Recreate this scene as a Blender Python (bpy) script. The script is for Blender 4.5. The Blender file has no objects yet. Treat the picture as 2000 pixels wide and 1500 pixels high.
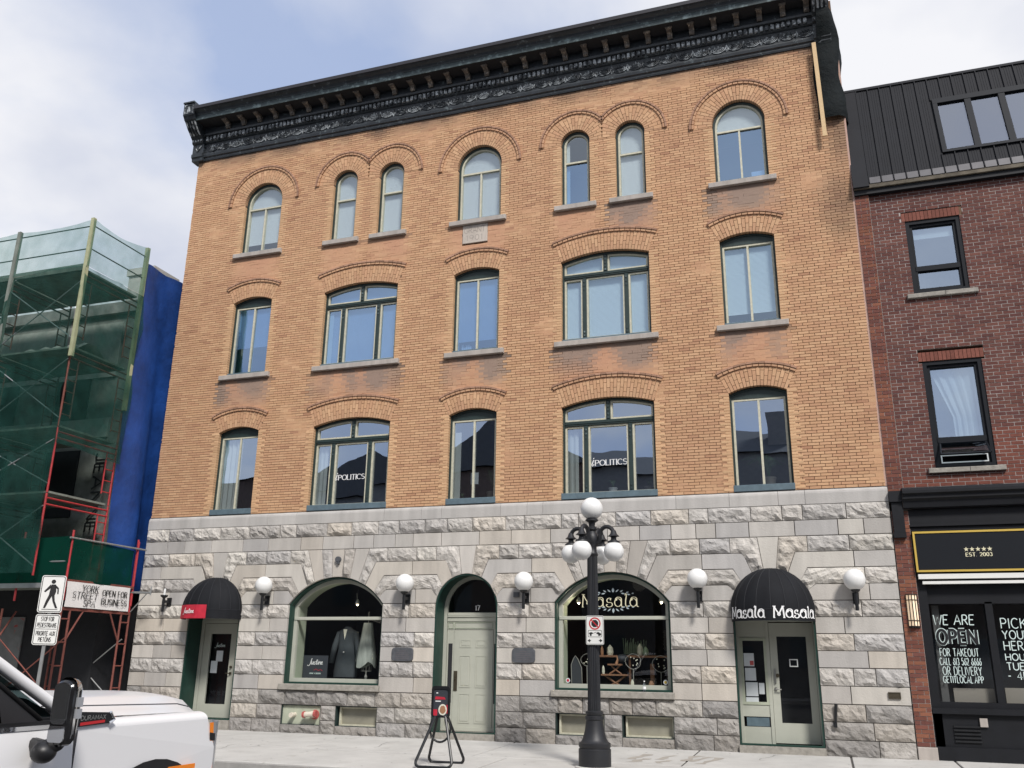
import bpy, math, random
from mathutils import Vector, Matrix, noise as mn
R = math.radians
rnd = random.Random(7)
sc = bpy.context.scene
COL = sc.collection

# ------------------------------------------------------------------ camera
CAM = Vector((0.0, -18.0, 1.6))
F_PX, PITCH, YAW, ROLL = 1740.63, 0.30321, -0.328543, 0.014247
cp, sp, cy, sy = math.cos(PITCH), math.sin(PITCH), math.cos(YAW), math.sin(YAW)
fwd = Vector((sy*cp, cy*cp, sp)); rgt = Vector((cy, -sy, 0)); upv = rgt.cross(fwd)
r2 = rgt*math.cos(ROLL) + upv*math.sin(ROLL); u2 = upv*math.cos(ROLL) - rgt*math.sin(ROLL)
cam = bpy.data.cameras.new('camera'); cam.sensor_fit = 'HORIZONTAL'; cam.sensor_width = 36
cam.lens = F_PX/2000*36; cam.clip_end = 3000
camo = bpy.data.objects.new('camera', cam); COL.objects.link(camo)
M = Matrix.Identity(4)
for i in range(3):
    M[i][0] = r2[i]; M[i][1] = u2[i]; M[i][2] = -fwd[i]; M[i][3] = CAM[i]
camo.matrix_world = M
sc.camera = camo
# ------------------------------------------------------------------ light, sky, exposure
SUN_EL, SUN_AZ = R(46), R(142)      # azimuth measured from +Y (north) clockwise: sun stands in front of the facade
SUN_STRENGTH, SKY_STRENGTH = 3.4, 0.1
sun = bpy.data.lights.new('sun', 'SUN'); sun.energy = SUN_STRENGTH; sun.angle = R(11); sun.color = (1, 0.955, 0.9)
suno = bpy.data.objects.new('sun', sun); COL.objects.link(suno)
sd = Vector((math.sin(SUN_AZ)*math.cos(SUN_EL), math.cos(SUN_AZ)*math.cos(SUN_EL), math.sin(SUN_EL)))
suno.rotation_euler = sd.to_track_quat('Z', 'Y').to_euler(); suno.location = (0, -30, 40)
w = bpy.data.worlds.new('World'); sc.world = w; w.use_nodes = True
nt = w.node_tree; N = nt.nodes; L = nt.links; N.clear()
out = N.new('ShaderNodeOutputWorld'); bg = N.new('ShaderNodeBackground'); bg.inputs[1].default_value = SKY_STRENGTH
sky = N.new('ShaderNodeTexSky'); sky.sky_type = 'NISHITA'; sky.sun_disc = False; sky.sun_elevation = SUN_EL; sky.sun_rotation = SUN_AZ
sky.air_density = 1.0; sky.dust_density = 1.0; sky.ozone_density = 2.0
tc = N.new('ShaderNodeTexCoord'); sep = N.new('ShaderNodeSeparateXYZ'); L.new(tc.outputs['Generated'], sep.inputs[0])
mx = N.new('ShaderNodeMath'); mx.operation = 'MAXIMUM'; mx.inputs[1].default_value = 0.0; L.new(sep.outputs[2], mx.inputs[0])
ad = N.new('ShaderNodeMath'); ad.operation = 'ADD'; ad.inputs[1].default_value = 0.35; L.new(mx.outputs[0], ad.inputs[0])
vd = N.new('ShaderNodeVectorMath'); vd.operation = 'DIVIDE'; L.new(tc.outputs['Generated'], vd.inputs[0])
cb = N.new('ShaderNodeCombineXYZ')
for i in range(3): L.new(ad.outputs[0], cb.inputs[i])
L.new(cb.outputs[0], vd.inputs[1])
mp = N.new('ShaderNodeMapping'); mp.inputs['Location'].default_value = (11.3, 1.55, 0.0); mp.inputs['Scale'].default_value = (1, 1, 0.5); L.new(vd.outputs[0], mp.inputs[0])
n1 = N.new('ShaderNodeTexNoise'); n1.inputs['Scale'].default_value = 1.55; n1.inputs['Detail'].default_value = 9; n1.inputs['Roughness'].default_value = 0.5; n1.inputs['Distortion'].default_value = 0.25
L.new(mp.outputs[0], n1.inputs['Vector'])
rp = N.new('ShaderNodeValToRGB'); rp.color_ramp.elements[0].position = 0.34; rp.color_ramp.elements[1].position = 0.54; rp.color_ramp.elements[0].color = (0.16, 0.16, 0.16, 1)
L.new(n1.outputs[0], rp.inputs[0])
n2 = N.new('ShaderNodeTexNoise'); n2.inputs['Scale'].default_value = 2.6; n2.inputs['Detail'].default_value = 5; L.new(mp.outputs[0], n2.inputs['Vector'])
rc = N.new('ShaderNodeValToRGB'); rc.color_ramp.elements[0].position = 0.34; rc.color_ramp.elements[1].position = 0.63
rc.color_ramp.elements[0].color = (0.57, 0.61, 0.73, 1); rc.color_ramp.elements[1].color = (0.87, 0.875, 0.91, 1); L.new(n2.outputs[0], rc.inputs[0])
sc9 = N.new('ShaderNodeVectorMath'); sc9.operation = 'SCALE'; sc9.inputs['Scale'].default_value = 9.1; L.new(rc.outputs[0], sc9.inputs[0])
skm = N.new('ShaderNodeMix'); skm.data_type = 'RGBA'; skm.inputs[0].default_value = 0.55
L.new(sky.outputs[0], skm.inputs[6]); skm.inputs[7].default_value = (4.6, 5.8, 8.8, 1)
mix = N.new('ShaderNodeMix'); mix.data_type = 'RGBA'
L.new(rp.outputs[0], mix.inputs[0]); L.new(skm.outputs[2], mix.inputs[6]); L.new(sc9.outputs[0], mix.inputs[7])
L.new(mix.outputs[2], bg.inputs[0]); L.new(bg.outputs[0], out.inputs[0])
vs = sc.view_settings; vs.view_transform = 'Standard'; vs.look = 'None'; vs.gamma = 1.0; vs.use_curve_mapping = False; vs.exposure = 0.22
sc.cycles.use_denoising = True; sc.cycles.max_bounces = 8; sc.cycles.transparent_max_bounces = 16; sc.cycles.glossy_bounces = 4
sc.cycles.caustics_reflective = False; sc.cycles.caustics_refractive = False

# ------------------------------------------------------------------ materials
MATS = {}
def mat(name, col, rough=0.7, metal=0.0, var=0.0, vscale=6.0, bump=0.0, bscale=40.0, attr=False, spec=0.5, fleck=None, fpos=(0.6, 0.68), fscale=14.0, emit=None, streak=False, bdist=0.01):
    m = bpy.data.materials.new(name); m.use_nodes = True; t = m.node_tree; nn = t.nodes; ll = t.links
    b = nn['Principled BSDF']; b.inputs['Roughness'].default_value = rough; b.inputs['Metallic'].default_value = metal
    b.inputs['Specular IOR Level'].default_value = spec
    g = nn.new('ShaderNodeNewGeometry')
    c = nn.new('ShaderNodeRGB'); c.outputs[0].default_value = (*col, 1); cur = c.outputs[0]
    if attr:
        a = nn.new('ShaderNodeAttribute'); a.attribute_name = 'col'
        oi = nn.new('ShaderNodeObjectInfo')
        for s in (a.outputs['Color'], oi.outputs['Color']):
            mm = nn.new('ShaderNodeMix'); mm.data_type = 'RGBA'; mm.blend_type = 'MULTIPLY'; mm.inputs[0].default_value = 1
            ll.new(cur, mm.inputs[6]); ll.new(s, mm.inputs[7]); cur = mm.outputs[2]
    pos = g.outputs['Position']
    if streak:
        mpp = nn.new('ShaderNodeMapping'); mpp.inputs['Scale'].default_value = (1, 1, 0.18); ll.new(pos, mpp.inputs[0]); pos = mpp.outputs[0]
    if var:
        n = nn.new('ShaderNodeTexNoise'); n.inputs['Scale'].default_value = vscale; n.inputs['Detail'].default_value = 6; n.inputs['Roughness'].default_value = 0.6; ll.new(pos, n.inputs['Vector'])
        mr = nn.new('ShaderNodeMapRange'); mr.inputs[1].default_value = 0.25; mr.inputs[2].default_value = 0.75; mr.inputs[3].default_value = 1-var; mr.inputs[4].default_value = 1+var*0.6; ll.new(n.outputs[0], mr.inputs[0])
        mm = nn.new('ShaderNodeMix'); mm.data_type = 'RGBA'; mm.blend_type = 'MULTIPLY'; mm.inputs[0].default_value = 1
        ll.new(cur, mm.inputs[6]); ll.new(mr.outputs[0], mm.inputs[7]); cur = mm.outputs[2]
    if fleck:
        n = nn.new('ShaderNodeTexNoise'); n.inputs['Scale'].default_value = fscale; n.inputs['Detail'].default_value = 8; n.inputs['Roughness'].default_value = 0.7; ll.new(g.outputs['Position'], n.inputs['Vector'])
        rr = nn.new('ShaderNodeValToRGB'); rr.color_ramp.elements[0].position = fpos[0]; rr.color_ramp.elements[1].position = fpos[1]; ll.new(n.outputs[0], rr.inputs[0])
        mm = nn.new('ShaderNodeMix'); mm.data_type = 'RGBA'; ll.new(rr.outputs[0], mm.inputs[0]); ll.new(cur, mm.inputs[6]); mm.inputs[7].default_value = (*fleck, 1); cur = mm.outputs[2]
    ll.new(cur, b.inputs['Base Color'])
    if emit:
        b.inputs['Emission Color'].default_value = (*emit[0], 1); b.inputs['Emission Strength'].default_value = emit[1]
    if bump:
        n = nn.new('ShaderNodeTexNoise'); n.inputs['Scale'].default_value = bscale; n.inputs['Detail'].default_value = 7; n.inputs['Roughness'].default_value = 0.65; ll.new(g.outputs['Position'], n.inputs['Vector'])
        bp = nn.new('ShaderNodeBump'); bp.inputs['Strength'].default_value = bump; bp.inputs['Distance'].default_value = bdist; ll.new(n.outputs[0], bp.inputs['Height']); ll.new(bp.outputs[0], b.inputs['Normal'])
    MATS[name] = m; return m
def glass(name, tint, refl=0.22, rough=0.0, tr=1.0, wav=0.0, wscale=3.0, coat=(0.95, 0.97, 1)):  # coat: colour of the mirror layer, bluish where it stands in for blue sky
    m = bpy.data.materials.new(name); m.use_nodes = True; t = m.node_tree; nn = t.nodes; ll = t.links; nn.clear()
    o = nn.new('ShaderNodeOutputMaterial'); tr_ = nn.new('ShaderNodeBsdfTransparent'); tr_.inputs[0].default_value = (*tint, 1)
    gl = nn.new('ShaderNodeBsdfGlossy'); gl.inputs[0].default_value = (*coat, 1); gl.inputs['Roughness'].default_value = rough
    lf = nn.new('ShaderNodeLayerWeight'); lf.inputs[0].default_value = 0.5; lw = nn.new('ShaderNodeMath'); lw.operation = 'POWER'; lw.inputs[1].default_value = 4.5; ll.new(lf.outputs['Facing'], lw.inputs[0])
    mr = nn.new('ShaderNodeMapRange'); mr.inputs[1].default_value = 0.0; mr.inputs[2].default_value = 1; mr.inputs[3].default_value = refl; mr.inputs[4].default_value = 1; ll.new(lw.outputs[0], mr.inputs[0])
    mi = nn.new('ShaderNodeMixShader'); ll.new(mr.outputs[0], mi.inputs[0]); ll.new(tr_.outputs[0], mi.inputs[1]); ll.new(gl.outputs[0], mi.inputs[2]); ll.new(mi.outputs[0], o.inputs[0])
    if wav:
        g = nn.new('ShaderNodeNewGeometry'); n = nn.new('ShaderNodeTexNoise'); n.inputs['Scale'].default_value = wscale; n.inputs['Detail'].default_value = 1; ll.new(g.outputs['Position'], n.inputs['Vector'])
        bp = nn.new('ShaderNodeBump'); bp.inputs['Strength'].default_value = wav; bp.inputs['Distance'].default_value = 0.02; ll.new(n.outputs[0], bp.inputs['Height']); ll.new(bp.outputs[0], gl.inputs['Normal'])
    MATS[name] = m; return m
def net(name, col, op, scale=3.0, lo=0.8, hi=1.15, tint=(0.75, 0.975, 0.925)):
    m = bpy.data.materials.new(name); m.use_nodes = True; t = m.node_tree; nn = t.nodes; ll = t.links; nn.clear()
    o = nn.new('ShaderNodeOutputMaterial'); tr_ = nn.new('ShaderNodeBsdfTransparent'); tr_.inputs[0].default_value = (*tint, 1)
    df = nn.new('ShaderNodeBsdfDiffuse'); df.inputs[0].default_value = (*col, 1); ts = nn.new('ShaderNodeBsdfTranslucent'); ts.inputs[0].default_value = (*col, 1)
    m1 = nn.new('ShaderNodeMixShader'); m1.inputs[0].default_value = 0.4; ll.new(df.outputs[0], m1.inputs[1]); ll.new(ts.outputs[0], m1.inputs[2])
    g = nn.new('ShaderNodeNewGeometry'); n = nn.new('ShaderNodeTexNoise'); n.inputs['Scale'].default_value = scale; n.inputs['Detail'].default_value = 4; ll.new(g.outputs['Position'], n.inputs['Vector'])
    mr = nn.new('ShaderNodeMapRange'); mr.inputs[1].default_value = 0.3; mr.inputs[2].default_value = 0.7; mr.inputs[3].default_value = op*lo; mr.inputs[4].default_value = min(1, op*hi); ll.new(n.outputs[0], mr.inputs[0])
    m2 = nn.new('ShaderNodeMixShader'); ll.new(mr.outputs[0], m2.inputs[0]); ll.new(tr_.outputs[0], m2.inputs[1]); ll.new(m1.outputs[0], m2.inputs[2]); ll.new(m2.outputs[0], o.inputs[0])
    MATS[name] = m; return m

mat('brick', (1, 1, 1), 0.85, var=0.10, vscale=22, bump=0.35, bscale=120, attr=True, spec=0.25)
mat('mortar', (0.15, 0.088, 0.055), 0.95, var=0.3, vscale=4)
mat('redbrick', (1, 1, 1), 0.85, var=0.2, vscale=25, bump=0.35, bscale=120, attr=True, spec=0.25)
mat('mortar_grey', (0.42, 0.385, 0.36), 0.95, var=0.3, vscale=5)
mat('stone', (1, 1, 1), 0.9, var=0.2, vscale=3.2, bump=0.45, bscale=30, attr=True, spec=0.2, bdist=0.012, streak=True)
mat('rock', (1, 1, 1), 0.92, var=0.26, vscale=7, bump=0.9, bscale=17, attr=True, spec=0.2, bdist=0.035)
mat('stone_joint', (0.045, 0.04, 0.035), 0.95)
mat('sill_stone', (0.42, 0.38, 0.345), 0.9, var=0.25, vscale=6, bump=0.4, bscale=40, spec=0.2, streak=True)
mat('rough_sill', (0.33, 0.31, 0.275), 0.95, var=0.35, vscale=9, bump=0.9, bscale=25, spec=0.2)
mat('green', (0.018, 0.036, 0.034), 0.5, var=0.25, vscale=9)
mat('green_door', (0.012, 0.045, 0.034), 0.45, var=0.3, vscale=5)
mat('cream', (0.56, 0.54, 0.42), 0.6, var=0.22, vscale=14, fleck=(0.30, 0.27, 0.2), fpos=(0.64, 0.74), fscale=24)
mat('bluegrey', (0.105, 0.155, 0.185), 0.55, var=0.25, vscale=8)
mat('sage', (0.45, 0.46, 0.395), 0.5, var=0.08, vscale=3)
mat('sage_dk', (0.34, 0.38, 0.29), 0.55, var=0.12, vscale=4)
mat('panel_line', (0.05, 0.06, 0.04), 0.6)
mat('cornice', (0.026, 0.032, 0.038), 0.45, var=0.5, vscale=5, fleck=(0.20, 0.245, 0.255), fpos=(0.58, 0.74), fscale=7, bump=0.3, bscale=30, spec=0.5)
mat('cornice_relief', (0.026, 0.032, 0.038), 0.45, var=0.4, vscale=9, fleck=(0.46, 0.49, 0.50), fpos=(0.47, 0.58), fscale=6, bump=0.5, bscale=30)
mat('cornice_green', (0.035, 0.055, 0.06), 0.5, var=0.5, vscale=4, fleck=(0.22, 0.29, 0.30), fpos=(0.52, 0.70), fscale=5)
mat('cornice_dark', (0.012, 0.014, 0.018), 0.7, var=0.4, vscale=5)
mat('bracket', (0.13, 0.115, 0.10), 0.55, var=0.5, vscale=12, fleck=(0.46, 0.40, 0.32), fpos=(0.52, 0.68), fscale=11)
mat('flashing', (0.022, 0.021, 0.026), 0.45, var=0.2)
mat('black_wrap', (0.005, 0.008, 0.009), 0.8, spec=0.2, var=0.4, vscale=5, bump=0.7, bscale=6, bdist=0.06)
mat('lumber', (0.62, 0.44, 0.24), 0.7, var=0.12, vscale=30)
mat('opal_white', (0.76, 0.76, 0.745), 0.28, var=0.04, vscale=5)  # plain white of the lamp globes, gives off no light
mat('black_iron', (0.010, 0.011, 0.013), 0.42, var=0.3, vscale=10, spec=0.5)
mat('lamp_black', (0.014, 0.015, 0.018), 0.5, var=0.25, vscale=6, bump=0.15, bscale=50)
mat('awning', (0.007, 0.008, 0.011), 0.8, var=0.3, vscale=3, bump=0.2, bscale=12, spec=0.3)
mat('white_print', (0.80, 0.80, 0.80), 0.6)
mat('chalk', (0.62, 0.74, 0.72), 0.8)
mat('gold_print', (0.70, 0.66, 0.46), 0.5)
mat('gold', (0.66, 0.46, 0.10), 0.4, metal=0.3)
mat('red_banner', (0.50, 0.022, 0.045), 0.5, var=0.2, vscale=8)
mat('plaque', (0.085, 0.09, 0.10), 0.55, var=0.3, vscale=14, bump=0.4, bscale=40)
mat('plaque_mark', (0.11, 0.10, 0.11), 0.6)
mat('bronze', (0.10, 0.085, 0.06), 0.45, metal=0.6, var=0.3)
mat('concrete', (0.48, 0.47, 0.445), 0.9, var=0.16, vscale=1.4, bump=0.2, bscale=60, fleck=(0.33, 0.315, 0.29), fpos=(0.56, 0.80), fscale=2.2)
mat('damp', (0.36, 0.33, 0.29), 0.8, var=0.2)
mat('joint_dark', (0.07, 0.065, 0.06), 0.95)
mat('kerb', (0.34, 0.33, 0.315), 0.9, var=0.25, vscale=4, bump=0.3, bscale=50)
mat('asphalt', (0.075, 0.075, 0.078), 0.9, var=0.3, vscale=3, bump=0.6, bscale=120)
mat('ground', (0.10, 0.10, 0.095), 0.95, var=0.3)
mat('room', (0.105, 0.105, 0.105), 0.9, var=0.1)
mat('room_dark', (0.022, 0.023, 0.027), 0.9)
mat('ceiling', (0.30, 0.30, 0.29), 0.9)
mat('curtain', (0.62, 0.66, 0.62), 0.9, var=0.1)
mat('blind', (0.70, 0.75, 0.76), 0.7)
mat('blind_dim', (0.36, 0.44, 0.54), 0.8)
mat('frosted', (0.26, 0.25, 0.20), 0.35, var=0.25, vscale=2.5)
mat('board_green', (0.42, 0.45, 0.35), 0.7, var=0.15, fleck=(0.3, 0.29, 0.22), fpos=(0.62, 0.75))
mat('pipe_white', (0.66, 0.60, 0.50), 0.5, var=0.2)
mat('pipe_red', (0.45, 0.10, 0.09), 0.5, var=0.3, fleck=(0.55, 0.4, 0.35), fpos=(0.6, 0.7))
mat('black_paint', (0.008, 0.009, 0.012), 0.55, spec=0.3, var=0.3, vscale=4, fleck=(0.14, 0.14, 0.15), fpos=(0.70, 0.8), fscale=6)
mat('black_frame', (0.009, 0.011, 0.015), 0.6, spec=0.2)
mat('mansard', (0.012, 0.013, 0.017), 0.65, spec=0.2, var=0.18, vscale=3)
mat('mansard_light', (0.075, 0.073, 0.08), 0.5, metal=0.2, var=0.2)
mat('old_wood', (0.14, 0.12, 0.09), 0.9, var=0.5, vscale=5, bump=0.6, bscale=30)
mat('lamp_amber', (0.85, 0.70, 0.52), 0.5, emit=((1.0, 0.72, 0.45), 0.35))
mat('scaffold_red', (0.42, 0.035, 0.04), 0.5, var=0.3, vscale=8)
mat('scaffold_rust', (0.19, 0.055, 0.04), 0.7, var=0.4, vscale=8)
mat('galv', (0.36, 0.37, 0.37), 0.45, metal=0.6, var=0.2)
mat('plank', (0.20, 0.22, 0.19), 0.9, var=0.35, vscale=5)
mat('post_wood', (0.38, 0.39, 0.24), 0.9, var=0.2, vscale=6)
mat('banner', (0.76, 0.74, 0.72), 0.8, var=0.05)
mat('black_print', (0.012, 0.012, 0.013), 0.7)
mat('sign_white', (0.76, 0.76, 0.73), 0.45, var=0.04)
mat('sign_red', (0.50, 0.02, 0.025), 0.5)
mat('blue_tarp', (0.010, 0.052, 0.23), 0.5, var=0.55, vscale=1.1, bump=0.4, bscale=3, bdist=0.08)
mat('left_stone', (0.26, 0.25, 0.235), 0.9, var=0.35, vscale=4, bump=0.5, bscale=20)
mat('left_pale', (0.44, 0.43, 0.40), 0.9, var=0.25, vscale=3)
mat('left_dark', (0.012, 0.013, 0.016), 0.8, var=0.3)
mat('letter_dark', (0.008, 0.008, 0.010), 0.5)
mat('poster', (0.20, 0.21, 0.21), 0.7, var=0.25, vscale=6, fleck=(0.40, 0.06, 0.05), fpos=(0.6, 0.63), fscale=4)
mat('truck_white', (0.74, 0.735, 0.735), 0.2, spec=0.6)
mat('truck_black', (0.010, 0.010, 0.011), 0.45)
mat('chrome', (0.75, 0.76, 0.78), 0.10, metal=1.0)
mat('mirror', (0.34, 0.35, 0.37), 0.03, metal=0.9)
mat('tyre', (0.018, 0.018, 0.018), 0.9)
mat('amber', (0.85, 0.24, 0.02), 0.25)
mat('lens', (0.35, 0.36, 0.38), 0.08, spec=0.9)
mat('seam', (0.05, 0.05, 0.055), 0.8)
mat('coat', (0.05, 0.06, 0.068), 0.9, var=0.2)
mat('shirt', (0.70, 0.69, 0.58), 0.9)
mat('dress', (0.34, 0.37, 0.34), 0.9, var=0.35, vscale=12, streak=True)
mat('wire', (0.26, 0.26, 0.24), 0.5)
mat('sign_slate', (0.032, 0.037, 0.046), 0.6)
mat('driftwood', (0.22, 0.11, 0.06), 0.8, var=0.4, vscale=25)
mat('crystal', (0.58, 0.58, 0.48), 0.3, var=0.3, vscale=15)
mat('crystal_green', (0.22, 0.30, 0.20), 0.3, var=0.3, vscale=15)
mat('copper', (0.34, 0.18, 0.10), 0.5, var=0.3)
mat('leafy', (0.05, 0.11, 0.045), 0.6, var=0.4, vscale=20)
mat('pot_white', (0.66, 0.70, 0.71), 0.5)
mat('pot_tan', (0.24, 0.22, 0.19), 0.7)
mat('paper', (0.62, 0.66, 0.68), 0.8, var=0.1)
mat('paper_red', (0.5, 0.1, 0.1), 0.8)
mat('silver_leaf', (0.36, 0.43, 0.46), 0.6)
mat('steel', (0.42, 0.42, 0.40), 0.3, metal=0.9)
mat('brown_bldg', (0.14, 0.10, 0.085), 0.9, var=0.3)
mat('roof_dark', (0.085, 0.09, 0.10), 0.8, var=0.2)
mat('grey_bldg', (0.22, 0.22, 0.225), 0.9, var=0.2)
glass('glass_upper', (0.86, 0.91, 0.93), refl=0.22, wav=0.16, wscale=1.3, coat=(0.80, 0.90, 1.0))
glass('glass_mid', (0.55, 0.72, 0.92), refl=0.40, wav=0.16, wscale=1.3, coat=(0.50, 0.70, 1.0))  # blue of the reflected sky put into tint and coat
glass('glass_low', (0.85, 0.90, 0.93), refl=0.46, wav=0.14, wscale=1.3, coat=(0.72, 0.84, 1.0))
glass('glass_shop', (0.94, 0.96, 0.96), refl=0.05)
glass('glass_pale', (0.9, 0.95, 0.95), refl=0.34, wav=0.05)
glass('glass_blind', (0.78, 0.88, 0.94), refl=0.28, wav=0.16, wscale=1.3, coat=(0.60, 0.78, 1.0))
mat('edge_mortar', (0.50, 0.33, 0.27), 0.95, var=0.2)
mat('carving', (0.27, 0.245, 0.225), 0.95)
mat('gum', (0.25, 0.24, 0.23), 0.9)
glass('glass_black', (0.75, 0.85, 0.9), refl=0.50, wav=0.03, coat=(0.72, 0.85, 1.0))
glass('glass_car', (0.10, 0.15, 0.15), refl=0.07)
glass('plastic_clear', (0.92, 0.95, 0.97), refl=0.12)
net('net_top', (0.12, 0.25, 0.215), 0.36, lo=0.7, hi=1.3, tint=(0.84, 0.93, 0.91))
net('net_green', (0.026, 0.086, 0.072), 0.52, lo=0.68, hi=1.4, tint=(0.80, 0.95, 0.92))
net('net_mid', (0.035, 0.095, 0.08), 0.40, lo=0.65, hi=1.4, tint=(0.82, 0.95, 0.92))
net('net_skirt', (0.006, 0.058, 0.040), 0.90, lo=0.95, hi=1.1)

# ------------------------------------------------------------------ geometry helpers
OFF = {}
def link(o):
    COL.objects.link(o); return o
def thing(name, label, cat, loc=(0, 0, 0), group=None, world=True, rz=0.0):
    o = link(bpy.data.objects.new(name, None)); o.location = loc; o.rotation_euler = (0, 0, rz); o.empty_display_size = 0.2
    o['label'] = label; o['category'] = cat
    if group: o['group'] = group
    OFF[o.name] = Vector(loc) if world else Vector((0, 0, 0)); return o
def tag(o, label, cat, group=None):
    o['label'] = label; o['category'] = cat
    if group: o['group'] = group
    return o
def sub(a, b): return (a[0]-b[0], a[1]-b[1], a[2]-b[2])
class MB:
    def __init__(s): s.v = []; s.f = []; s.c = []
    def add(s, vs, fs, col=None):
        n = len(s.v); s.v.extend(vs); s.f.extend([tuple(i+n for i in f) for f in fs])
        if col is not None: s.c.extend([col]*len(fs))
        return s
    def box(s, x0, x1, y0, y1, z0, z1, col=None, open_back=False):
        v = [(x0, y0, z0), (x1, y0, z0), (x1, y1, z0), (x0, y1, z0), (x0, y0, z1), (x1, y0, z1), (x1, y1, z1), (x0, y1, z1)]
        f = [(0, 1, 5, 4), (1, 2, 6, 5), (3, 0, 4, 7), (4, 5, 6, 7), (0, 3, 2, 1)]
        if not open_back: f.append((2, 3, 7, 6))
        return s.add(v, f, col)
    def prism(s, poly, y0, y1, col=None, ch=0.0):
        """polygon in XZ, counter-clockwise as seen from -Y; front at y0, back at y1; ch = chamfer"""
        n = len(poly); v = []; f = []
        if ch:
            cx = sum(p[0] for p in poly)/n; cz = sum(p[1] for p in poly)/n
            ins = inset(poly, ch)
            v += [(p[0], y0, p[1]) for p in ins]; v += [(p[0], y0+ch, p[1]) for p in poly]; v += [(p[0], y1, p[1]) for p in poly]
            f.append(tuple(range(n)))
            for k in (0, 1):
                for i in range(n): j = (i+1) % n; f.append((k*n+i, (k+1)*n+i, (k+1)*n+j, k*n+j))
        else:
            v += [(p[0], y0, p[1]) for p in poly]; v += [(p[0], y1, p[1]) for p in poly]
            f.append(tuple(range(n)))
            for i in range(n): j = (i+1) % n; f.append((i, n+i, n+j, j))
            f.append(tuple(range(2*n-1, n-1, -1)))
        return s.add(v, f, col)
    def ring(s, a, b, y0, y1, outer=True):
        """ring between outline a (outer) and b (inner), both closed lists of (x,z)"""
        n = len(a); v = [(p[0], y0, p[1]) for p in a]+[(p[0], y0, p[1]) for p in b]+[(p[0], y1, p[1]) for p in b]+[(p[0], y1, p[1]) for p in a]
        f = []
        for i in range(n):
            j = (i+1) % n
            f.append((i, j, n+j, n+i)); f.append((n+i, n+j, 2*n+j, 2*n+i))
            if outer: f.append((j, i, 3*n+i, 3*n+j))
        return s.add(v, f)
    def tube(s, pts, r, n=8, caps=True, col=None):
        pts = [Vector(p) for p in pts]; rr = r if isinstance(r, (list, tuple)) else [r]*len(pts)
        d0 = (pts[1]-pts[0]).normalized(); ref = Vector((0, 0, 1)) if abs(d0.z) < 0.9 else Vector((0, 1, 0))
        v = []; prev = None
        for i, p in enumerate(pts):
            a = pts[i]-pts[i-1] if i else pts[1]-pts[0]; b = pts[i+1]-pts[i] if i < len(pts)-1 else a
            d = (a.normalized()+b.normalized())
            d = d.normalized() if d.length > 1e-6 else a.normalized()
            if prev is None: u = d.cross(ref).normalized()
            else:
                u = prev-d*prev.dot(d); u = u.normalized()
            prev = u; wv = d.cross(u)
            for k in range(n):
                t = 2*math.pi*k/n; v.append(tuple(p+(u*math.cos(t)+wv*math.sin(t))*rr[i]))
        f = []
        for i in range(len(pts)-1):
            for k in range(n): f.append((i*n+k, i*n+(k+1) % n, (i+1)*n+(k+1) % n, (i+1)*n+k))
        if caps: f.append(tuple(range(n-1, -1, -1))); f.append(tuple(range((len(pts)-1)*n, len(pts)*n)))
        return s.add(v, f, col)
    def lathe(s, prof, c=(0, 0, 0), n=24, flute=0.0, axis='z'):
        v = []; f = []; m = len(prof)
        for (r, z) in prof:
            for k in range(n):
                t = 2*math.pi*k/n; q = r*(1-flute) if flute and k % 2 else r
                if axis == 'z': v.append((c[0]+q*math.cos(t), c[1]+q*math.sin(t), c[2]+z))
                elif axis == 'y': v.append((c[0]+q*math.cos(t), c[1]+z, c[2]+q*math.sin(t)))
                else: v.append((c[0]+z, c[1]+q*math.cos(t), c[2]+q*math.sin(t)))
        for i in range(m-1):
            for k in range(n): f.append((i*n+k, i*n+(k+1) % n, (i+1)*n+(k+1) % n, (i+1)*n+k))
        f.append(tuple(range(n-1, -1, -1))); f.append(tuple(range((m-1)*n, m*n)))
        return s.add(v, f)
    def ball(s, c, r, nu=24, nv=14, sz=1.0):
        return s.lathe([(max(1e-4, r*math.sin(math.pi*i/nv)), -r*sz*math.cos(math.pi*i/nv)) for i in range(nv+1)], c, nu)
    def grid(s, P):
        """P: 2D list of points"""
        a, b = len(P), len(P[0]); v = [tuple(p) for row in P for p in row]
        return s.add(v, [(i*b+j, i*b+j+1, (i+1)*b+j+1, (i+1)*b+j) for i in range(a-1) for j in range(b-1)])
    def build(s, name, m, parent=None, smooth=False, color=None, kind=None, label=None):
        off = OFF[parent.name] if parent is not None else Vector((0, 0, 0))
        me = bpy.data.meshes.new(name)
        me.from_pydata([sub(p, off) for p in s.v] if off.length else s.v, [], s.f)
        if s.c:
            at = me.attributes.new('col', 'FLOAT_COLOR', 'FACE'); at.data.foreach_set('color', [x for c in s.c for x in (*c, 1.0)])
        me.materials.append(MATS[m])
        if smooth:
            me.polygons.foreach_set('use_smooth', [True]*len(me.polygons))
            if smooth != 'all': me.set_sharp_from_angle(angle=R(38))
        me.update()
        o = link(bpy.data.objects.new(name, me))
        if parent is not None: o.parent = parent; OFF[o.name] = OFF[parent.name]
        else: OFF[o.name] = Vector((0, 0, 0))
        if color: o.color = (*color, 1)
        if kind: o['kind'] = kind
        if label: o['label'] = label
        return o
def white_attr(me):
    at = me.attributes.new('col', 'FLOAT_COLOR', 'FACE'); at.data.foreach_set('color', [1.0]*(4*len(me.polygons)))
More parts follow.
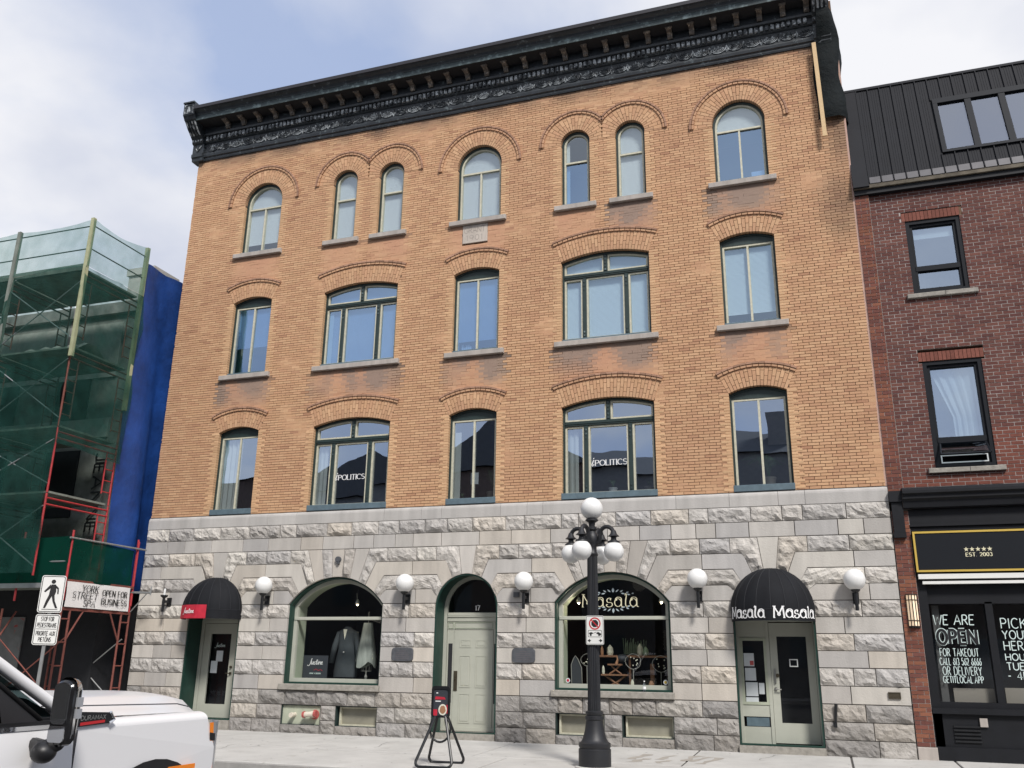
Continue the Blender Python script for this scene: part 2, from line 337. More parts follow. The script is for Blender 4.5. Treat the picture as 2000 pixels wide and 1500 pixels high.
def inset(poly, d):
    n = len(poly); o = []
    for i in range(n):
        p0, p1, p2 = poly[i-1], poly[i], poly[(i+1) % n]
        e1 = Vector((p1[0]-p0[0], p1[1]-p0[1])); e2 = Vector((p2[0]-p1[0], p2[1]-p1[1]))
        if e1.length < 1e-9 or e2.length < 1e-9: o.append(p1); continue
        e1.normalize(); e2.normalize(); n1_ = Vector((-e1.y, e1.x)); n2_ = Vector((-e2.y, e2.x)); b = n1_+n2_
        k = b.length_squared
        if k < 0.15: o.append(p1); continue
        b = b*(2*d/k) if True else b
        o.append((p1[0]+b.x, p1[1]+b.y))
    return o
def outline(cx, w_, z0, zc, rad, d=0.0, n=14):
    """closed outline (ccw from -Y) of an arched opening inset by d: bottom left, bottom right, arc right to left"""
    hw = w_/2-d; r = rad-d; a = math.asin(min(1, hw/r))
    pts = [(cx-hw, z0+d), (cx+hw, z0+d)]
    for i in range(n+1):
        t = a-2*a*i/n; pts.append((cx+r*math.sin(t), zc+r*math.cos(t)))
    return pts
def rect(x0, x1, z0, z1, d=0.0): return [(x0+d, z0+d), (x1-d, z0+d), (x1-d, z1-d), (x0+d, z1-d)]
def jit(c, a=0.08): 
    k = 1+rnd.uniform(-a, a); return tuple(max(0.0, x*k) for x in c)
def lerp(a, b, t): return tuple(x+(y-x)*t for x, y in zip(a, b))
def nz(x, y, z, s=1.0): return mn.noise(Vector((x*s, y*s, z*s)))

# ---- stroke lettering --------------------------------------------------------
def arc(cx, cz, rx, rz, a0, a1, n=10): return [(cx+rx*math.cos(R(a0+(a1-a0)*i/n)), cz+rz*math.sin(R(a0+(a1-a0)*i/n))) for i in range(n+1)]
GL = {
 'A': (.8, [[(0, 0), (.4, 1), (.8, 0)], [(.14, .36), (.66, .36)]]), 'B': (.62, [[(0, 0), (0, 1)], [(0, 1), (.3, 1)]+arc(.3, .76, .26, .24, 90, -90)+[(0, .52)], [(0, .52), (.34, .52)]+arc(.34, .26, .28, .26, 90, -90)+[(0, 0)]]),
 'C': (.72, [arc(.4, .5, .4, .5, 45, 315, 18)]), 'D': (.72, [[(0, 0), (0, 1)], [(0, 1), (.28, 1)]+arc(.28, .5, .44, .5, 90, -90, 14)+[(0, 0)]]),
 'E': (.55, [[(0, 0), (0, 1)], [(0, 1), (.55, 1)], [(0, .52), (.45, .52)], [(0, 0), (.55, 0)]]), 'F': (.52, [[(0, 0), (0, 1)], [(0, 1), (.52, 1)], [(0, .52), (.43, .52)]]),
 'G': (.78, [arc(.4, .5, .4, .5, 45, 350, 18), [(.78, .42), (.45, .42)]]), 'H': (.7, [[(0, 0), (0, 1)], [(.7, 0), (.7, 1)], [(0, .5), (.7, .5)]]),
 'I': (.06, [[(.03, 0), (.03, 1)]]), 'J': (.45, [[(.42, 1), (.42, .25)]+arc(.2, .22, .22, .22, 0, -160, 8)]), 'K': (.66, [[(0, 0), (0, 1)], [(.6, 1), (0, .42)], [(.2, .6), (.66, 0)]]),
 'L': (.5, [[(0, 1), (0, 0)], [(0, 0), (.5, 0)]]), 'M': (.9, [[(0, 0), (.08, 1)], [(.08, 1), (.45, .2), (.82, 1)], [(.82, 1), (.9, 0)]]), 'N': (.72, [[(0, 0), (0, 1)], [(0, 1), (.72, 0)], [(.72, 0), (.72, 1)]]),
 'O': (.84, [arc(.42, .5, .42, .5, 90, 450, 24)]), 'P': (.58, [[(0, 0), (0, 1)], [(0, 1), (.3, 1)]+arc(.3, .74, .27, .26, 90, -90)+[(0, .48)]]),
 'R': (.64, [[(0, 0), (0, 1)], [(0, 1), (.3, 1)]+arc(.3, .75, .26, .25, 90, -90)+[(0, .5)], [(.26, .5), (.64, 0)]]),
 'S': (.56, [arc(.28, .75, .26, .25, 30, 250, 12)+arc(.28, .26, .28, .26, 80, -150, 12)]), 'T': (.66, [[(.33, 0), (.33, 1)], [(0, 1), (.66, 1)]]),
 'U': (.7, [[(0, 1), (0, .32)]+arc(.35, .32, .35, .32, 180, 360, 12)+[(.7, 1)]]), 'V': (.72, [[(0, 1), (.36, 0), (.72, 1)]]), 'W': (1.0, [[(0, 1), (.25, 0), (.5, .8), (.75, 0), (1, 1)]]),
 'X': (.66, [[(0, 0), (.66, 1)], [(0, 1), (.66, 0)]]), 'Y': (.7, [[(0, 1), (.35, .5), (.35, 0)], [(.7, 1), (.35, .5)]]), '0': (.56, [arc(.28, .5, .28, .5, 90, 450, 20)]), '1': (.2, [[(0, .8), (.14, 1), (.14, 0)]]),
 '2': (.54, [arc(.27, .73, .26, .27, 160, -40, 12)+[(0, 0), (.54, 0)]]), '3': (.5, [arc(.23, .75, .24, .25, 140, -90, 12)+arc(.23, .25, .27, .26, 90, -140, 12)]), '4': (.56, [[(.42, 0), (.42, 1), (0, .3), (.56, .3)]]),
 '5': (.52, [[(.5, 1), (.08, 1), (.04, .56)]+arc(.25, .32, .27, .32, 120, -150, 12)]), '6': (.54, [[(.42, 1)]+arc(.27, .3, .27, .3, 150, 510, 18)]), '7': (.5, [[(0, 1), (.5, 1), (.16, 0)]]),
 '9': (.52, [arc(.26, .7, .26, .3, 0, 360, 16)+[(.5, .5), (.3, 0)]]), '.': (.08, [[(0, 0), (.06, 0)]]), '-': (.3, [[(0, .45), (.3, .45)]]), '&': (.7, [[(.7, 0), (.15, .75), (.3, 1), (.42, .8), (.05, .3), (.25, 0), (.65, .4)]]),
 ' ': (.34, []),
 # lower case used by the two shop names
 'a': (.62, [arc(.27, .33, .26, .31, 20, 380, 20), [(.54, .52), (.54, .10)]+arc(.64, .10, .10, .09, 180, 290, 5), [(.54, .52)]+arc(.32, .56, .24, .20, 20, 165, 10)+arc(.13, .56, .05, .06, 180, 420, 6)]),
 's': (.50, [arc(.37, .58, .05, .05, 300, 60, 5)+arc(.27, .50, .21, .19, 60, 235, 9)+arc(.24, .18, .25, .19, 60, -150, 12)+arc(.07, .14, .05, .05, 200, 20, 5)]),
 'l': (.26, [[(.05, .90), (.10, 1.04), (.16, 1.0), (.15, .80), (.10, .55), (.08, .22), (.11, .07), (.17, .02), (.25, .07)]]),
 'm': (1.0, [[(.06, 0), (.12, .98)], [(0, 1), (.26, 1)], [(0, 0), (.16, 0)], [(.12, .98)]+[(.30, .62), (.44, .42)]+arc(.50, .30, .09, .11, 130, 410, 12)+[(.58, .46), (.86, 1)], [(.76, 1), (1.0, 1)], [(.86, 1), (.94, 0)], [(.84, 0), (1.02, 0)]]),
}
def fold(v): return v
def letters(text, mp_, h, wd, gap=0.18, thick=None, serif=0.0, slant=0.0, squeeze=1.0, center=False, fit=None):
    """ribbons for a line of text; mp_(u,v,k) maps text metres to a world point; k = stacking index.
    wd: stroke width (horizontal strokes), thick: width of vertical strokes"""
    mb = MB(); thick = thick or wd
    tot = sum(GL[c][0]*h*squeeze+gap*h for c in text)-gap*h
    sc_ = fit/tot if fit else 1.0
    u0 = -tot*sc_/2 if center else 0.0; k = 0
    for c in text:
        wl, strokes = GL[c]
        def P(p): return (u0+(p[0]*h*squeeze+p[1]*h*slant)*sc_, p[1]*h)
        st = [[P(p) for p in s_] for s_ in strokes]
        if serif:
            for s_ in strokes:
                for (e, o_) in ((s_[0], s_[1]), (s_[-1], s_[-2])):
                    if abs(e[0]-o_[0]) < abs(e[1]-o_[1])*1.1 and (e[1] < 0.02 or e[1] > 0.98) and c not in 'CGSO0':
                        st.append([P((e[0]-serif, e[1])), P((e[0]+serif, e[1]))])
        for s_ in st:
            ribbon(mb, s_, wd, thick, mp_, k); k += 1
        u0 += (wl*h*squeeze+gap*h)*sc_
    return mb
def ribbon(mb, s_, wd, thick, mp_, k=0):
    n = len(s_); v = []; f = []
    cl = n > 2 and math.hypot(s_[0][0]-s_[-1][0], s_[0][1]-s_[-1][1]) < 1e-6
    for i in range(n):
        a = s_[i-1] if i else (s_[-2] if cl else s_[0]); b = s_[i+1] if i < n-1 else (s_[1] if cl else s_[-1])
        dx, dz = b[0]-a[0], b[1]-a[1]; l = math.hypot(dx, dz) or 1; dx /= l; dz /= l
        ww = (wd+(thick-wd)*abs(dz)**1.5)/2
        v.append(mp_(s_[i][0]+dz*ww, s_[i][1]-dx*ww, k)); v.append(mp_(s_[i][0]-dz*ww, s_[i][1]+dx*ww, k))
    for i in range(n-1): f.append((2*i, 2*i+2, 2*i+3, 2*i+1))
    mb.add(v, f)
def plane_xz(x, z, y, sx=1.0): return lambda u, v, k: (x+u*sx, y-0.0004*k, z+v)
def blade(mb, x, z, y, ln, wd, ang, fn=None):
    ca, sa = math.cos(R(ang)), math.sin(R(ang)); pts = []
    for t, q in ((0, 0), (.35, .5), (.7, .38), (1, 0), (.7, -.38), (.35, -.5)):
        pts.append((x+ca*t*ln-sa*q*wd, y, z+sa*t*ln+ca*q*wd))
    mb.add(pts, [tuple(range(5, -1, -1))])
JUST = [  # the script word, one stroke per letter
 [(.62, 1.02), (.52, .5), (.42, .05), (.26, -.16), (.05, -.18), (-.08, -.06)], [(.70, .52), (.66, .12), (.78, .02), (.92, .18), (1.02, .52)], [(1.02, .52), (1.0, .1), (1.1, .04)],
 [(1.40, .46), (1.28, .5), (1.22, .36), (1.36, .2), (1.30, .02), (1.14, .04)], [(1.66, .84), (1.56, .2), (1.62, .02), (1.76, .12)], [(1.44, .56), (1.86, .62)],
 [(1.90, .5), (1.86, .1), (1.96, .04)], [(1.97, .72), (2.0, .76)], [(2.08, .5), (2.06, .04)], [(2.07, .3), (2.22, .5), (2.34, .46), (2.36, .1), (2.44, .04)], [(2.50, .24), (2.72, .36), (2.68, .52), (2.54, .46), (2.50, .2), (2.62, .03), (2.84, .16)]]
def justine(mp_, h, wd):
    mb = MB()
    for k, s_ in enumerate(JUST):
        # smooth the stroke a little
        q = s_
        for _ in range(2):
            o_ = [q[0]]
            for a, b in zip(q, q[1:]): o_ += [(a[0]*.75+b[0]*.25, a[1]*.75+b[1]*.25), (a[0]*.25+b[0]*.75, a[1]*.25+b[1]*.75)]
            q = o_+[q[-1]]
        ribbon(mb, [((p[0]+p[1]*.12)*h, p[1]*h) for p in q], wd*0.6, wd, mp_, k)
    return mb
# ================================================================== SETTING: ground, road, pavement
def sheet(name, x0, x1, y0, y1, z, m):
    b = MB(); b.add([(x0, y0, z), (x1, y0, z), (x1, y1, z), (x0, y1, z)], [(0, 1, 2, 3)]); o = b.build(name, m); o['kind'] = 'structure'; return o
sheet('ground', -900, 900, -900, 900, -0.30, 'ground')
sheet('road', -120, 120, -21.5, -4.70, -0.13, 'asphalt')
KY = -4.55
def wz(y): return 0.10 + 0.02*y if y > KY else 0.0          # pavement falls gently to the kerb
b = MB(); b.box(-60, 40, KY+0.0, 1.5, -0.28, -0.035); pav = b.build('sidewalk', 'joint_dark'); pav['kind'] = 'structure'
b = MB(); b.add([(-60, KY, wz(KY)-0.012), (40, KY, wz(KY)-0.012), (40, 0.6, wz(0.6)-0.012), (-60, 0.6, wz(0.6)-0.012)], [(0, 1, 2, 3)]); b.build('joint_bed', 'joint_dark', pav)
b = MB(); b.box(-60, 40, -21.6, -24.0, -0.28, 0.0); o = b.build('sidewalk', 'concrete'); o['kind'] = 'structure'
xs1 = [-60, -40, -30, -24, -20.2, -16.6, -13.0, -9.35, -5.95, -2.35, 0.28, 1.95, 5.2, 8.6, 12, 16, 24, 40]
xs2 = [-60, -40, -30, -23, -19.4, -15.9, -12.3, -8.75, -5.3, -1.6, 1.6, 4.9, 8.2, 12, 16, 24, 40]
def slab(x0, x1, y0, y1):
    g = 0.017; b = MB(); z0 = wz(y0+g+1e-4); z1 = wz(y1); c = 0.008
    v = []
    for (d, dz) in ((c, 0.0), (0, -c)):
        v += [(x0+g+d, y0+g+d, z0+dz), (x1-g-d, y0+g+d, z0+dz), (x1-g-d, y1-g-d, z1+dz), (x0+g+d, y1-g-d, z1+dz)]
    v += [(p[0], p[1], p[2]-0.05) for p in v[4:8]]
    f = [(0, 1, 2, 3)]
    for k in (0, 4):
        for i in range(4): j = (i+1) % 4; f.append((k+i, k+4+i, k+4+j, k+j))
    b.add(v, f); return b.build('slab', 'concrete', pav)
for a, c in zip(xs1, xs1[1:]): slab(a, c, -2.42, 0.5)
for a, c in zip(xs2, xs2[1:]): slab(a, c, KY, -2.42)
kr = None
b = MB(); b.box(-60, 40, KY-0.15, KY-0.004, -0.28, -0.0); kr = b.build('kerb', 'kerb'); kr['kind'] = 'structure'
for x in range(-40, 20, 3):
    b = MB(); b.box(x+0.02, x+0.03, KY-0.153, KY-0.02, -0.1, 0.003); b.build('joint', 'joint_dark', kr)
b = MB()
for i in range(110):
    x, y = rnd.uniform(-12, 4), rnd.uniform(-4.4, -.3); r_ = rnd.uniform(.008, .024); n = 7
    b.add([(x+r_*math.cos(2*math.pi*k/n)*rnd.uniform(.7, 1.2), y+r_*math.sin(2*math.pi*k/n), wz(y)+.0025+.02*r_*math.sin(2*math.pi*k/n)) for k in range(n)], [tuple(range(n))])
b.build('gum_spots', 'gum', pav, kind='stuff')
for (x, y) in ((-8.1, -1.9), (-1.2, -1.1), (-10.6, -3.4)):
    b = MB(); q = []; a = rnd.uniform(-.6, .6)
    for k in range(12): q.append((x, y)); a += rnd.uniform(-.5, .5); x += .11*math.cos(a+1.2); y += .11*math.sin(a+1.2)
    b.add([p for i, (xx, yy) in enumerate(q) for p in ((xx-.004, yy, wz(yy)+.0028), (xx+.004, yy, wz(yy)+.0028))], [(2*i, 2*i+1, 2*i+3, 2*i+2) for i in range(11)]); b.build('crack', 'joint_dark', pav)
# damp streaks drying on the slab below the show window
b = MB()
for i in range(7):
    x = -3.35+i*0.21; y0 = -2.2+rnd.uniform(0, 0.5); y1 = y0+rnd.uniform(0.4, 1.0); q = []
    for t in range(6):
        yy = y0+(y1-y0)*t/5; q.append((x+(yy+2)*0.25+rnd.uniform(-.05, .05), yy, wz(yy)+0.002, 0.03+rnd.random()*0.07))
    b.add([p for (xx, yy, z, w_) in q for p in ((xx-w_, yy, z), (xx+w_, yy, z))], [(2*i_, 2*i_+1, 2*i_+3, 2*i_+2) for i_ in range(5)])
o = b.build('damp_stain', 'damp', pav)

# ================================================================== MAIN BUILDING
BX0, BX1 = -15.50, 1.34
bld = thing('tan_brick_building', 'four storey tan brick building with grey stone ground floor and dark metal cornice', 'building', (-7.06, 4, 0.1))
# window list: (kind, cx, width, z0, zc, R)
def seg(w_, zs, rise): r = (w_*w_/4+rise*rise)/(2*rise); return zs+rise-r, r
B1, B2, B3, B4, B5 = -13.22, -10.11, -7.06, -3.98, -0.865
WIN = []
for k, cx in (('L', B1), ('L', B3), ('L', B5)): WIN.append(dict(k='arch', cx=cx, w=1.15, z0=11.79, zs=13.255, rad=0.575, zc=13.255, fl=4))
for cx in (B2-0.66, B2+0.66, B4-0.655, B4+0.655): WIN.append(dict(k='narrow', cx=cx, w=0.70, z0=11.79, zs=13.44, rad=0.35, zc=13.44, fl=4))
for fl, z0, zs in ((3, 8.42, 10.39), (2, 4.90, 6.93)):
    for cx in (B1, B3, B5):
        zc, r = seg(1.15, zs, 0.13); WIN.append(dict(k='single', cx=cx, w=1.15, z0=z0, zs=zs, zc=zc, rad=r, fl=fl))
    for cx in (B2, B4):
        zc, r = seg(2.02, zs-0.02, 0.16); WIN.append(dict(k='triple', cx=cx, w=2.02, z0=z0, zs=zs-0.02, zc=zc, rad=r, fl=fl))
RING = {'arch': 0.40, 'narrow': 0.42, 'single': 0.40, 'triple': 0.44}; HOOD = 0.075
def win_span(W, za, zb):
    """x interval the window and its brick arch take out of the course between za and zb (narrowest within the course)"""
    if zb <= W['z0']+1e-4: return None
    hw = W['w']/2; zm_ = (za+zb)/2
    if zb <= W['zs']: return (W['cx']-hw, W['cx']+hw)
    ro = W['rad']+RING[W['k']]-0.012; a = math.asin(min(1, hw/W['rad']))
    # region = opening below the springing, ring sector above
    best = None
    for z in (za, zm_, zb):
        if z <= W['zs']: x = hw
        else:
            d = z-W['zc']
            if d >= ro: x = 0
            else:
                x = math.sqrt(ro*ro-d*d)
                if a < 1.56: x = min(x, d*math.tan(a))
        best = x if best is None else min(best, x)
    return (W['cx']-best, W['cx']+best) if best > 0.01 else None
def cut(iv, spans):
    for s in spans:
        if not s: continue
        o_ = []
        for a, b_ in iv:
            if s[1] <= a or s[0] >= b_: o_.append((a, b_)); continue
            if s[0]-a > 0.012: o_.append((a, s[0]))
            if b_-s[1] > 0.012: o_.append((s[1], b_))
        iv = o_
    return iv
TAN = [(0.575, 0.352, 0.205), (0.55, 0.328, 0.188), (0.60, 0.372, 0.218), (0.535, 0.314, 0.182), (0.56, 0.333, 0.196), (0.52, 0.30, 0.177)]
SMEAR = (0.52, 0.285, 0.18); GREYST = (0.25, 0.20, 0.17); DARK_BRICK = (0.12, 0.085, 0.065)
def brick_color(x, z):
    c = jit(rnd.choice(TAN), 0.05)
    c = lerp(c, (0.42, 0.235, 0.145), 0.45*max(0, nz(x, 0, z, 0.42)))                     # broad weathering
    if rnd.random() < 0.035: c = lerp(c, (0.33, 0.16, 0.10), 0.5)
    t = 0.0
    if z > 14.45:                                                                          # soot washed off the cornice
        t = max(t, min(1, (z-14.45)/0.42)*(0.25+0.75*max(0, 0.45+nz(x, 3, z*0.4, 2.3))))
    dx = (x-1.05)/0.5; dz = (z-10.9)/1.1; t = max(t, 0.70*max(0, 1-dx*dx-dz*dz)*(0.7+0.6*nz(x, 1, z, 2)))
    dx = (x-1.2)/0.35; dz = (z-13.0)/1.5; t = max(t, 0.7*max(0, 1-dx*dx-dz*dz))
    c = lerp(c, DARK_BRICK, max(0, min(0.9, t)))
    for W in WIN:                                                                          # smeared repointing and runs below the sills
        if W['fl'] == 2: continue
        d = abs(x-W['cx'])/(W['w']/2+0.22); h = W['z0']-0.1-z
        if d < 1 and 0 < h < 1.3:
            s_ = (1-d**4)*max(0, 1-h/1.3)
            c = lerp(c, SMEAR, min(0.92, 1.25*s_*(0.8+0.6*nz(x, 7, z, 1.2))))
            g = (0.5+1.4*nz(x, 11, z*0.30, 2.6))*max(0, 1-h/0.8)*1.8
            if W['fl'] == 3 or W['cx'] in (B4+0.655, B5): c = lerp(c, GREYST, max(0, min(0.8, g)))
            if h < 0.12: c = lerp(c, DARK_BRICK, 0.45)  # bricks right under each sill darkened
    return c
def smear(x, z):
    s_ = 0.30+0.5*nz(x*.6, 21, z*1.2, 0.9)
    if z > 14.4: s_ += 0.25
    for W in WIN:
        if W['fl'] == 2: continue
        d = abs(x-W['cx'])/(W['w']/2+0.25); h = W['z0']-0.1-z
        if d < 1 and 0 < h < 1.35: s_ += 0.75*(1-d**3)*(1-(h/1.35)**2)
    return s_+0.35*nz(x, 31, z, 2.2)
PITCH_Z, BL, JT = 0.0613, 0.220, 0.0108
ZB0, ZB1 = 4.885, 14.90
bricks = []          # (x0,x1,z0,z1)
back = MB()
row = 0; z = ZB0; rowoff = [rnd.uniform(-.022, .022) for _ in range(400)]
while z < ZB1:
    za, zb = z, z+PITCH_Z
    iv = cut([(BX0, BX1)], [win_span(W, za, zb) for W in WIN])
    # the name stone below the centre window
    if zb > 11.18 and za < 11.68: iv = cut(iv, [(-7.46, -6.80)])
    for a, c in iv:
        back.box(a+0.004, c-0.004, 0.012, 0.34, za, zb+0.0005)
        st = -15.62+(0.5*BL if row % 2 else 0)+rowoff[row]
        x = st+BL*math.floor((a-st)/BL)
        while x < c-0.004:
            x0, x1 = max(a, x+JT/2), min(c, x+BL-JT/2)
            if x1-x0 > 0.03: bricks.append((x0, x1, za+JT/2, zb-JT/2, row))
            elif bricks and x1-x0 > 0 and bricks[-1][4] == row and abs(bricks[-1][1]-x0) < 0.02: bricks[-1] = (*bricks[-1][:1], x1, *bricks[-1][2:])
            x += BL
    z += PITCH_Z; row += 1
back.build('mortar_bed', 'mortar', bld)
full = lambda q: abs((q[1]-q[0])-(BL-JT)) < 1e-4
cand = sorted([q for q in bricks if full(q)], key=lambda q: (q[0]-1.3)**2+(q[2]-4.9)**2*1.0)
single = set(cand[:300])
mass = MB()
for q in bricks:
    if q in single: continue
    x0, x1, z0, z1, _ = q; y = rnd.uniform(-0.0022, 0.0018); t = rnd.uniform(-0.001, 0.001)
    sm = smear((x0+x1)/2, (z0+z1)/2)
    if sm > 0.52: e_ = JT/2*min(1, (sm-0.52)/0.12); x0 -= e_*(rnd.random() < .85); x1 += e_; z0 -= e_; z1 += e_*(rnd.random() < .8)
    v = [(x0, y+t, z0), (x1, y-t, z0), (x1, y-t, z1), (x0, y+t, z1), (x0, 0.014, z0), (x1, 0.014, z0), (x1, 0.014, z1), (x0, 0.014, z1)]
    mass.add(v, [(0, 1, 2, 3), (1, 5, 6, 2), (4, 0, 3, 7), (3, 2, 6, 7), (4, 5, 1, 0)], brick_color((x0+x1)/2, (z0+z1)/2))
mass.build('brickwork', 'brick', bld, kind='stuff')
b = MB(); hx, hz = (BL-JT)/2, (PITCH_Z-JT)/2
b.add([(-hx, 0, -hz), (hx, 0, -hz), (hx, 0, hz), (-hx, 0, hz), (-hx, 0.014, -hz), (hx, 0.014, -hz), (hx, 0.014, hz), (-hx, 0.014, hz)], [(0, 1, 2, 3), (1, 5, 6, 2), (4, 0, 3, 7), (3, 2, 6, 7), (4, 5, 1, 0)])
def shared_mesh(b, name, m):
    me = bpy.data.meshes.new(name); me.from_pydata(b.v, [], b.f); white_attr(me); me.materials.append(MATS[m]); return me
brick_me = shared_mesh(b, 'brick', 'brick')
def piece(name, me, parent, loc, color):
    o = link(bpy.data.objects.new(name, me)); o.parent = parent; o.location = Vector(loc)-OFF[parent.name]; o.color = (*color, 1); return o
for q in cand[:300]:
    cx, cz = (q[0]+q[1])/2, (q[2]+q[3])/2
    piece('brick', brick_me, bld, (cx, rnd.uniform(-0.0022, 0.0018), cz), brick_color(cx, cz))

# ---- brick arches: radial bricks and the proud header course over them
arch_pieces = []
def arch_brick(W, t0, t1, r0, r1, y0, y1, col, gap=0.0095):
    cx, zc = W['cx'], W['zc']; g0 = gap/2/r0; g1 = gap/2/r1
    P = lambda t, r: (cx+r*math.sin(t), zc+r*math.cos(t))
    poly = [P(t0+g0, r0+gap/2), P(t1-g0, r0+gap/2), P(t1-g1, r1-gap/2), P(t0+g1, r1-gap/2)]
    return (poly, y0, y1, col)
for W in WIN:
    hw = W['w']/2; a = math.asin(min(1, hw/W['rad'])); ro = W['rad']+RING[W['k']]; r0 = W['rad']
    lo, hi = -a, a
    if W['k'] == 'narrow':                                    # neighbours meet on the centre line between the pair
        left = min((abs(V['cx']-W['cx']), V['cx']) for V in WIN if V['k'] == 'narrow' and V is not W)[1] > W['cx']
    n = max(8, int(round(2*a*(r0+0.16)/0.073)))
    dz_ = 0.34 if W['fl'] != 4 else 0.34
    for i in range(n):
        t0, t1 = lo+(hi-lo)*i/n, lo+(hi-lo)*(i+1)/n; tm = (t0+t1)/2
        rr = ro
        if W['k'] == 'narrow' and ((tm > 0) == left):
            lim = 0.652/max(1e-3, abs(math.sin(tm))); rr = min(ro, lim)
            if rr < r0+0.08: rr = r0+0.08
        cuts = [r0, r0+(0.21 if i % 2 else 0.115), r0+(0.42 if i % 2 else 0.325)]
        cuts = [c for c in cuts if c < rr-0.03]+[rr]
        for c0, c1 in zip(cuts, cuts[1:]):
            c_ = jit(rnd.choice(TAN), 0.07)
            if c0 == r0: c_ = lerp(c_, (0.40, 0.24, 0.15), 0.25)
            arch_pieces.append(arch_brick(W, t0, t1, c0, c1, -0.006+rnd.uniform(-.002, .002), dz_ if c0 == r0 else 0.05, c_))
    # header course: small headers, then a thin cap, both proud
    rh = ro; nh = max(6, int(round(2*a*rh/0.115)))
    lo2, hi2 = lo-0.012, hi+0.012
    for i in range(nh):
        t0, t1 = lo2+(hi2-lo2)*i/nh, lo2+(hi2-lo2)*(i+1)/nh; tm = (t0+t1)/2
        if W['k'] == 'narrow' and (abs(rh*math.sin(tm)) > 0.645) and ((tm > 0) == left): continue
        c_ = jit(lerp(rnd.choice(TAN), (0.42, 0.24, 0.16), 0.3), 0.10)
        arch_pieces.append(arch_brick(W, t0, t1, rh, rh+0.062, -0.036, 0.02, c_, 0.016))
        c_ = jit((0.37, 0.215, 0.145), 0.22)
        arch_pieces.append(arch_brick(W, t0, t1, rh+0.060, rh+0.112, -0.050, 0.02, c_, 0.009))
arch_pieces.sort(key=lambda p: (p[0][0][0]-0)**2+(p[0][0][1]-6)**2)
rest = MB()
for i, (poly, y0, y1, c_) in enumerate(arch_pieces):
    if i < 300:
        b = MB(); b.prism(poly, y0, y1, (1, 1, 1)); b.build('arch_brick', 'brick', bld, color=c_)
    else: rest.prism(poly, y0, y1, c_)
rest.build('arch_brickwork', 'brick', bld, kind='stuff')
# mortar behind the rings
for W in WIN:
    hw = W['w']/2; a = math.asin(min(1, hw/W['rad'])); b = MB(); n = 16
    inn = [(W['cx']+(W['rad']+0.012)*math.sin(-a+2*a*i/n), W['zc']+(W['rad']+0.012)*math.cos(-a+2*a*i/n)) for i in range(n+1)]
    ro = W['rad']+RING[W['k']]+0.05
    ou = [(W['cx']+ro*math.sin(-a+2*a*i/n), W['zc']+ro*math.cos(-a+2*a*i/n)) for i in range(n+1)]
    if W['k'] == 'narrow':
        ou = [(max(W['cx']-(0.90 if W['cx'] in (B2-0.66, B4-0.655) else 0.62), min(W['cx']+(0.62 if W['cx'] in (B2-0.66, B4-0.655) else 0.90), p[0])), p[1]) for p in ou]
    v = [(p[0], 0.006, p[1]) for p in inn]+[(p[0], 0.006, p[1]) for p in ou]+[(p[0], 0.3, p[1]) for p in inn]
    b.add(v, [(i, i+1, n+2+i, n+1+i) for i in range(n)]+[(2*n+2+i, 2*n+3+i, i+1, i) for i in range(n)]); b.build('arch_mortar', 'mortar', bld)
# bullnose jamb bricks beside every opening (lighter, slightly proud)
jb = MB()
for W in WIN:
    z = W['z0']+0.01; i = 0
    while z < W['zs']-0.05:
        for s in (-1, 1):
            x = W['cx']+s*W['w']/2; l = 0.11 if i % 2 else 0.2
            x0, x1 = (x-l, x+0.004) if s < 0 else (x-0.004, x+l)
            c_ = jit(lerp(rnd.choice(TAN), (0.62, 0.42, 0.24), 0.45), 0.1)
            jb.prism(rect(x0, x1, z+0.004, z+PITCH_Z-0.004), -0.006, 0.14, c_, ch=0.004)
        z += PITCH_Z; i += 1
jb.build('jamb_brickwork', 'brick', bld, kind='stuff')

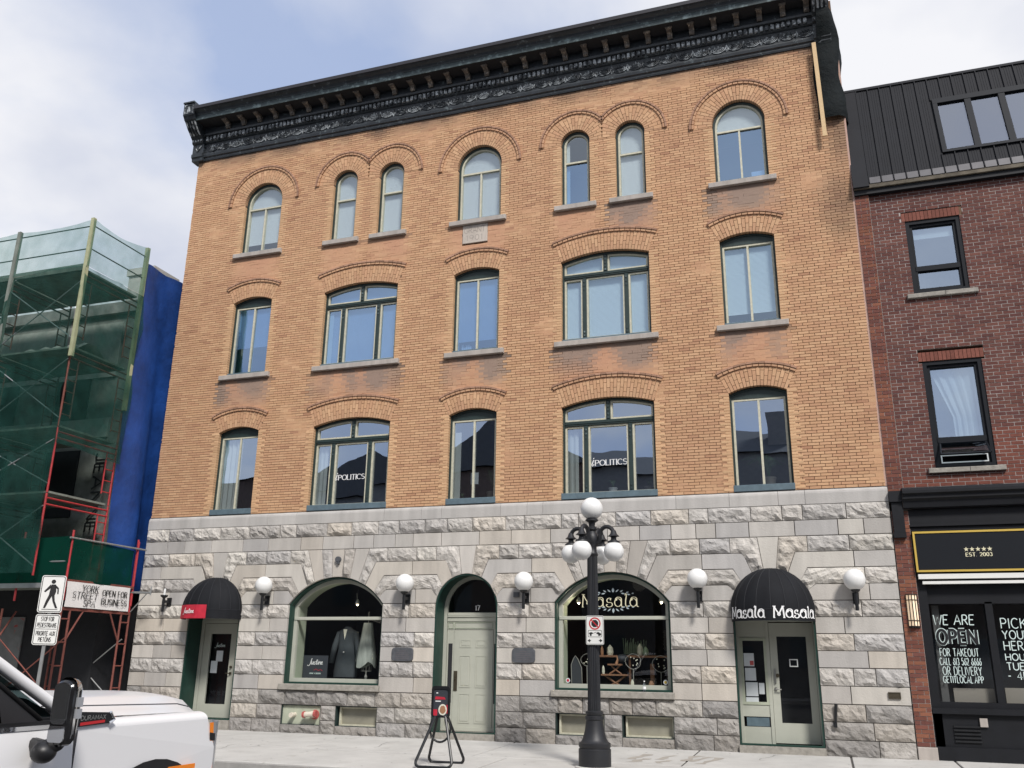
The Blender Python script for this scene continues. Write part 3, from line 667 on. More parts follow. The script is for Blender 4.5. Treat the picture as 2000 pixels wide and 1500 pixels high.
# ---- windows
def pane(o_parent, poly, y, m): 
    b = MB(); ax_, az_ = rnd.uniform(-.012, .012), rnd.uniform(-.010, .010); cx_, cz_ = poly[0]
    b.add([(p[0], y+ax_*(p[0]-cx_)+az_*(p[1]-cz_), p[1]) for p in poly], [tuple(range(len(poly)))]); return b.build('pane', m, o_parent)
def slats(parent, x0, x1, z0, z1, y, m='blind', topfn=None):
    b = MB(); z = z0
    while z < z1:
        if topfn:
            h = topfn(z+0.02)
            if h is None: break
            a, c = max(x0, h[0]), min(x1, h[1])
        else: a, c = x0, x1
        if c-a > 0.03: b.add([(a, y, z+0.004), (c, y, z+0.004), (c, y+0.006, z+0.0305), (a, y+0.006, z+0.0305)], [(0, 1, 2, 3)])
        z += 0.027
    return b.build('blind', m, parent)
FY = 0.10
def make_window(W):
    cx, w_, z0, zs, zc, rad, fl, k = (W[q] for q in ('cx', 'w', 'z0', 'zs', 'zc', 'rad', 'fl', 'k'))
    hw = w_/2; zf = z0+0.0
    gm = {4: 'glass_upper', 3: 'glass_blind' if cx > -5 else 'glass_mid', 2: 'glass_low'}[fl]
    gm2 = 'glass_mid' if fl == 4 and cx in (B5, B4-0.655) else gm
    if k == 'single':
        tp = zs-0.10
        b = MB(); o0 = outline(cx, w_, zf, zc, rad); b.ring(o0, outline(cx, w_, zf, zc, rad, 0.045), FY, 0.34)
        wdw = b.build('window', 'green', bld)
        b = MB(); o1 = outline(cx, w_-0.08, tp, zc, rad-0.04); b.prism(o1, FY+0.02, 0.30); b.build('header_panel', 'green', wdw)
        rc_ = rect(cx-hw+0.045, cx+hw-0.045, zf+0.10, tp+0.01)
    else:
        b = MB(); b.ring(outline(cx, w_, zf, zc, rad), outline(cx, w_, zf, zc, rad, 0.05), FY, 0.34); wdw = b.build('window', 'green', bld)
    # bottom rail in blue grey
    b = MB()
    if fl == 2: b.prism(rect(cx-hw-0.01, cx+hw+0.01, zf-0.005, zf+0.125), -0.015, 0.2, ch=0.006)
    else: b.prism(rect(cx-hw+0.004, cx+hw-0.004, zf-0.004, zf+0.075), 0.045, 0.2, ch=0.006)
    b.build('bottom_rail', 'bluegrey', wdw)
    if fl != 2:
        zt = zf-0.005; b = MB(); b.prism(rect(cx-hw-0.15, cx+hw+0.15, zt-0.118, zt), -0.085, 0.15, ch=0.008); b.build('sill', 'sill_stone', wdw)
    zb = zf+(0.115 if fl == 2 else 0.07)
    if k in ('arch', 'narrow'):
        tz = zs-0.12 if k == 'arch' else zs-0.46
        b = MB(); b.ring(outline(cx, w_, zb-0.05, zc, rad, 0.05), outline(cx, w_, zb-0.05, zc, rad, 0.092), FY+0.03, 0.24, False); b.build('sash', 'cream', wdw)
        b = MB(); b.prism(rect(cx-hw+0.09, cx+hw-0.09, tz-0.02, tz+0.022), FY+0.028, 0.22); b.build('transom', 'cream', wdw)
        y = 0.165; q = outline(cx, w_, zb-0.05, zc, rad, 0.09)
        up = [(cx-hw+0.09, tz+0.02), (cx+hw-0.09, tz+0.02)]+q[2:]
        pane(wdw, up, y, gm)
        if k == 'arch':
            b = MB(); b.prism(rect(cx-0.02, cx+0.02, zb, tz-0.021), FY+0.033, 0.22); b.build('mullion', 'cream', wdw)
            pane(wdw, rect(cx-hw+0.09, cx-0.02, zb+0.04, tz-0.02), y, gm2); pane(wdw, rect(cx+0.02, cx+hw-0.09, zb+0.04, tz-0.02), y, gm2)
        else: pane(wdw, rect(cx-hw+0.09, cx+hw-0.09, zb+0.04, tz-0.02), y, gm2)
        hfun = lambda z: (cx-hw, cx+hw) if z < zs else ((cx-math.sqrt(max(0, rad**2-(z-zc)**2)), cx+math.sqrt(max(0, rad**2-(z-zc)**2))) if z < zc+rad else None)
        lowb = {B1: 12.12, B3: 11.95, B5: tz+0.02, B2-0.66: 11.9, B2+0.66: 11.9, B4-0.655: None, B4+0.655: 11.88}[cx]
        if lowb: slats(wdw, cx-hw+0.06, cx+hw-0.06, lowb, zc+rad, 0.225, 'blind' if cx != B3 else 'blind', hfun)
        if cx == B4-0.655:
            b = MB(); b.box(cx-hw+0.05, cx-hw+0.16, 0.23, 0.25, zf+0.1, zc+0.1); b.build('curtain', 'curtain', wdw)
    elif k == 'single':
        tp = zs-0.10
        b = MB(); b.ring(rect(cx-hw+0.045, cx+hw-0.045, zb-0.01, tp), rect(cx-hw+0.045, cx+hw-0.045, zb-0.01, tp, 0.042), FY+0.03, 0.24, False); b.build('sash', 'cream', wdw)
        b = MB(); b.prism(rect(cx-0.022, cx+0.022, zb+0.03, tp-0.04), FY+0.033, 0.22); b.build('mullion', 'cream', wdw)
        for s in (-1, 1): pane(wdw, rect(*sorted((cx+s*0.022, cx+s*(hw-0.085))), zb+0.03, tp-0.04), 0.165, gm)
        if fl == 3:
            lo = {B1: None, B3: 8.75, B5: 8.72}[cx]
            if lo: slats(wdw, cx-hw+0.06, cx+hw-0.06, lo, tp, 0.225, 'blind_dim' if cx != B5 else 'blind')
            else: slats(wdw, cx-hw+0.06, cx+hw-0.06, 9.2, tp, 0.225, 'blind_dim')
        elif cx == B1:
            b = MB(); b.grid([[(cx-hw+0.06+0.42*i/12, 0.24+0.03*math.sin(i*1.6), zz) for i in range(13)] for zz in (zb+0.02, tp)]); b.build('curtain', 'curtain', wdw)
        elif cx == B3:
            b = MB(); b.box(cx-hw+0.03, cx-hw+0.22, 0.25, 0.27, zb, tp-0.25); b.build('curtain', 'curtain', wdw)
    else:
        tz = zs-0.36; tb = 0.055
        b = MB(); b.prism(rect(cx-hw+0.05, cx+hw-0.05, tz-tb, tz+tb), FY-0.005, 0.3, ch=0.012); b.prism(rect(cx-hw+0.05, cx+hw-0.05, tz-0.012, tz+0.012), FY-0.018, FY); b.build('transom', 'green', wdw)
        mz = [(cx, tz+tb, zc+rad-0.05), (cx-0.495, zb, tz-tb), (cx+0.465, zb, tz-tb)]
        for (x, za, zb_) in mz:
            b = MB(); b.prism(rect(x-0.045, x+0.045, za+0.001, zb_-0.001), FY, 0.3, ch=0.01); mo = b.build('mullion', 'green', wdw)
            b = MB(); nn_ = 5
            for i in range(nn_):
                zz = (za+(i+0.5)*(zb_-za)/nn_) if zb_-za < 0.6 else (zb_-0.09*(i+1) if i < 3 else za+0.08*(i-2))
                b.lathe([(0.022, -0.016), (0.018, -0.004), (0.022, 0.0)], (x, FY+0.001, zz), 8, axis='y')
            b.build('rosette', 'cornice_green', mo, kind='stuff')
        y = 0.168
        for (xa, xb) in ((cx-hw+0.05, cx-0.045), (cx+0.045, cx+hw-0.05)):
            arcp = [(xx, zc+math.sqrt((rad-0.05)**2-(xx-cx)**2)) for xx in [xb+(xa-xb)*i/8 for i in range(9)]]
            oo = [(xa, tz+tb), (xb, tz+tb)]+arcp; ii = inset(oo, 0.040)
            b = MB(); b.ring(oo, ii, FY+0.03, 0.24, False); b.build('sash', 'cream', wdw); pane(wdw, ii, y, gm)
        for (xa, xb) in ((cx-hw+0.05, cx-0.54), (cx-0.45, cx+0.42), (cx+0.51, cx+hw-0.05)):
            oo = rect(xa, xb, zb, tz-tb); ii = rect(xa, xb, zb, tz-tb, 0.040)
            b = MB(); b.ring(oo, ii, FY+0.03, 0.24, False); b.build('sash', 'cream', wdw); pane(wdw, ii, y, gm)
        if fl == 3:
            slats(wdw, cx-hw+0.06, cx+hw-0.06, 8.5, zs+0.12, 0.235, 'blind' if cx == B4 else 'blind_dim')
            if cx == B2:
                b = MB(); b.box(cx-hw+0.06, cx-hw+0.2, 0.205, 0.215, 8.5, tz); b.build('curtain', 'curtain', wdw)
        else:
            b = MB(); b.grid([[(cx-hw+0.06+0.25*i/8, 0.24+0.02*math.sin(i*1.8), zz) for i in range(9)] for zz in (zb+0.02, tz-0.1)]); b.build('curtain', 'curtain', wdw)
            # white lettering on the middle pane
            x = cx-0.415 if cx == B4 else cx-0.435; zl = 5.62
            mb = letters('POLITICS', plane_xz(x+0.10, zl, y-0.004), 0.115, 0.010, thick=0.021, serif=0.10, gap=0.16, fit=0.68); 
            ribbon(mb, [(-0.035, 0.125), (-0.075, 0.02), (-0.068, -0.012), (-0.03, 0.03)], 0.012, 0.022, plane_xz(x+0.10, zl, y-0.005)); mb.add([(x+0.052, y-0.004, zl+0.145), (x+0.075, y-0.004, zl+0.15), (x+0.08, y-0.004, zl+0.172), (x+0.057, y-0.004, zl+0.168)], [(0, 1, 2, 3)])
            mb.build('lettering', 'white_print', wdw)
    return wdw
for W in WIN: W['o'] = make_window(W)
# paper leaning in the top right window
b = MB(); b.box(B5+0.2, B5+0.47, 0.20, 0.205, 11.9, 12.06); b.build('paper', 'paper', WIN[2]['o'])
mat('name_slab', (0.52, 0.46, 0.40), 0.9, var=0.2, vscale=6, bump=0.3, streak=True); mat('carving', (0.36, 0.315, 0.28), 0.95)
b = MB(); b.prism(rect(-7.45, -6.81, 11.18, 11.66), -0.004, 0.1, ch=0.01); ns = b.build('name_stone', 'name_slab', bld)
mb = letters('GRANT', plane_xz(-7.40, 11.45, -0.006), 0.15, 0.014, gap=0.14, fit=0.53); mb.build('lettering', 'carving', ns)
mb = letters('1901', plane_xz(-7.34, 11.25, -0.006), 0.14, 0.014, gap=0.30, fit=0.40); mb.build('lettering', 'carving', ns)

# ---- rooms behind the windows
b = MB()
for (z0, z1) in ((11.0, 14.6), (7.6, 10.95), (4.6, 7.5)):
    b.add([(BX0+.3, 3.2, z0), (BX1-.3, 3.2, z0), (BX1-.3, 3.2, z1), (BX0+.3, 3.2, z1)], [(0, 1, 2, 3)])
    for x in (BX0+.3, -11.9, -8.4, -5.7, -2.2, BX1-.3): b.add([(x, .36, z0), (x, 3.2, z0), (x, 3.2, z1), (x, .36, z1)], [(0, 1, 2, 3)])
b.build('interior_wall', 'room', bld)
b = MB()
for z in (14.6, 10.95, 7.5): b.add([(BX0+.3, .36, z), (BX1-.3, .36, z), (BX1-.3, 3.2, z), (BX0+.3, 3.2, z)], [(0, 1, 2, 3)])
b.build('interior_ceiling', 'ceiling', bld)
b = MB()
for z in (11.0, 7.6, 4.6): b.add([(BX0+.3, .36, z), (BX1-.3, .36, z), (BX1-.3, 3.2, z), (BX0+.3, 3.2, z)], [(0, 1, 2, 3)])
b.build('interior_floor', 'room_dark', bld)
# side and rear walls, roof
b = MB(); b.box(BX0+0.002, BX0+0.28, 0.345, 12, 0.1, 15.9); b.box(BX1-0.28, BX1-0.002, 0.345, 12, 0.1, 15.9); b.box(BX0+.28, BX1-.28, 11.7, 12, 0.1, 15.9); b.build('side_wall', 'mortar', bld)
b = MB(); b.box(BX0+.28, BX1-.28, 0.345, 11.7, 15.2, 15.5); b.build('roof', 'roof_dark', bld)
b = MB(); b.box(BX0+0.01, BX1-0.01, 0.02, 0.34, 14.9, 16.0); b.build('parapet', 'mortar', bld)
b = MB(); b.box(1.336, 1.374, 0.0, 0.35, 4.885, 14.9); b.build('corner_mortar', 'edge_mortar', bld)
# corner return of the brick (left and right edge faces)
# ---- cornice
CX0, CX1 = -15.30, 0.90
prof = [(0.0, 14.86), (-0.035, 14.86), (-0.05, 14.90), (-0.05, 14.945), (-0.085, 14.96), (-0.10, 15.02), (-0.10, 15.05), (-0.055, 15.07), (-0.055, 15.37), (-0.085, 15.38), (-0.11, 15.40), (-0.11, 15.55), (-0.19, 15.57), (-0.20, 15.62), (-0.16, 15.645), (-0.16, 15.83)]
def extrude(prof_, x0, x1):
    b = MB(); n = len(prof_); v = [(x0, p[0], p[1]) for p in prof_]+[(x1, p[0], p[1]) for p in prof_]
    b.add(v, [(i, n+i, n+i+1, i+1) for i in range(n-1)]); return b
cor = extrude(prof, CX0, CX1).build('cornice', 'cornice', bld)
b = MB(); b.box(CX0, CX1, -0.56, 0.02, 15.83, 15.845); b.build('soffit', 'cornice_dark', cor)
extrude([(-0.55, 15.83), (-0.575, 15.832), (-0.575, 15.955), (-0.59, 15.965)], CX0, CX1).build('fascia', 'cornice_green', cor)
extrude([(-0.59, 15.965), (-0.60, 15.99), (-0.63, 16.03), (-0.69, 16.065), (-0.72, 16.09)], CX0, CX1).build('crown_moulding', 'cornice', cor)
b = MB(); b.box(CX0, CX1, -0.745, 0.3, 16.09, 16.185); b.build('flashing', 'flashing', cor)
# dentils: too small to pick apart
b = MB(); x = CX0+0.08
while x < CX1-0.1: b.box(x, x+0.072, -0.165, -0.108, 15.415, 15.535); x += 0.118
b.build('dentil_course', 'cornice_relief', cor, kind='stuff')
# pressed frieze: repeating scrolls with leaves
b = MB(); x = CX0+0.25; k = 0
while x < CX1-0.05:
    for r_, th in ((0.135, 0.014), (0.10, 0.010), (0.065, 0.010)):
        pts = [(x+r_*1.25*math.cos(t), -0.058-0.012*math.sin((t-math.pi)), 15.245+r_*math.sin(t)*1.0) for t in [math.pi+math.pi*i/10 for i in range(11)]]
        b.tube(pts, th, 5)
    for (ax, az, an, ln) in ((0, 15.21, 90, .13), (.02, 15.21, 55, .12), (-.02, 15.21, 125, .12), (.05, 15.21, 25, .10), (-.05, 15.21, 155, .10), (.19, 15.10, 70, .14), (.19, 15.10, 110, .14), (.19, 15.20, 90, .13)):
        px, pz = x+ax, az; ca, sa = math.cos(R(an)), math.sin(R(an)); wv = .026
        b.add([(px, -.06, pz), (px+ca*ln*.5-sa*wv, -.07, pz+sa*ln*.5+ca*wv), (px+ca*ln, -.062, pz+sa*ln), (px+ca*ln*.5+sa*wv, -.07, pz+sa*ln*.5-ca*wv), (px+ca*ln*.5, -.095, pz+sa*ln*.5)], [(0, 4, 1), (1, 4, 2), (2, 4, 3), (3, 4, 0)])
    x += 0.385
b.build('frieze_relief', 'cornice_relief', cor, kind='stuff')
# scroll brackets
def bracket_mesh(wd):
    b = MB(); p = [(-0.16, 15.655), (-0.20, 15.66), (-0.235, 15.69), (-0.25, 15.735), (-0.29, 15.765), (-0.38, 15.775), (-0.43, 15.785), (-0.44, 15.81), (-0.43, 15.828), (-0.16, 15.828)]
    n = len(p)
    for (x0, x1, g) in ((-wd, -wd*.42, 0), (-wd*.36, wd*.36, .008), (wd*.42, wd, 0)):
        v = [(x0, q[0]-g, q[1]) for q in p]+[(x1, q[0]-g, q[1]) for q in p]
        b.add(v, [tuple(range(n)), tuple(range(2*n-1, n-1, -1))]+[(i, n+i, n+(i+1) % n, (i+1) % n) for i in range(n)])
    b.box(-wd*1.35, wd*1.35, -0.455, -0.40, 15.80, 15.829)
    return b
bm_ = bracket_mesh(0.058); brk = None; nbr = 31
for i in range(nbr):
    x = -14.50+(0.80+14.50)*i/(nbr-1)
    if brk is None:
        me = bpy.data.meshes.new('bracket'); me.from_pydata(bm_.v, [], bm_.f); me.materials.append(MATS['bracket']); brk = me
    o = link(bpy.data.objects.new('bracket', brk)); o.parent = cor; o.location = Vector((x, 0, 0))-OFF[bld.name]
# end blocks
def endblock(x0, x1, top):
    b = MB(); pr = [(-0.11, 14.85), (-0.125, 14.93), (-0.16, 14.96), (-0.17, 15.05), (-0.13, 15.08), (-0.13, 15.35), (-0.19, 15.38), (-0.21, 15.48), (-0.24, 15.50), (-0.30, 15.56), (-0.44, 15.68), (-0.58, 15.84), (-0.62, 15.86), (-0.66, 15.93), (-0.70, 15.97), (-0.70, top-0.04), (-0.745, top-0.04), (-0.745, top)]
    n = len(pr)
    v = [(x0, p[0], p[1]) for p in pr]+[(x1, p[0], p[1]) for p in pr]+[(x0, 0.15, pr[0][1]), (x0, 0.15, top), (x1, 0.15, pr[0][1]), (x1, 0.15, top)]
    f = [(i, n+i, n+i+1, i+1) for i in range(n-1)]+[tuple([2*n]+list(range(n))+[2*n+1])[::-1], tuple([2*n+2]+list(range(n, 2*n))+[2*n+3]), (n-1, 2*n-1, 2*n+3, 2*n+1), (0, 2*n, 2*n+2, n)]
    b.add(v, f); o = b.build('end_block', 'cornice', cor)
    b = MB()
    for i in range(4):
        t = x0+(x1-x0)*(i+0.5)/4
        b.tube([(t, -0.30, 15.545), (t, -0.45, 15.67), (t, -0.585, 15.825)], 0.026, 6)
        b.box(t-0.022, t+0.022, -0.225, -0.20, 15.40, 15.465)
    b.ring(rect(x0+.04, x1-.04, 16.0, top-.07), rect(x0+.07, x1-.07, 16.03, top-.10), -0.715, -0.70)
    b.box((x0+x1)/2-.05, (x0+x1)/2+.05, -0.712, -0.70, 16.05, top-.12)
    b.tube([((x0+x1)/2-.1, -.14, 15.3), ((x0+x1)/2, -.15, 15.12), ((x0+x1)/2+.1, -.14, 15.3)], 0.02, 6)
    b.build('ornament', 'cornice_relief', o, kind='stuff')
endblock(-15.66, -15.30, 16.36); endblock(0.90, 1.26, 16.36)
# dark sheet wrapped round the right end of the cornice, and the length of lumber that pins it
P = []
for i in range(15):
    t = i/14; z = 12.92+(16.0-12.92)*t
    outw = 0.03+max(0, (z-14.75))*0.20+0.03*math.sin(i*1.3)
    P.append([(0.82+0.02*math.sin(i), -0.06-outw*0.75-.02*math.sin(i*2.1), z) if z < 14.8 else (0.93+0.10*max(0, z-14.8)+.01*math.sin(i), -0.10-outw*1.4, z), (1.05, -0.09-outw*1.5-.03*math.sin(i*1.9), z), (1.24, -0.08-outw*1.5-.02*math.cos(i*1.7), z), (1.37+0.05*math.sin(i*.9), -0.03-outw*.6, z), (1.40+0.05*math.sin(i*.9+1), 0.25, z), (1.40, 0.9, z)])
P = [r_ for r_ in P if r_[0][2] < 15.62]
b = MB(); b.grid(P); wr = b.build('dark_sheet', 'black_wrap', None, smooth='all')
tag(wr, 'dark plastic sheet wrapped round the right end of the cornice', 'plastic sheet')
b = MB(); b.box(0.0, 0.085, -0.02, 0.02, -1.19, 1.19); lo_ = b.build('wooden_board', 'lumber'); lo_.location = (0.855, -0.16, 13.64); lo_.rotation_euler = (0, R(-0.9), 0)
tag(lo_, 'pale new wooden board fixed upright below the right end of the cornice', 'board')
# ================================================================== STONE GROUND FLOOR
ZR = [4.885, 4.59, 4.29, 3.99, 3.69, 3.39, 3.09, 2.79, 2.49, 2.19, 1.89, 1.59, 1.28, 0.97, 0.67, 0.37, 0.04]
SX0, SX1 = -15.53, 1.37
DOOR = dict(hw=0.70, zc=2.70, rad=0.70, top=[0.20], bot=[0.12], flat=0.72, A=[(0.48, 3.69), (0.68, 3.39), (0.80, 3.09)], Bx=[0.33, 0.54, 0.665])
SHOP = dict(hw=1.17, zc=1.925, rad=1.455, top=[0.15, 0.43, 0.78], bot=[0.12, 0.33, 0.55], flat=1.22, A=[(0.95, 3.69), (1.16, 3.39), (1.22, 3.09)], Bx=[0.72, 0.93, 1.06])
OPEN = [(-13.34, DOOR, 0.0, 'door'), (-10.20, SHOP, 0.97, 'shop'), (-7.085, DOOR, 0.0, 'door'), (-3.98, SHOP, 0.97, 'shop'), (-0.87, dict(DOOR, hw=0.74, rad=0.74, zc=2.65), 0.0, 'door')]
def ax(S, x): return S['zc']+math.sqrt(max(0, S['rad']**2-x*x))
def arcpts(S, xa, xb, n=5): return [(xa+(xb-xa)*i/n, ax(S, xa+(xb-xa)*i/n)) for i in range(n+1)]
blocks = []     # (poly ccw from -Y, rock?, rowindex)
def side_poly(S, t):
    """right-hand side of the opening S in tier t (4,5,6), points from top to bottom, x relative (positive)"""
    A = S['A']; Bx = S['Bx']; i = t-4
    if t < 6: return [A[i]]+arcpts(S, Bx[i], Bx[i+1], 4)+[A[i+1]]
    return [A[2]]+arcpts(S, Bx[2], min(S['hw'], math.sqrt(max(0, S['rad']**2-(2.79-S['zc'])**2))), 4)+([(S['hw'], 2.79)] if S['zc'] < 2.70 and False else [])
def lay(x0, x1, z0, z1, rock, rowi, lp=None, rp_=None):
    """lay stones between x0 and x1; lp / rp_: shaped ends, absolute points from top to bottom"""
    if x1-x0 < 0.05: return
    minl, maxl = (0.42, 1.0) if not rock else (0.36, 1.02)
    cuts_ = [x0]; 
    ls = (max(p[0] for p in lp) if lp else x0)+0.18; rs_ = (min(p[0] for p in rp_) if rp_ else x1)-0.18
    x = x0; tries = 0
    total = x1-x0; n = max(1, int(round(total/rnd.choice((0.58, 0.66, 0.74)))))
    js = []
    if n > 1:
        ws_ = [rnd.uniform(0.6, 1.4) for _ in range(n)]; s = sum(ws_); acc = 0
        for k in range(n-1):
            acc += ws_[k]/s*total; xx = x0+acc
            if xx > ls+0.1*bool(lp) and xx < rs_-0.1*bool(rp_) and (not js or xx-js[-1] > 0.26): js.append(xx)
    ed = [None]+js+[None]; g = 0.0065
    for k in range(len(ed)-1):
        L_, R_ = ed[k], ed[k+1]
        left = [(x0+g, z1-g), (x0+g, z0+g)] if L_ is None and not lp else ([(p[0]+g, min(z1-g, p[1])) for p in lp] if L_ is None else [(L_+g, z1-g), (L_+g, z0+g)])
        right = [(x1-g, z1-g), (x1-g, z0+g)] if R_ is None and not rp_ else ([(p[0]-g, min(z1-g, p[1])) for p in rp_] if R_ is None else [(R_-g, z1-g), (R_-g, z0+g)])
        left[0] = (left[0][0], z1-g); right[0] = (right[0][0], z1-g); left[-1] = (left[-1][0], max(z0+g, left[-1][1])); right[-1] = (right[-1][0], max(z0+g, right[-1][1]))
        blocks.append((left+right[::-1], rock, rowi))
rockrow = {1: 1, 2: 0, 3: 1, 4: 0, 5: 1, 6: 0, 7: 1, 8: 0, 9: 1, 10: 0, 11: 1, 12: 0, 13: 1, 14: 1, 15: 1}
BASE = [(-11.34, -10.37, 'board'), (-10.01, -9.03, 'win'), (-5.13, -4.15, 'win'), (-3.80, -2.81, 'win')]
for i in range(1, 16):
    zt, zb = ZR[i], ZR[i+1]; rk = rockrow[i]
    if i <= 2:
        lay(SX0, SX1, zb, zt, rk, i); continue
    if i == 3:
        x = SX0
        for cx, S, zl, kd in OPEN:
            lay(x, cx-S['flat'], zb, zt, rk, i); x = cx+S['flat']
            # voussoirs: keystone outwards, alternately smooth and rock-faced
            tops = [-t for t in S['top'][::-1]]+S['top']; bots = [-t for t in S['bot'][::-1]]+S['bot']; g = 0.004
            for k in range(len(tops)-1):
                poly = [(cx+tops[k]+g, zt-g)]+[(cx+p[0]+(g if j == 0 else (-g if j == 3 else 0)), p[1]+0.002) for j, p in enumerate(arcpts(S, bots[k], bots[k+1], 3))]+[(cx+tops[k+1]-g, zt-g)]
                mid = (len(tops)-2)/2; blocks.append((poly, int(abs(k-mid) % 2 == 1), 3))
            for s in (-1, 1):
                tx, bx_ = S['top'][-1], S['bot'][-1]
                pr = [(tx+g, zt-g)]+[(p[0], p[1]+.002) for p in arcpts(S, bx_+g, S['Bx'][0]-g, 3)]+[(S['A'][0][0], zb+g), (S['flat']-g, zb+g), (S['flat']-g, zt-g)]
                poly = [(cx+s*p[0], p[1]) for p in pr]
                blocks.append((poly if s > 0 else poly[::-1], 1, 3))
        lay(x, SX1, zb, zt, rk, i); continue
    segs = []; x = SX0; lp = None
    for cx, S, zl, kd in (OPEN if i <= 12 else []):
        if i in (4, 5, 6):
            sp_ = side_poly(S, i); rp_ = [(cx-p[0], p[1]) for p in sp_]
            lay(x, cx-max(p[0] for p in sp_) if False else min(p[0] for p in rp_), zb, zt, rk, i, lp, rp_)
            lp = [(cx+p[0], p[1]) for p in sp_]; x = max(p[0] for p in lp)
        else:
            if zt > zl+0.01:
                lay(x, cx-S['hw'], zb, zt, rk, i); x = cx+S['hw']
    if i in (4, 5, 6): lay(x, SX1, zb, zt, rk, i, lp, None); continue
    if i <= 12: lay(x, SX1, zb, zt, rk, i); continue
    # base courses with the cellar openings
    x = SX0; stops = sorted([(cx-S['hw'], cx+S['hw'], 'd') for cx, S, zl, kd in OPEN if kd == 'door']+([(a, c, 'b') for a, c, _ in BASE] if i in (14, 15) else []))
    for a, c, kd in stops:
        lay(x, a, zb, zt, rk, i); x = c
    lay(x, SX1, zb, zt, rk, i)
for a, c, kd in BASE: blocks.append((rect(a+.004, c-.004, 0.06, 0.265), 1, 15))
# fix openings of the top courses (row 12 sits beside the show-window sills)
STONE_C = [(0.54, 0.51, 0.47), (0.515, 0.49, 0.455), (0.57, 0.54, 0.49), (0.535, 0.49, 0.43), (0.475, 0.455, 0.43), (0.44, 0.425, 0.41)]
def stone_color(cx, cz, rock):
    c = rnd.choice(STONE_C); k = rnd.uniform(0.90, 1.07); c = tuple(x*k for x in c)
    c = lerp(c, (0.36, 0.33, 0.30), 0.5*max(0, nz(cx, 5, cz, 0.5)))
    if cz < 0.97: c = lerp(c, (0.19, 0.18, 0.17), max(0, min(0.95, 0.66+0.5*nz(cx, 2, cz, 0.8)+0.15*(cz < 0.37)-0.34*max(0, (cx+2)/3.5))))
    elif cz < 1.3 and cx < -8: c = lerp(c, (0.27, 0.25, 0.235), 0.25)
    if rnd.random() < 0.12: c = lerp(c, (0.36, 0.34, 0.32), 0.55)
    elif rnd.random() < 0.08: c = lerp(c, (0.54, 0.48, 0.40), 0.35)
    if rock: c = tuple(x*1.02 for x in c)
    return tuple(min(0.68, max(0.1, x)) for x in c)
def in_poly_depth(poly, x, z):
    n = len(poly); best = 9
    for i in range(n):
        a, c = poly[i], poly[(i+1) % n]; dx, dz = c[0]-a[0], c[1]-a[1]; l2 = dx*dx+dz*dz or 1e-9
        t = max(0, min(1, ((x-a[0])*dx+(z-a[1])*dz)/l2)); best = min(best, math.hypot(x-a[0]-t*dx, z-a[1]-t*dz))
    return best
import bmesh
def rock_block(poly, seed):
    xs_ = [p[0] for p in poly]; zs_ = [p[1] for p in poly]; b = MB(); yf = -0.022
    bm = bmesh.new(); base = [bm.verts.new((p[0], 0, p[1])) for p in poly]; fc = bm.faces.new(base)
    wd, ht = max(xs_)-min(xs_), max(zs_)-min(zs_)
    if len(poly) == 4 and wd > 0.2:
        bm.free(); bm = bmesh.new(); nx, nzn = max(5, int(wd/0.055)), max(4, int(ht/0.05)); g = [[None]*(nx+1) for _ in range(nzn+1)]
        for j in range(nzn+1):
            for i in range(nx+1):
                u, v = i/nx, j/nzn; jx = (rnd.uniform(-.35, .35)/nx if 0 < i < nx else 0); jz = (rnd.uniform(-.35, .35)/nzn if 0 < j < nzn else 0)
                g[j][i] = bm.verts.new((min(xs_)+wd*(u+jx), 0, min(zs_)+ht*(v+jz)))
        for j in range(nzn):
            for i in range(nx): bm.faces.new((g[j][i], g[j][i+1], g[j+1][i+1], g[j+1][i]))
        bmesh.ops.triangulate(bm, faces=bm.faces[:], quad_method='ALTERNATE')
    else:
        bmesh.ops.triangulate(bm, faces=bm.faces[:]); 
        for _ in range(3):
            lng = [e for e in bm.edges if e.calc_length() > 0.075]
            if lng: bmesh.ops.subdivide_edges(bm, edges=lng, cuts=1); bmesh.ops.triangulate(bm, faces=bm.faces[:])
    tilt = (rnd.uniform(-.25, .25), rnd.uniform(-.5, .15)); cx, cz = (min(xs_)+max(xs_))/2, (min(zs_)+max(zs_))/2
    for v in bm.verts:
        d = in_poly_depth(poly, v.co.x, v.co.z)
        f_ = min(1, max(0, d-0.006)/0.055)
        n0 = mn.noise(Vector((v.co.x*3.2+seed*7.3, seed, v.co.z*4.2))); n1_ = mn.noise(Vector((v.co.x*9+seed, 3.1, v.co.z*11))); n2_ = abs(mn.noise(Vector((v.co.x*6+seed*3, 8.1, v.co.z*7))))
        h = 0.042+0.046*n0+0.030*n1_-0.045*n2_+0.05*(tilt[0]*(v.co.x-cx)/max(wd, .1)+tilt[1]*(v.co.z-cz)/max(ht, .1))
        v.co.y = yf-f_*max(0.0, h)
    bm.verts.index_update()
    b.add([tuple(v.co) for v in bm.verts], [tuple(v.index for v in f.verts) for f in bm.faces])
    # orient towards -Y
    n = len(poly)
    fl = []
    for f in b.f:
        a, c, d = (Vector(b.v[i]) for i in f[:3]); nn_ = (c-a).cross(d-a)
        fl.append(f if nn_.y < 0 else f[::-1])
    b.f = fl; bm.free()
    b.add([(p[0], yf, p[1]) for p in poly]+[(p[0], 0.06, p[1]) for p in poly], [(i, n+i, n+(i+1) % n, (i+1) % n) for i in range(n)])
    return b
nblk = 0; sizes = []
order = sorted(range(len(blocks)), key=lambda k: -((max(p[0] for p in blocks[k][0])-min(p[0] for p in blocks[k][0]))*(1.0/(30-blocks[k][0][0][0]))))
solo = set(order[:300]); restr = MB(); restm = MB()
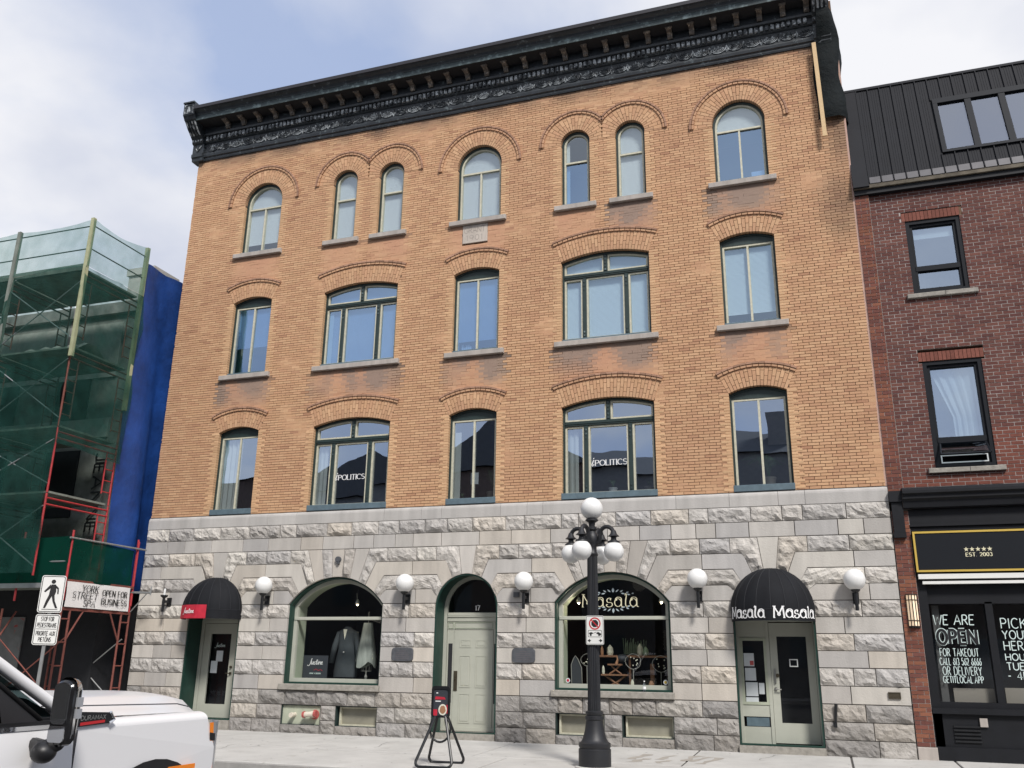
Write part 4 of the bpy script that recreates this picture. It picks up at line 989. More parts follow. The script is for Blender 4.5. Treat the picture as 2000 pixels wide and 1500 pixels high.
for k, (poly, rk, ri) in enumerate(blocks):
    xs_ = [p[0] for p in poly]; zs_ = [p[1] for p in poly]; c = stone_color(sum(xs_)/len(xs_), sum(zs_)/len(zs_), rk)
    if rk: b = rock_block(poly, k*0.37)
    else:
        b = MB(); b.prism(poly, -0.024+rnd.uniform(-.002, .002), 0.06, ch=0.005)
    if k in solo:
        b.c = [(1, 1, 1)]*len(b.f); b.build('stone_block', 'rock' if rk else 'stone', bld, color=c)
    else: (restr if rk else restm).add(b.v, b.f, c)
if restr.v: restr.build('rubble_stonework', 'rock', bld, kind='stuff')
if restm.v: restm.build('ashlar_stonework', 'stone', bld, kind='stuff')
# belt course
x = SX0; edges = [SX0]
for xx in (-15.23, -14.02, -12.64, -12.13, -11.37, -9.11, -8.2, -7.72, -6.35, -5.75, -5.4, -2.6, -1.55, -0.62, -0.12, 1.37): edges.append(xx)
for a, c in zip(edges, edges[1:]):
    b = MB(); p = [(-0.028, 4.594), (-0.028, 4.80), (-0.02, 4.835), (0.02, 4.884)]; g = .003
    v = [(a+g, q[0], q[1]) for q in p]+[(c-g, q[0], q[1]) for q in p]+[(a+g, .3, 4.884), (c-g, .3, 4.884), (a+g, .3, 4.594), (c-g, .3, 4.594)]
    b.add(v, [(0, 4, 5, 1), (1, 5, 6, 2), (2, 6, 7, 3), (3, 7, 9, 8), (0, 1, 2, 3, 8, 10), (4, 11, 9, 7, 6, 5), (0, 10, 11, 4)]); b.c = [(1, 1, 1)]*len(b.f)
    b.build('belt_stone', 'stone', bld, color=lerp(jit((0.48, 0.46, 0.435), .05), (0.42, 0.405, 0.39), rnd.random()*.4))
# wall body behind the stones (joint colour), cut round the openings course by course
b = MB(); z = 0.04
while z < 4.6:
    z2 = min(4.6, z+0.06); sp_ = []
    for cx, S, zl, kd in OPEN:
        if z2 <= zl+1e-6: continue
        if z >= S['zc']+S['rad']: continue
        hw = S['hw']
        if z2 > S['zc'] and kd == 'door' or z2 > 2.79:
            hw = min(S['hw'], math.sqrt(max(0, S['rad']**2-(z-S['zc'])**2)) if z > S['zc'] else S['hw'])
            hw = min(hw, S['hw'])
        sp_.append((cx-hw-0.01, cx+hw+0.01))
    for a, c, kd in BASE:
        if z2 > 0.27 and z < 0.66: sp_.append((a, c))
    for a, c in cut([(SX0+.004, SX1-.004)], sp_): b.box(a, c, 0.0, 0.33, z, z2+.0005)
    z = z2
b.build('wall_core', 'stone_joint', bld)

# ---- openings of the ground floor
def openline(cx, S, z0, d=0.0, n=16):
    hw = S['hw']-d; r = S['rad']-d; a = math.asin(min(1, hw/r))
    return [(cx-hw, z0+d), (cx+hw, z0+d)]+[(cx+r*math.sin(a-2*a*i/n), S['zc']+r*math.cos(a-2*a*i/n)) for i in range(n+1)]
def lining(cx, S, z0, y0, y1, m, name, parent, d=0.003):
    p = openline(cx, S, z0, d); b = MB(); n = len(p)
    v = [(q[0], y0, q[1]) for q in p]+[(q[0], y1, q[1]) for q in p]
    b.add(v, [(i, n+i, n+(i+1) % n, (i+1) % n)[::-1] for i in range(n)]); return b.build(name, m, parent)
def shop(cx, S, text):
    z0 = 1.105; b = MB(); yf = 0.26
    b.ring(openline(cx, S, z0), openline(cx, S, z0, 0.035), 0.035, yf+.1, False); wd = b.build('show_window', 'green_door', bld)
    b = MB(); b.ring(openline(cx, S, z0, 0.035), openline(cx, S, z0, 0.115), yf-0.06, yf+0.03, False); b.build('frame', 'sage', wd)
    b = MB(); b.prism(rect(cx-S['hw']+.04, cx+S['hw']-.04, 2.455, 2.525), yf-0.075, yf+.02, ch=.008); b.build('transom', 'sage', wd)
    hw = S['hw']-.11
    b = MB(); pts = rect(cx-hw, cx+hw, z0+.11, 2.46); pane(wd, pts, yf-.01, 'glass_shop')
    a = openline(cx, S, z0, .11)[2:]; pane(wd, [(cx-hw, 2.52), (cx+hw, 2.52)]+a, yf-.01, 'glass_shop')
    # lining of the deep inner reveal
    p = openline(cx, S, z0, .10); n = len(p); b = MB(); v = [(q[0], yf+.02, q[1]) for q in p]+[(q[0], .62, q[1]) for q in p]
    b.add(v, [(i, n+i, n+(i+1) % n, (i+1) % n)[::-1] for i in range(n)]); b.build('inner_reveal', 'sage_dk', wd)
    b = MB(); b.prism(rect(cx-1.23, cx+1.21, 0.975, 1.10), -0.10, 0.3, ch=.01); b.build('sill', 'rough_sill', wd)
    # dark shop room
    b = MB(); x0, x1 = cx-1.6, cx+1.6
    b.add([(x0, .6, .6), (x1, .6, .6), (x1, 4, .6), (x0, 4, .6), (x0, .6, 3.9), (x1, .6, 3.9), (x1, 4, 3.9), (x0, 4, 3.9)], [(0, 1, 2, 3), (3, 2, 6, 7), (0, 3, 7, 4), (1, 5, 6, 2), (4, 7, 6, 5)]); b.build('shop_room', 'room_dark', wd)
    b = MB(); b.box(cx-1.12, cx+1.12, .63, 1.5, 1.0, 1.12); b.build('display_floor', 'room_dark', wd)
    return wd
sw1 = shop(-10.20, SHOP, 0); sw2 = shop(-3.98, SHOP, 1)
# lettering and leaves on the lunette glass
mb = MB(); yl = 0.242
for i, c in enumerate('masala'): pass
mb = letters('masala', plane_xz(-4.64, 2.71, yl), 0.25, 0.010, thick=0.020, gap=0.16, fit=1.16); mb.build('lettering', 'gold_print', sw2)
mb = MB()
for zz, sgn in ((3.02, 1), (2.655, -1)):
    blade(mb, -3.985, zz-.03*sgn, yl, .10, .05, 90*sgn)
    for s in (-1, 1):
        for (dx, ln, an, dz) in ((.05, .09, 38, .0), (.14, .08, 30, .0), (.16, .09, -10, -.02), (.26, .07, 22, -.02), (.28, .08, -12, -.04), (.38, .05, 5, -.03)):
            blade(mb, -3.985+s*dx, zz+dz*sgn-.02*sgn, yl, ln, .028, an*sgn if s > 0 else 180-an*sgn)
mb.build('leaf_motif', 'silver_leaf', sw2)
# dark green reveals and doors
def doorway(cx, S, z0, depth):
    d = lining(cx, S, z0, 0.0, depth+.06, 'green_door', 'doorway', bld)
    b = MB(); b.ring(openline(cx, S, z0), openline(cx, S, z0, .03), -.004, .05, False); b.build('reveal_edge', 'green_door', d)
    return d
def sixpanel(x0, x1, z0, z1, y, parent):
    b = MB(); b.prism(rect(x0, x1, z0, z1), y, y+.045); d = b.build('door', 'sage', parent); w_ = x1-x0
    for px in (0.15, 0.56):
        for (a, c) in ((.07, .36), (.42, .74), (.82, .90)):
            b = MB(); q = rect(x0+px*w_, x0+(px+.29)*w_, z0+a*(z1-z0), z0+c*(z1-z0)); b.ring(q, inset(q, .02), y-.008, y+.002); b.prism(inset(q, .035), y-.007, y+.001, ch=.006); b.build('panel', 'sage', d)
    return d
# left shop door (black dome awning)
d1 = doorway(-13.34, DOOR, 0.30, 0.52); y = 0.50
b = MB(); b.box(-14.04, -12.64, -.06, .7, 0.06, .30); b.build('step', 'rough_sill', d1)
b = MB(); b.ring(rect(-14.03, -12.65, .305, 2.47), rect(-13.94, -12.84, .305, 2.40), y, y+.05); b.build('frame', 'sage', d1)
b = MB(); b.box(-14.03, -12.65, y+.01, y+.05, 2.472, 3.38); b.build('over_panel', 'sage', d1)
b = MB(); b.ring(rect(-13.93, -12.85, .31, 2.39), rect(-13.74, -13.18, .60, 2.16), y+.008, y+.05); dr = b.build('door', 'sage', d1)
pane(dr, rect(-13.74, -13.18, .60, 2.16), y+.03, 'glass_shop')
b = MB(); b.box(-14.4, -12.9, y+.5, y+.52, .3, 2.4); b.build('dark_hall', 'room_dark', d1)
justine(plane_xz(-13.62, 1.86, y+.026), .10, .011).build('lettering', 'chalk', dr)
b = MB(); b.box(-13.55, -13.37, y+.020, y+.022, 1.54, 1.78); b.build('notice', 'paper', dr)
b = MB(); b.box(-13.68, -13.50, y+.024, y+.026, 1.28, 1.55); b.build('notice', 'paper', dr)
b = MB(); b.lathe([(.03, -.03), (.03, 0)], (-13.10, y, 1.42), 10, axis='y'); b.lathe([(.032, -.02), (.03, 0)], (-13.10, y, 1.28), 10, axis='y'); b.tube([(-13.10, y-.05, 1.28), (-13.20, y-.05, 1.28)], .012, 6); b.build('handle', 'bronze', dr)
# number 17
d2 = doorway(-7.085, DOOR, 0.22, 0.52)
b = MB(); b.box(-7.77, -6.40, -.02, .7, 0.06, .225); b.build('step', 'rough_sill', d2)
S2 = DOOR
b = MB(); b.ring(openline(-7.085, S2, .23, .004), openline(-7.085, S2, .23, .075), y-.02, y+.06, False); b.build('frame', 'sage', d2)
b = MB(); b.prism(rect(-7.70, -6.47, 2.55, 2.62), y-.035, y+.05, ch=.008); b.prism(rect(-7.70, -6.47, 2.44, 2.55), y-.01, y+.05); b.prism(rect(-7.70, -6.47, 2.53, 2.555), y-.03, y); b.prism(rect(-7.70, -6.47, 2.27, 2.44), y+.005, y+.05); b.build('transom', 'sage', d2)
b = MB()
for (a, c) in ((-7.68, -7.56), (-7.53, -6.66), (-6.62, -6.50)):
    q = rect(a, c, 2.29, 2.42); b.ring(q, inset(q, .012), y-.004, y+.004)
b.build('transom_moulding', 'sage_dk', d2)
a = openline(-7.085, S2, .23, .075); q = [p for p in a[2:] if p[1] > 2.63]; pane(d2, [(q[-1][0], 2.62), (q[0][0], 2.62)]+q, y+.02, 'glass_shop')
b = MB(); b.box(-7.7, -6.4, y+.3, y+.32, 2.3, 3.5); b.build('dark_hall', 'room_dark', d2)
mb = letters('17', plane_xz(-7.07, 2.665, y+.014), .105, .022, gap=.22); mb.build('number', 'white_print', d2)
b = MB(); b.box(-7.70, -7.54, y+.012, y+.05, .23, 2.27); b.box(-6.645, -6.47, y+.012, y+.05, .23, 2.27); b.build('side_panel', 'sage', d2)
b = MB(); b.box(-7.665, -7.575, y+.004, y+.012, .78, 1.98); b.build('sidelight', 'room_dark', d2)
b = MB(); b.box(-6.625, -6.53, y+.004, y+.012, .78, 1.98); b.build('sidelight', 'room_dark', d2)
dr = sixpanel(-7.535, -6.65, .245, 2.26, y+.0, d2)
b = MB(); b.box(-7.52, -7.44, y-.012, y-.001, 1.02, 1.42); b.tube([(-7.48, y-.02, 1.26), (-7.48, y-.05, 1.26)], .012, 6); b.build('push_plate', 'bronze', dr)
b = MB(); b.box(-7.535, -6.65, y-.01, y+.03, .226, .243); b.build('threshold', 'black_iron', d2)
# right shop door (name awning)
S5 = OPEN[4][1]; c5 = -0.87; d3 = doorway(c5, S5, .225, .40); y = .38
b = MB(); b.box(-1.62, -.12, -.10, .6, .09, .22); b.build('step', 'rough_sill', d3)
b = MB(); b.ring(rect(c5-.735, c5+.735, .225, 3.36), rect(c5-.68, c5+.68, .225, 2.42), y-.01, y+.06); b.box(c5-.735, c5+.735, y+.02, y+.05, 2.42, 3.36); b.build('frame', 'sage', d3)
b = MB(); b.prism(rect(-1.06, -1.0, .23, 2.42), y-.012, y+.05); b.prism(rect(-1.55, -1.06, 2.12, 2.42), y+.005, y+.05); b.prism(rect(-1.55, -1.06, .70, .91), y+.005, y+.05); b.prism(rect(-1.55, -1.06, .23, .52), y+.005, y+.05); b.build('side_panel', 'sage', d3)
q = rect(-1.55, -1.06, .91, 2.12); b = MB(); b.ring(q, inset(q, .05), y-.008, y+.05); b.build('sidelight_frame', 'board_green', d3); pane(d3, inset(q, .05), y+.03, 'glass_shop')
b = MB(); b.box(-1.50, -1.09, y+.02, y+.03, .53, .69); b.build('vent', 'bluegrey', d3)
b = MB(); b.ring(rect(-.995, -.195, .25, 2.40), rect(-.86, -.325, .60, 2.15), y, y+.05); dr = b.build('door', 'sage', d3); pane(dr, rect(-.86, -.325, .60, 2.15), y+.03, 'glass_shop')
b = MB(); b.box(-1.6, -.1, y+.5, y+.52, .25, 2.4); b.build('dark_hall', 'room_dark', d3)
for (a, c, e, g) in ((-1.49, -1.30, 1.60, 1.84), (-1.48, -1.28, 1.34, 1.57), (-1.48, -1.26, 1.06, 1.31), (-1.24, -1.14, 1.10, 1.30), (-1.49, -1.26, .96, 1.04)): b = MB(); b.box(a, c, y+.020, y+.022, e, g); b.build('notice', 'paper', d3)
b = MB(); b.box(-1.38, -1.31, y+.0175, y+.019, 1.62, 1.70); b.build('notice_print', 'paper_red', d3)
q = rect(-.655, -.50, 1.60, 1.74); b = MB(); b.ring(q, inset(q, .018), y+.024, y+.03); b.build('notice_frame', 'white_print', dr)
b = MB(); b.box(-.945, -.915, y-.03, y-.001, 1.30, 1.55); b.lathe([(.03, -.02), (.03, 0)], (-.93, y, 1.20), 10, axis='y'); b.tube([(-.93, y-.05, 1.20), (-.83, y-.05, 1.19)], .012, 6); b.build('handle', 'steel', dr)
b = MB(); b.lathe([(.035, -.015), (.03, 0)], (-.885, y, 1.44), 12, axis='y'); b.build('lock', 'bronze', dr)
# cellar windows and the pipe board
for a, c, kd in BASE:
    b = MB(); o0 = rect(a, c, .265, .667); b.ring(o0, rect(a, c, .265, .667, .012), .0, .2, False); cw = b.build('cellar_window', 'green', bld)
    if kd == 'win':
        q = rect(a+.05, c-.01, .27, .655); b = MB(); b.ring(q, inset(q, .035), .09, .16); b.build('frame', 'cream', cw)
        q = inset(q, .035); b = MB(); b.add([(p[0], .15, p[1]) for p in q], [(0, 1, 2, 3)]); b.build('frosted_pane', 'frosted', cw)
    else:
        b = MB(); b.box(a+.012, c-.012, .04, .08, .272, .655); b.build('board', 'board_green', cw)
b = MB(); b.box(1.00, 1.205, -.045, -.02, 1.085, 1.195); b.ring(rect(1.0, 1.205, 1.085, 1.195), rect(1.0, 1.205, 1.085, 1.195, .015), -.052, -.044); b.build('mail_slot', 'bronze', bld)
# ================================================================== THINGS ON THE FACADE
mat('awning_seam', (0.014, 0.0155, 0.02), 0.8)
def dome_awning(cx, hw, zt, zb, val, depth, label, name='dome_awning'):
    t = thing(name, label, 'awning', (cx, -0.02, zb)); zk = zb+val; h = zt-zk; P = []; nf, ne = 40, 12
    def pt(fi, e, ex=0.0):
        rib = 1+0.012*math.cos(fi*14)
        return (cx+(hw*math.cos(e)*rib+ex)*math.sin(fi), -0.03-(depth*math.cos(e)*rib+ex)*math.cos(fi), zk+h*math.sin(e))
    for j in range(ne+1):
        e = math.pi/2*j/ne; P.append([pt(-math.pi/2+math.pi*i/nf, e) for i in range(nf+1)])
    rows = [[(p[0], p[1], zb) for p in P[0]], [(p[0], p[1], zb+val*.5) for p in P[0]]]+P
    b = MB(); b.grid(rows); b.build('canvas', 'awning', t, smooth='all')
    for i in range(9):
        fi = -math.pi/2+math.pi*(i+.5)/9; b = MB(); b.tube([pt(fi, math.pi/2*j/10, .004) for j in range(10)], .007, 5); b.build('seam', 'awning_seam', t)
    b = MB(); b.tube([(p[0], p[1], zk) for p in [pt(-math.pi/2+math.pi*i/nf, 0, .002) for i in range(nf+1)]], .006, 4); b.build('piping', 'awning_seam', t)
    def onval(u, v, k):       # text position: arc length u along the valance, height v above its foot
        # find angle for arc length (ellipse approximated numerically)
        return t, u
    tab = [0.0]; fs = [-math.pi/2]
    for i in range(1, 201):
        f0, f1 = -math.pi/2+math.pi*(i-1)/200, -math.pi/2+math.pi*i/200
        tab.append(tab[-1]+math.hypot(hw*(math.sin(f1)-math.sin(f0)), depth*(math.cos(f1)-math.cos(f0)))); fs.append(f1)
    tot = tab[-1]
    def mp_(u, v, k):
        s = max(0, min(tot-1e-6, u)); i = min(199, max(0, next((j for j in range(200) if tab[j+1] > s), 199)))
        fi = fs[i]+(fs[i+1]-fs[i])*(s-tab[i])/(tab[i+1]-tab[i]); ex = 0.012+0.0004*k
        rib = 1+0.012*math.cos(fi*14)
        zz = zb+v
        if zz <= zk: return (cx+(hw*rib+ex)*math.sin(fi), -0.03-(depth*rib+ex)*math.cos(fi), zz)
        e = math.asin(min(1, (zz-zk)/h)); return (cx+(hw*math.cos(e)*rib+ex)*math.sin(fi), -0.03-(depth*math.cos(e)*rib+ex)*math.cos(fi), zz)
    return t, mp_, tot
aw, mp_, tot = dome_awning(-0.87, 0.76, 3.39, 2.40, 0.20, 0.62, 'black dome awning lettered in white over the right shop door')
for st, wd_ in ((0.15, 0.76), (1.06, 0.84)):
    mb = letters('masala', lambda u, v, k: mp_(u+st+0.06, v+0.05, k), 0.20, 0.015, thick=0.027, gap=0.10, fit=wd_); mb.build('lettering', 'white_print', aw)
aw2, mp2, tot2 = dome_awning(-13.34, 0.76, 3.41, 2.46, 0.20, 0.62, 'black dome awning with small red name banner over the left door')
# red banner hung on the left half of the valance
P = [[mp2(0.50+0.82*i/10, z, 30) for i in range(11)] for z in (0.0, 0.15, 0.30)]
b = MB(); b.grid(P); rb = b.build('name_banner', 'red_banner', aw2)
mb = justine(lambda u, v, k: mp2(u+0.68, v+0.11, 60+k), .125, .017); mb.build('lettering', 'white_print', rb)

def wall_lamp(x, z, label, globe=True):
    t = thing('wall_lamp', label, 'lamp', (x, -0.02, z-0.45), group='globe lamps along the stone wall' if globe else None)
    b = MB(); b.box(x-.055, x+.055, -.06, -.022, z-.42, z-.22); b.build('wall_plate', 'black_iron', t)
    b = MB(); b.box(x-.028, x+.028, -.26, -.06, z-.345, z-.285); b.tube([(x, -.24, z-.55), (x, -.24, z-.20)], .032, 10); b.build('arm', 'black_iron', t)
    b = MB(); b.lathe([(.035, 0), (.075, .03), (.085, .05), (.085, .065)], (x, -.24, z-.235), 16); b.build('collar', 'black_iron', t)
    b = MB()
    if globe: b.ball((x, -.24, z), .195); b.build('globe', 'opal_white', t, smooth='all')
    else: b.lathe([(.028, 0), (.026, .10), (.02, .15)], (x, -.24, z-.17), 12); b.build('lamp_holder', 'opal_white', t)
    return t
wall_lamp(-11.93, 3.20, 'white globe wall lamp between the red name banner and the left show window')
wall_lamp(-8.42, 3.20, 'white globe wall lamp left of the arched door numbered 17')
wall_lamp(-5.74, 3.20, 'white globe wall lamp between door 17 and the gold lettered show window')
wall_lamp(-2.22, 3.20, 'white globe wall lamp between the gold lettered window and the white lettered awning')
wall_lamp(0.62, 3.14, 'white globe wall lamp right of the white lettered awning')
wall_lamp(-14.62, 3.18, 'black wall lamp without its globe beside the scaffold', False)
def plaque(x0, x1, z0, z1, label):
    cx = (x0+x1)/2; b = MB(); w_, h = (x1-x0)/2, (z1-z0)/2
    p = []
    for i in range(40):
        t = 2*math.pi*i/40; c, s = math.cos(t), math.sin(t); e = 0.36
        p.append((cx+w_*math.copysign(abs(c)**e, c), (z0+z1)/2+h*math.copysign(abs(s)**e, s)*(1 if abs(s) < .9 else 1.0)))
    b.prism(p, -.055, -.018, ch=.008); o = b.build('wall_plaque', 'plaque'); tag(o, label, 'plaque')
    b = MB()
    for i in range(5):
        zz = z1-.075-i*.04; wv = w_*(.35 if i == 0 else rnd.uniform(.55, .72)); b.box(cx-wv, cx+wv, -.0575, -.054, zz, zz+.012)
    b.build('raised_lines', 'plaque_mark', o)
plaque(-8.74, -8.24, 1.60, 1.88, 'grey metal wall plaque left of door 17')
plaque(-6.04, -5.55, 1.60, 1.89, 'grey metal wall plaque right of door 17')
# small fittings
t = thing('pipe_connection', 'white and red pipe connection sticking out of the pale board at the wall foot', 'pipe', (-10.75, 0.04, .45))
b = MB(); b.tube([(-11.02, .05, .47), (-11.03, -.10, .46)], .045, 10); b.lathe([(.05, -.12), (.055, -.10), (.055, -.06)], (-11.03, 0, .46), 12, axis='y'); b.build('short_pipe', 'pipe_white', t)
b = MB(); b.tube([(-10.52, .05, .49), (-10.52, -.08, .49)], .07, 12); b.tube([(-10.70, -.10, .48), (-10.46, -.10, .50)], .055, 12); b.build('pipe', 'pipe_white', t)
b = MB(); b.lathe([(.065, 0), (.068, .05)], (-10.74, -.10, .48), 12, axis='x'); b.lathe([(.065, 0), (.068, .05)], (-10.47, -.10, .50), 12, axis='x'); b.lathe([(.10, -.02), (.10, 0)], (-10.52, .045, .48), 14, axis='y'); b.build('cap', 'pipe_red', t)
b = MB(); b.lathe([(.065, -.06), (.07, -.03), (.07, 0)], (-10.18, -.02, 3.76), 14, axis='y'); b.box(-10.20, -10.14, -.08, -.03, 3.66, 3.71); tag(b.build('vent_cap', 'plaque'), 'small round grey vent cap on the keystone of the left show window', 'vent')
b = MB(); b.box(-6.02, -5.90, -.06, -.02, 2.90, 3.0); tag(b.build('junction_box', 'plaque'), 'small grey square box beside the lamp right of door 17', 'box')
b = MB(); b.tube([(.07, -.06, .62), (.11, -.10, .98)], [.022, .03], 8); b.box(.04, .10, -.10, -.03, .58, .66); tag(b.build('handrail_stub', 'black_iron'), 'short black iron stub leaning out beside the right door', 'rail')

# ================================================================== GOODS IN THE SHOW WINDOWS AND ON THE SILLS
# coat on a stand
def coat(x, y, zf):
    t = thing('coat_stand', 'dark grey coat over a pale shirt on a dress form', 'mannequin', (x, y, zf))
    prof = [(0.02, .30, .13), (.20, .29, .13), (.45, .245, .12), (.62, .205, .115), (.80, .215, .12), (.95, .235, .12), (1.03, .21, .105), (1.07, .12, .08), (1.12, .065, .06)]
    n = 20; b = MB(); v = []
    for (z, a, c) in prof:
        for k in range(n): tt = 2*math.pi*k/n; v.append((x+a*math.cos(tt), y+c*math.sin(tt)*(1+.06*math.sin(k*3)), zf+.10+z))
    b.add(v, [(i*n+k, i*n+(k+1) % n, (i+1)*n+(k+1) % n, (i+1)*n+k) for i in range(len(prof)-1) for k in range(n)]); b.build('coat', 'coat', t, smooth='all')
    for s in (-1, 1):
        b = MB(); b.tube([(x+s*.20, y, zf+1.10), (x+s*.29, y-.03, zf+.80), (x+s*.35, y-.06, zf+.42)], [.07, .068, .06], 10); b.build('sleeve', 'coat', t, smooth='all')
    b = MB(); b.add([(x-.05, y-.128, zf+1.16), (x, y-.135, zf+.93), (x+.05, y-.128, zf+1.16)], [(0, 1, 2)]); b.build('shirt', 'shirt', t)
    b = MB(); b.ball((x, y-.14, zf+.66), .018, 8, 6); b.build('button', 'white_print', t)
    b = MB(); b.tube([(x, y, zf), (x, y, zf+.12)], .02, 8); b.lathe([(.14, 0), (.14, .02)], (x, y, zf), 14); b.build('stand', 'black_iron', t)
coat(-10.36, 0.95, 1.12)
t = thing('hanging_dress', 'pale grey ragged dress hanging above a wire cage stand', 'dress', (-9.76, .78, 1.55))
n = 22; v = []; pr = [(2.42, .11), (2.30, .13), (2.10, .16), (1.90, .20), (1.70, .235), (1.60, .25)]
for (z, a) in pr:
    for k in range(n):
        tt = 2*math.pi*k/n; rr = a*(1+.10*math.sin(k*4.1)); zz = z-(0 if z > 1.65 else .16*abs(math.cos(tt*1.5)))
        v.append((-9.76+rr*math.cos(tt), .78+.5*rr*math.sin(tt), zz))
b = MB(); b.add(v, [(i*n+k, i*n+(k+1) % n, (i+1)*n+(k+1) % n, (i+1)*n+k)[::-1] for i in range(len(pr)-1) for k in range(n)]); b.build('cloth', 'dress', t, smooth='all')
b = MB(); b.tube([(-9.76, .78, 2.40), (-9.76, .78, 2.66)], .006, 5); b.tube([(-9.46, .78, 2.42), (-9.76, .78, 2.50), (-9.26, .78, 2.42)], .006, 5); b.build('hanger', 'wire', t)
t = thing('wire_cage', 'small wire cage on a turned stand below the hanging dress', 'cage', (-9.76, .80, 1.12))
b = MB()
for k in range(10):
    tt = 2*math.pi*k/10; b.tube([(-9.76+.12*math.cos(tt), .8+.08*math.sin(tt), 1.38), (-9.76+.12*math.cos(tt), .8+.08*math.sin(tt), 1.62)], .004, 4)
b.tube([(-9.76+.12*math.cos(2*math.pi*k/16), .8+.08*math.sin(2*math.pi*k/16), 1.38) for k in range(17)], .005, 4); b.build('bars', 'wire', t)
b = MB(); b.lathe([(.08, 0), (.05, .03), (.02, .08), (.035, .14), (.015, .2), (.015, .26)], (-9.76, .8, 1.12), 12); b.build('stand', 'wire', t)
t = thing('display_board', 'slate grey name board leaning in the left show window', 'sign', (-10.93, .60, 1.12))
b = MB(); v = rect(-11.24, -10.62, 1.18, 1.70); b.prism(v, .58, .60); b.build('board', 'sign_slate', t)
justine(plane_xz(-11.12, 1.50, .575), .135, .017).build('lettering', 'white_print', t)
mb = letters('HOME & DESIGN', plane_xz(-11.06, 1.30, .576), .028, .006, gap=.2); mb.build('small_lettering', 'chalk', t)
b = MB(); ribbon(b, [(-10.96, 1.38), (-10.90, 1.41), (-10.84, 1.375), (-10.78, 1.40), (-10.74, 1.37)], .01, .014, lambda u, v_, k: (u, .576, v_)); b.build('flourish', 'red_banner', t)
b = MB(); b.box(-11.0, -10.67, .62, .72, 1.12, 1.2); tag(b.build('sage_box', 'sage_dk'), 'low grey green box below the slate name board', 'box')
# right window goods
def item(name, mbs, label, cat, loc): 
    t = thing(name, label, cat, loc)
    for nm, b, m in mbs: b.build(nm, m, t)
    return t
b = MB(); b.box(-4.62, -3.0, .95, 1.35, 1.74, 1.78); b2 = MB(); [b2.box(x, x+.04, 1.0, 1.04, 1.12, 1.74) for x in (-4.6, -3.85, -3.06)]
item('display_shelf', [('shelf', b, 'driftwood'), ('upright', b2, 'driftwood')], 'dark wooden shelf across the gold lettered show window', 'shelf', (-3.8, 1.1, 1.12))
b = MB(); b.box(-4.36, -3.82, .66, .82, 1.38, 1.41); b.box(-4.22, -3.94, .66, .80, 1.58, 1.61)
b2 = MB(); b2.tube([(-4.30, .74, 1.13), (-4.05, .74, 1.25), (-3.86, .74, 1.39)], .022, 6); b2.tube([(-3.88, .74, 1.13), (-4.10, .74, 1.25), (-4.30, .74, 1.39)], .022, 6); b2.tube([(-4.20, .73, 1.41), (-4.06, .73, 1.5), (-3.97, .73, 1.59)], .018, 6); b2.tube([(-3.95, .73, 1.41), (-4.08, .73, 1.5), (-4.17, .73, 1.59)], .018, 6); b2.tube([(-4.40, .70, 1.15), (-4.1, .7, 1.13), (-3.80, .70, 1.15)], .03, 6)
b3 = MB(); b3.tube([(-4.05, .72, 1.61), (-4.02, .72, 1.70), (-4.04, .72, 1.78)], [.03, .022, .006], 6)
item('wooden_stand', [('shelf', b, 'driftwood'), ('branch', b2, 'driftwood'), ('figurine', b3, 'copper')], 'two tier stand of crossed reddish branches in the gold lettered window', 'stand', (-4.08, .72, 1.12))
def hoop(x, z, r, label, pts=16):
    b = MB(); b.tube([(x+r*math.cos(2*math.pi*k/pts)*(1+.1*math.sin(k)), .70, z+r*math.sin(2*math.pi*k/pts)) for k in range(pts+1)], .006, 5, caps=False)
    b2 = MB()
    for k in range(7): b2.ball((x+rnd.uniform(-.6, .6)*r, .69, z+rnd.uniform(-.7, .6)*r), .014, 8, 6)
    b3 = MB(); b3.tube([(x, .70, 1.12), (x, .70, z-r)], .008, 5)
    item('jewellery_hoop', [('ring', b, 'wire'), ('pendant', b2, 'crystal'), ('foot', b3, 'wire')], label, 'display', (x, .7, 1.12))
hoop(-3.70, 1.66, .15, 'round wire jewellery hoop right of the crossed branch stand')
hoop(-4.66, 1.68, .12, 'small wire jewellery hoop near the left edge of the gold lettered window')
hoop(-3.14, 1.62, .16, 'wide wire jewellery hoop near the right edge of the gold lettered window')
b = MB(); q = [(-4.98, 1.20), (-4.99, 1.58), (-4.94, 1.70), (-4.90, 1.76), (-4.84, 1.68), (-4.77, 1.52), (-4.76, 1.20)]
b.tube([(p[0], .68, p[1]) for p in q+[q[0]]], .008, 5); b2 = MB(); b2.prism(q, .685, .70)
item('pointed_mirror', [('rim', b, 'wire'), ('glass', b2, 'sign_slate')], 'pointed arch mirror leaning at the left of the gold lettered window', 'mirror', (-4.88, .69, 1.12))
def crystal(x, y, z, h, r, m, label):
    b = MB(); b.lathe([(r*.8, 0), (r, h*.25), (r*.85, h*.7), (r*.08, h)], (x, y, z), 6); tag(b.build('crystal_point', m), label, 'crystal')
crystal(-4.42, 1.05, 1.78, .19, .035, 'copper', 'rust coloured crystal point at the left end of the dark shelf')
crystal(-4.25, 1.05, 1.78, .21, .07, 'crystal', 'white crystal cluster on the left of the dark shelf')
crystal(-3.62, 1.05, 1.78, .24, .06, 'crystal', 'tall pale crystal on the right of the dark shelf')
crystal(-3.50, 1.05, 1.78, .18, .06, 'crystal_green', 'greenish crystal beside the tall pale one on the dark shelf')
crystal(-4.33, .75, 1.41, .17, .03, 'crystal', 'pale crystal point on the lower tier of the branch stand')
crystal(-3.72, .66, 1.12, .20, .04, 'crystal', 'white crystal standing low beside the necklace bust')
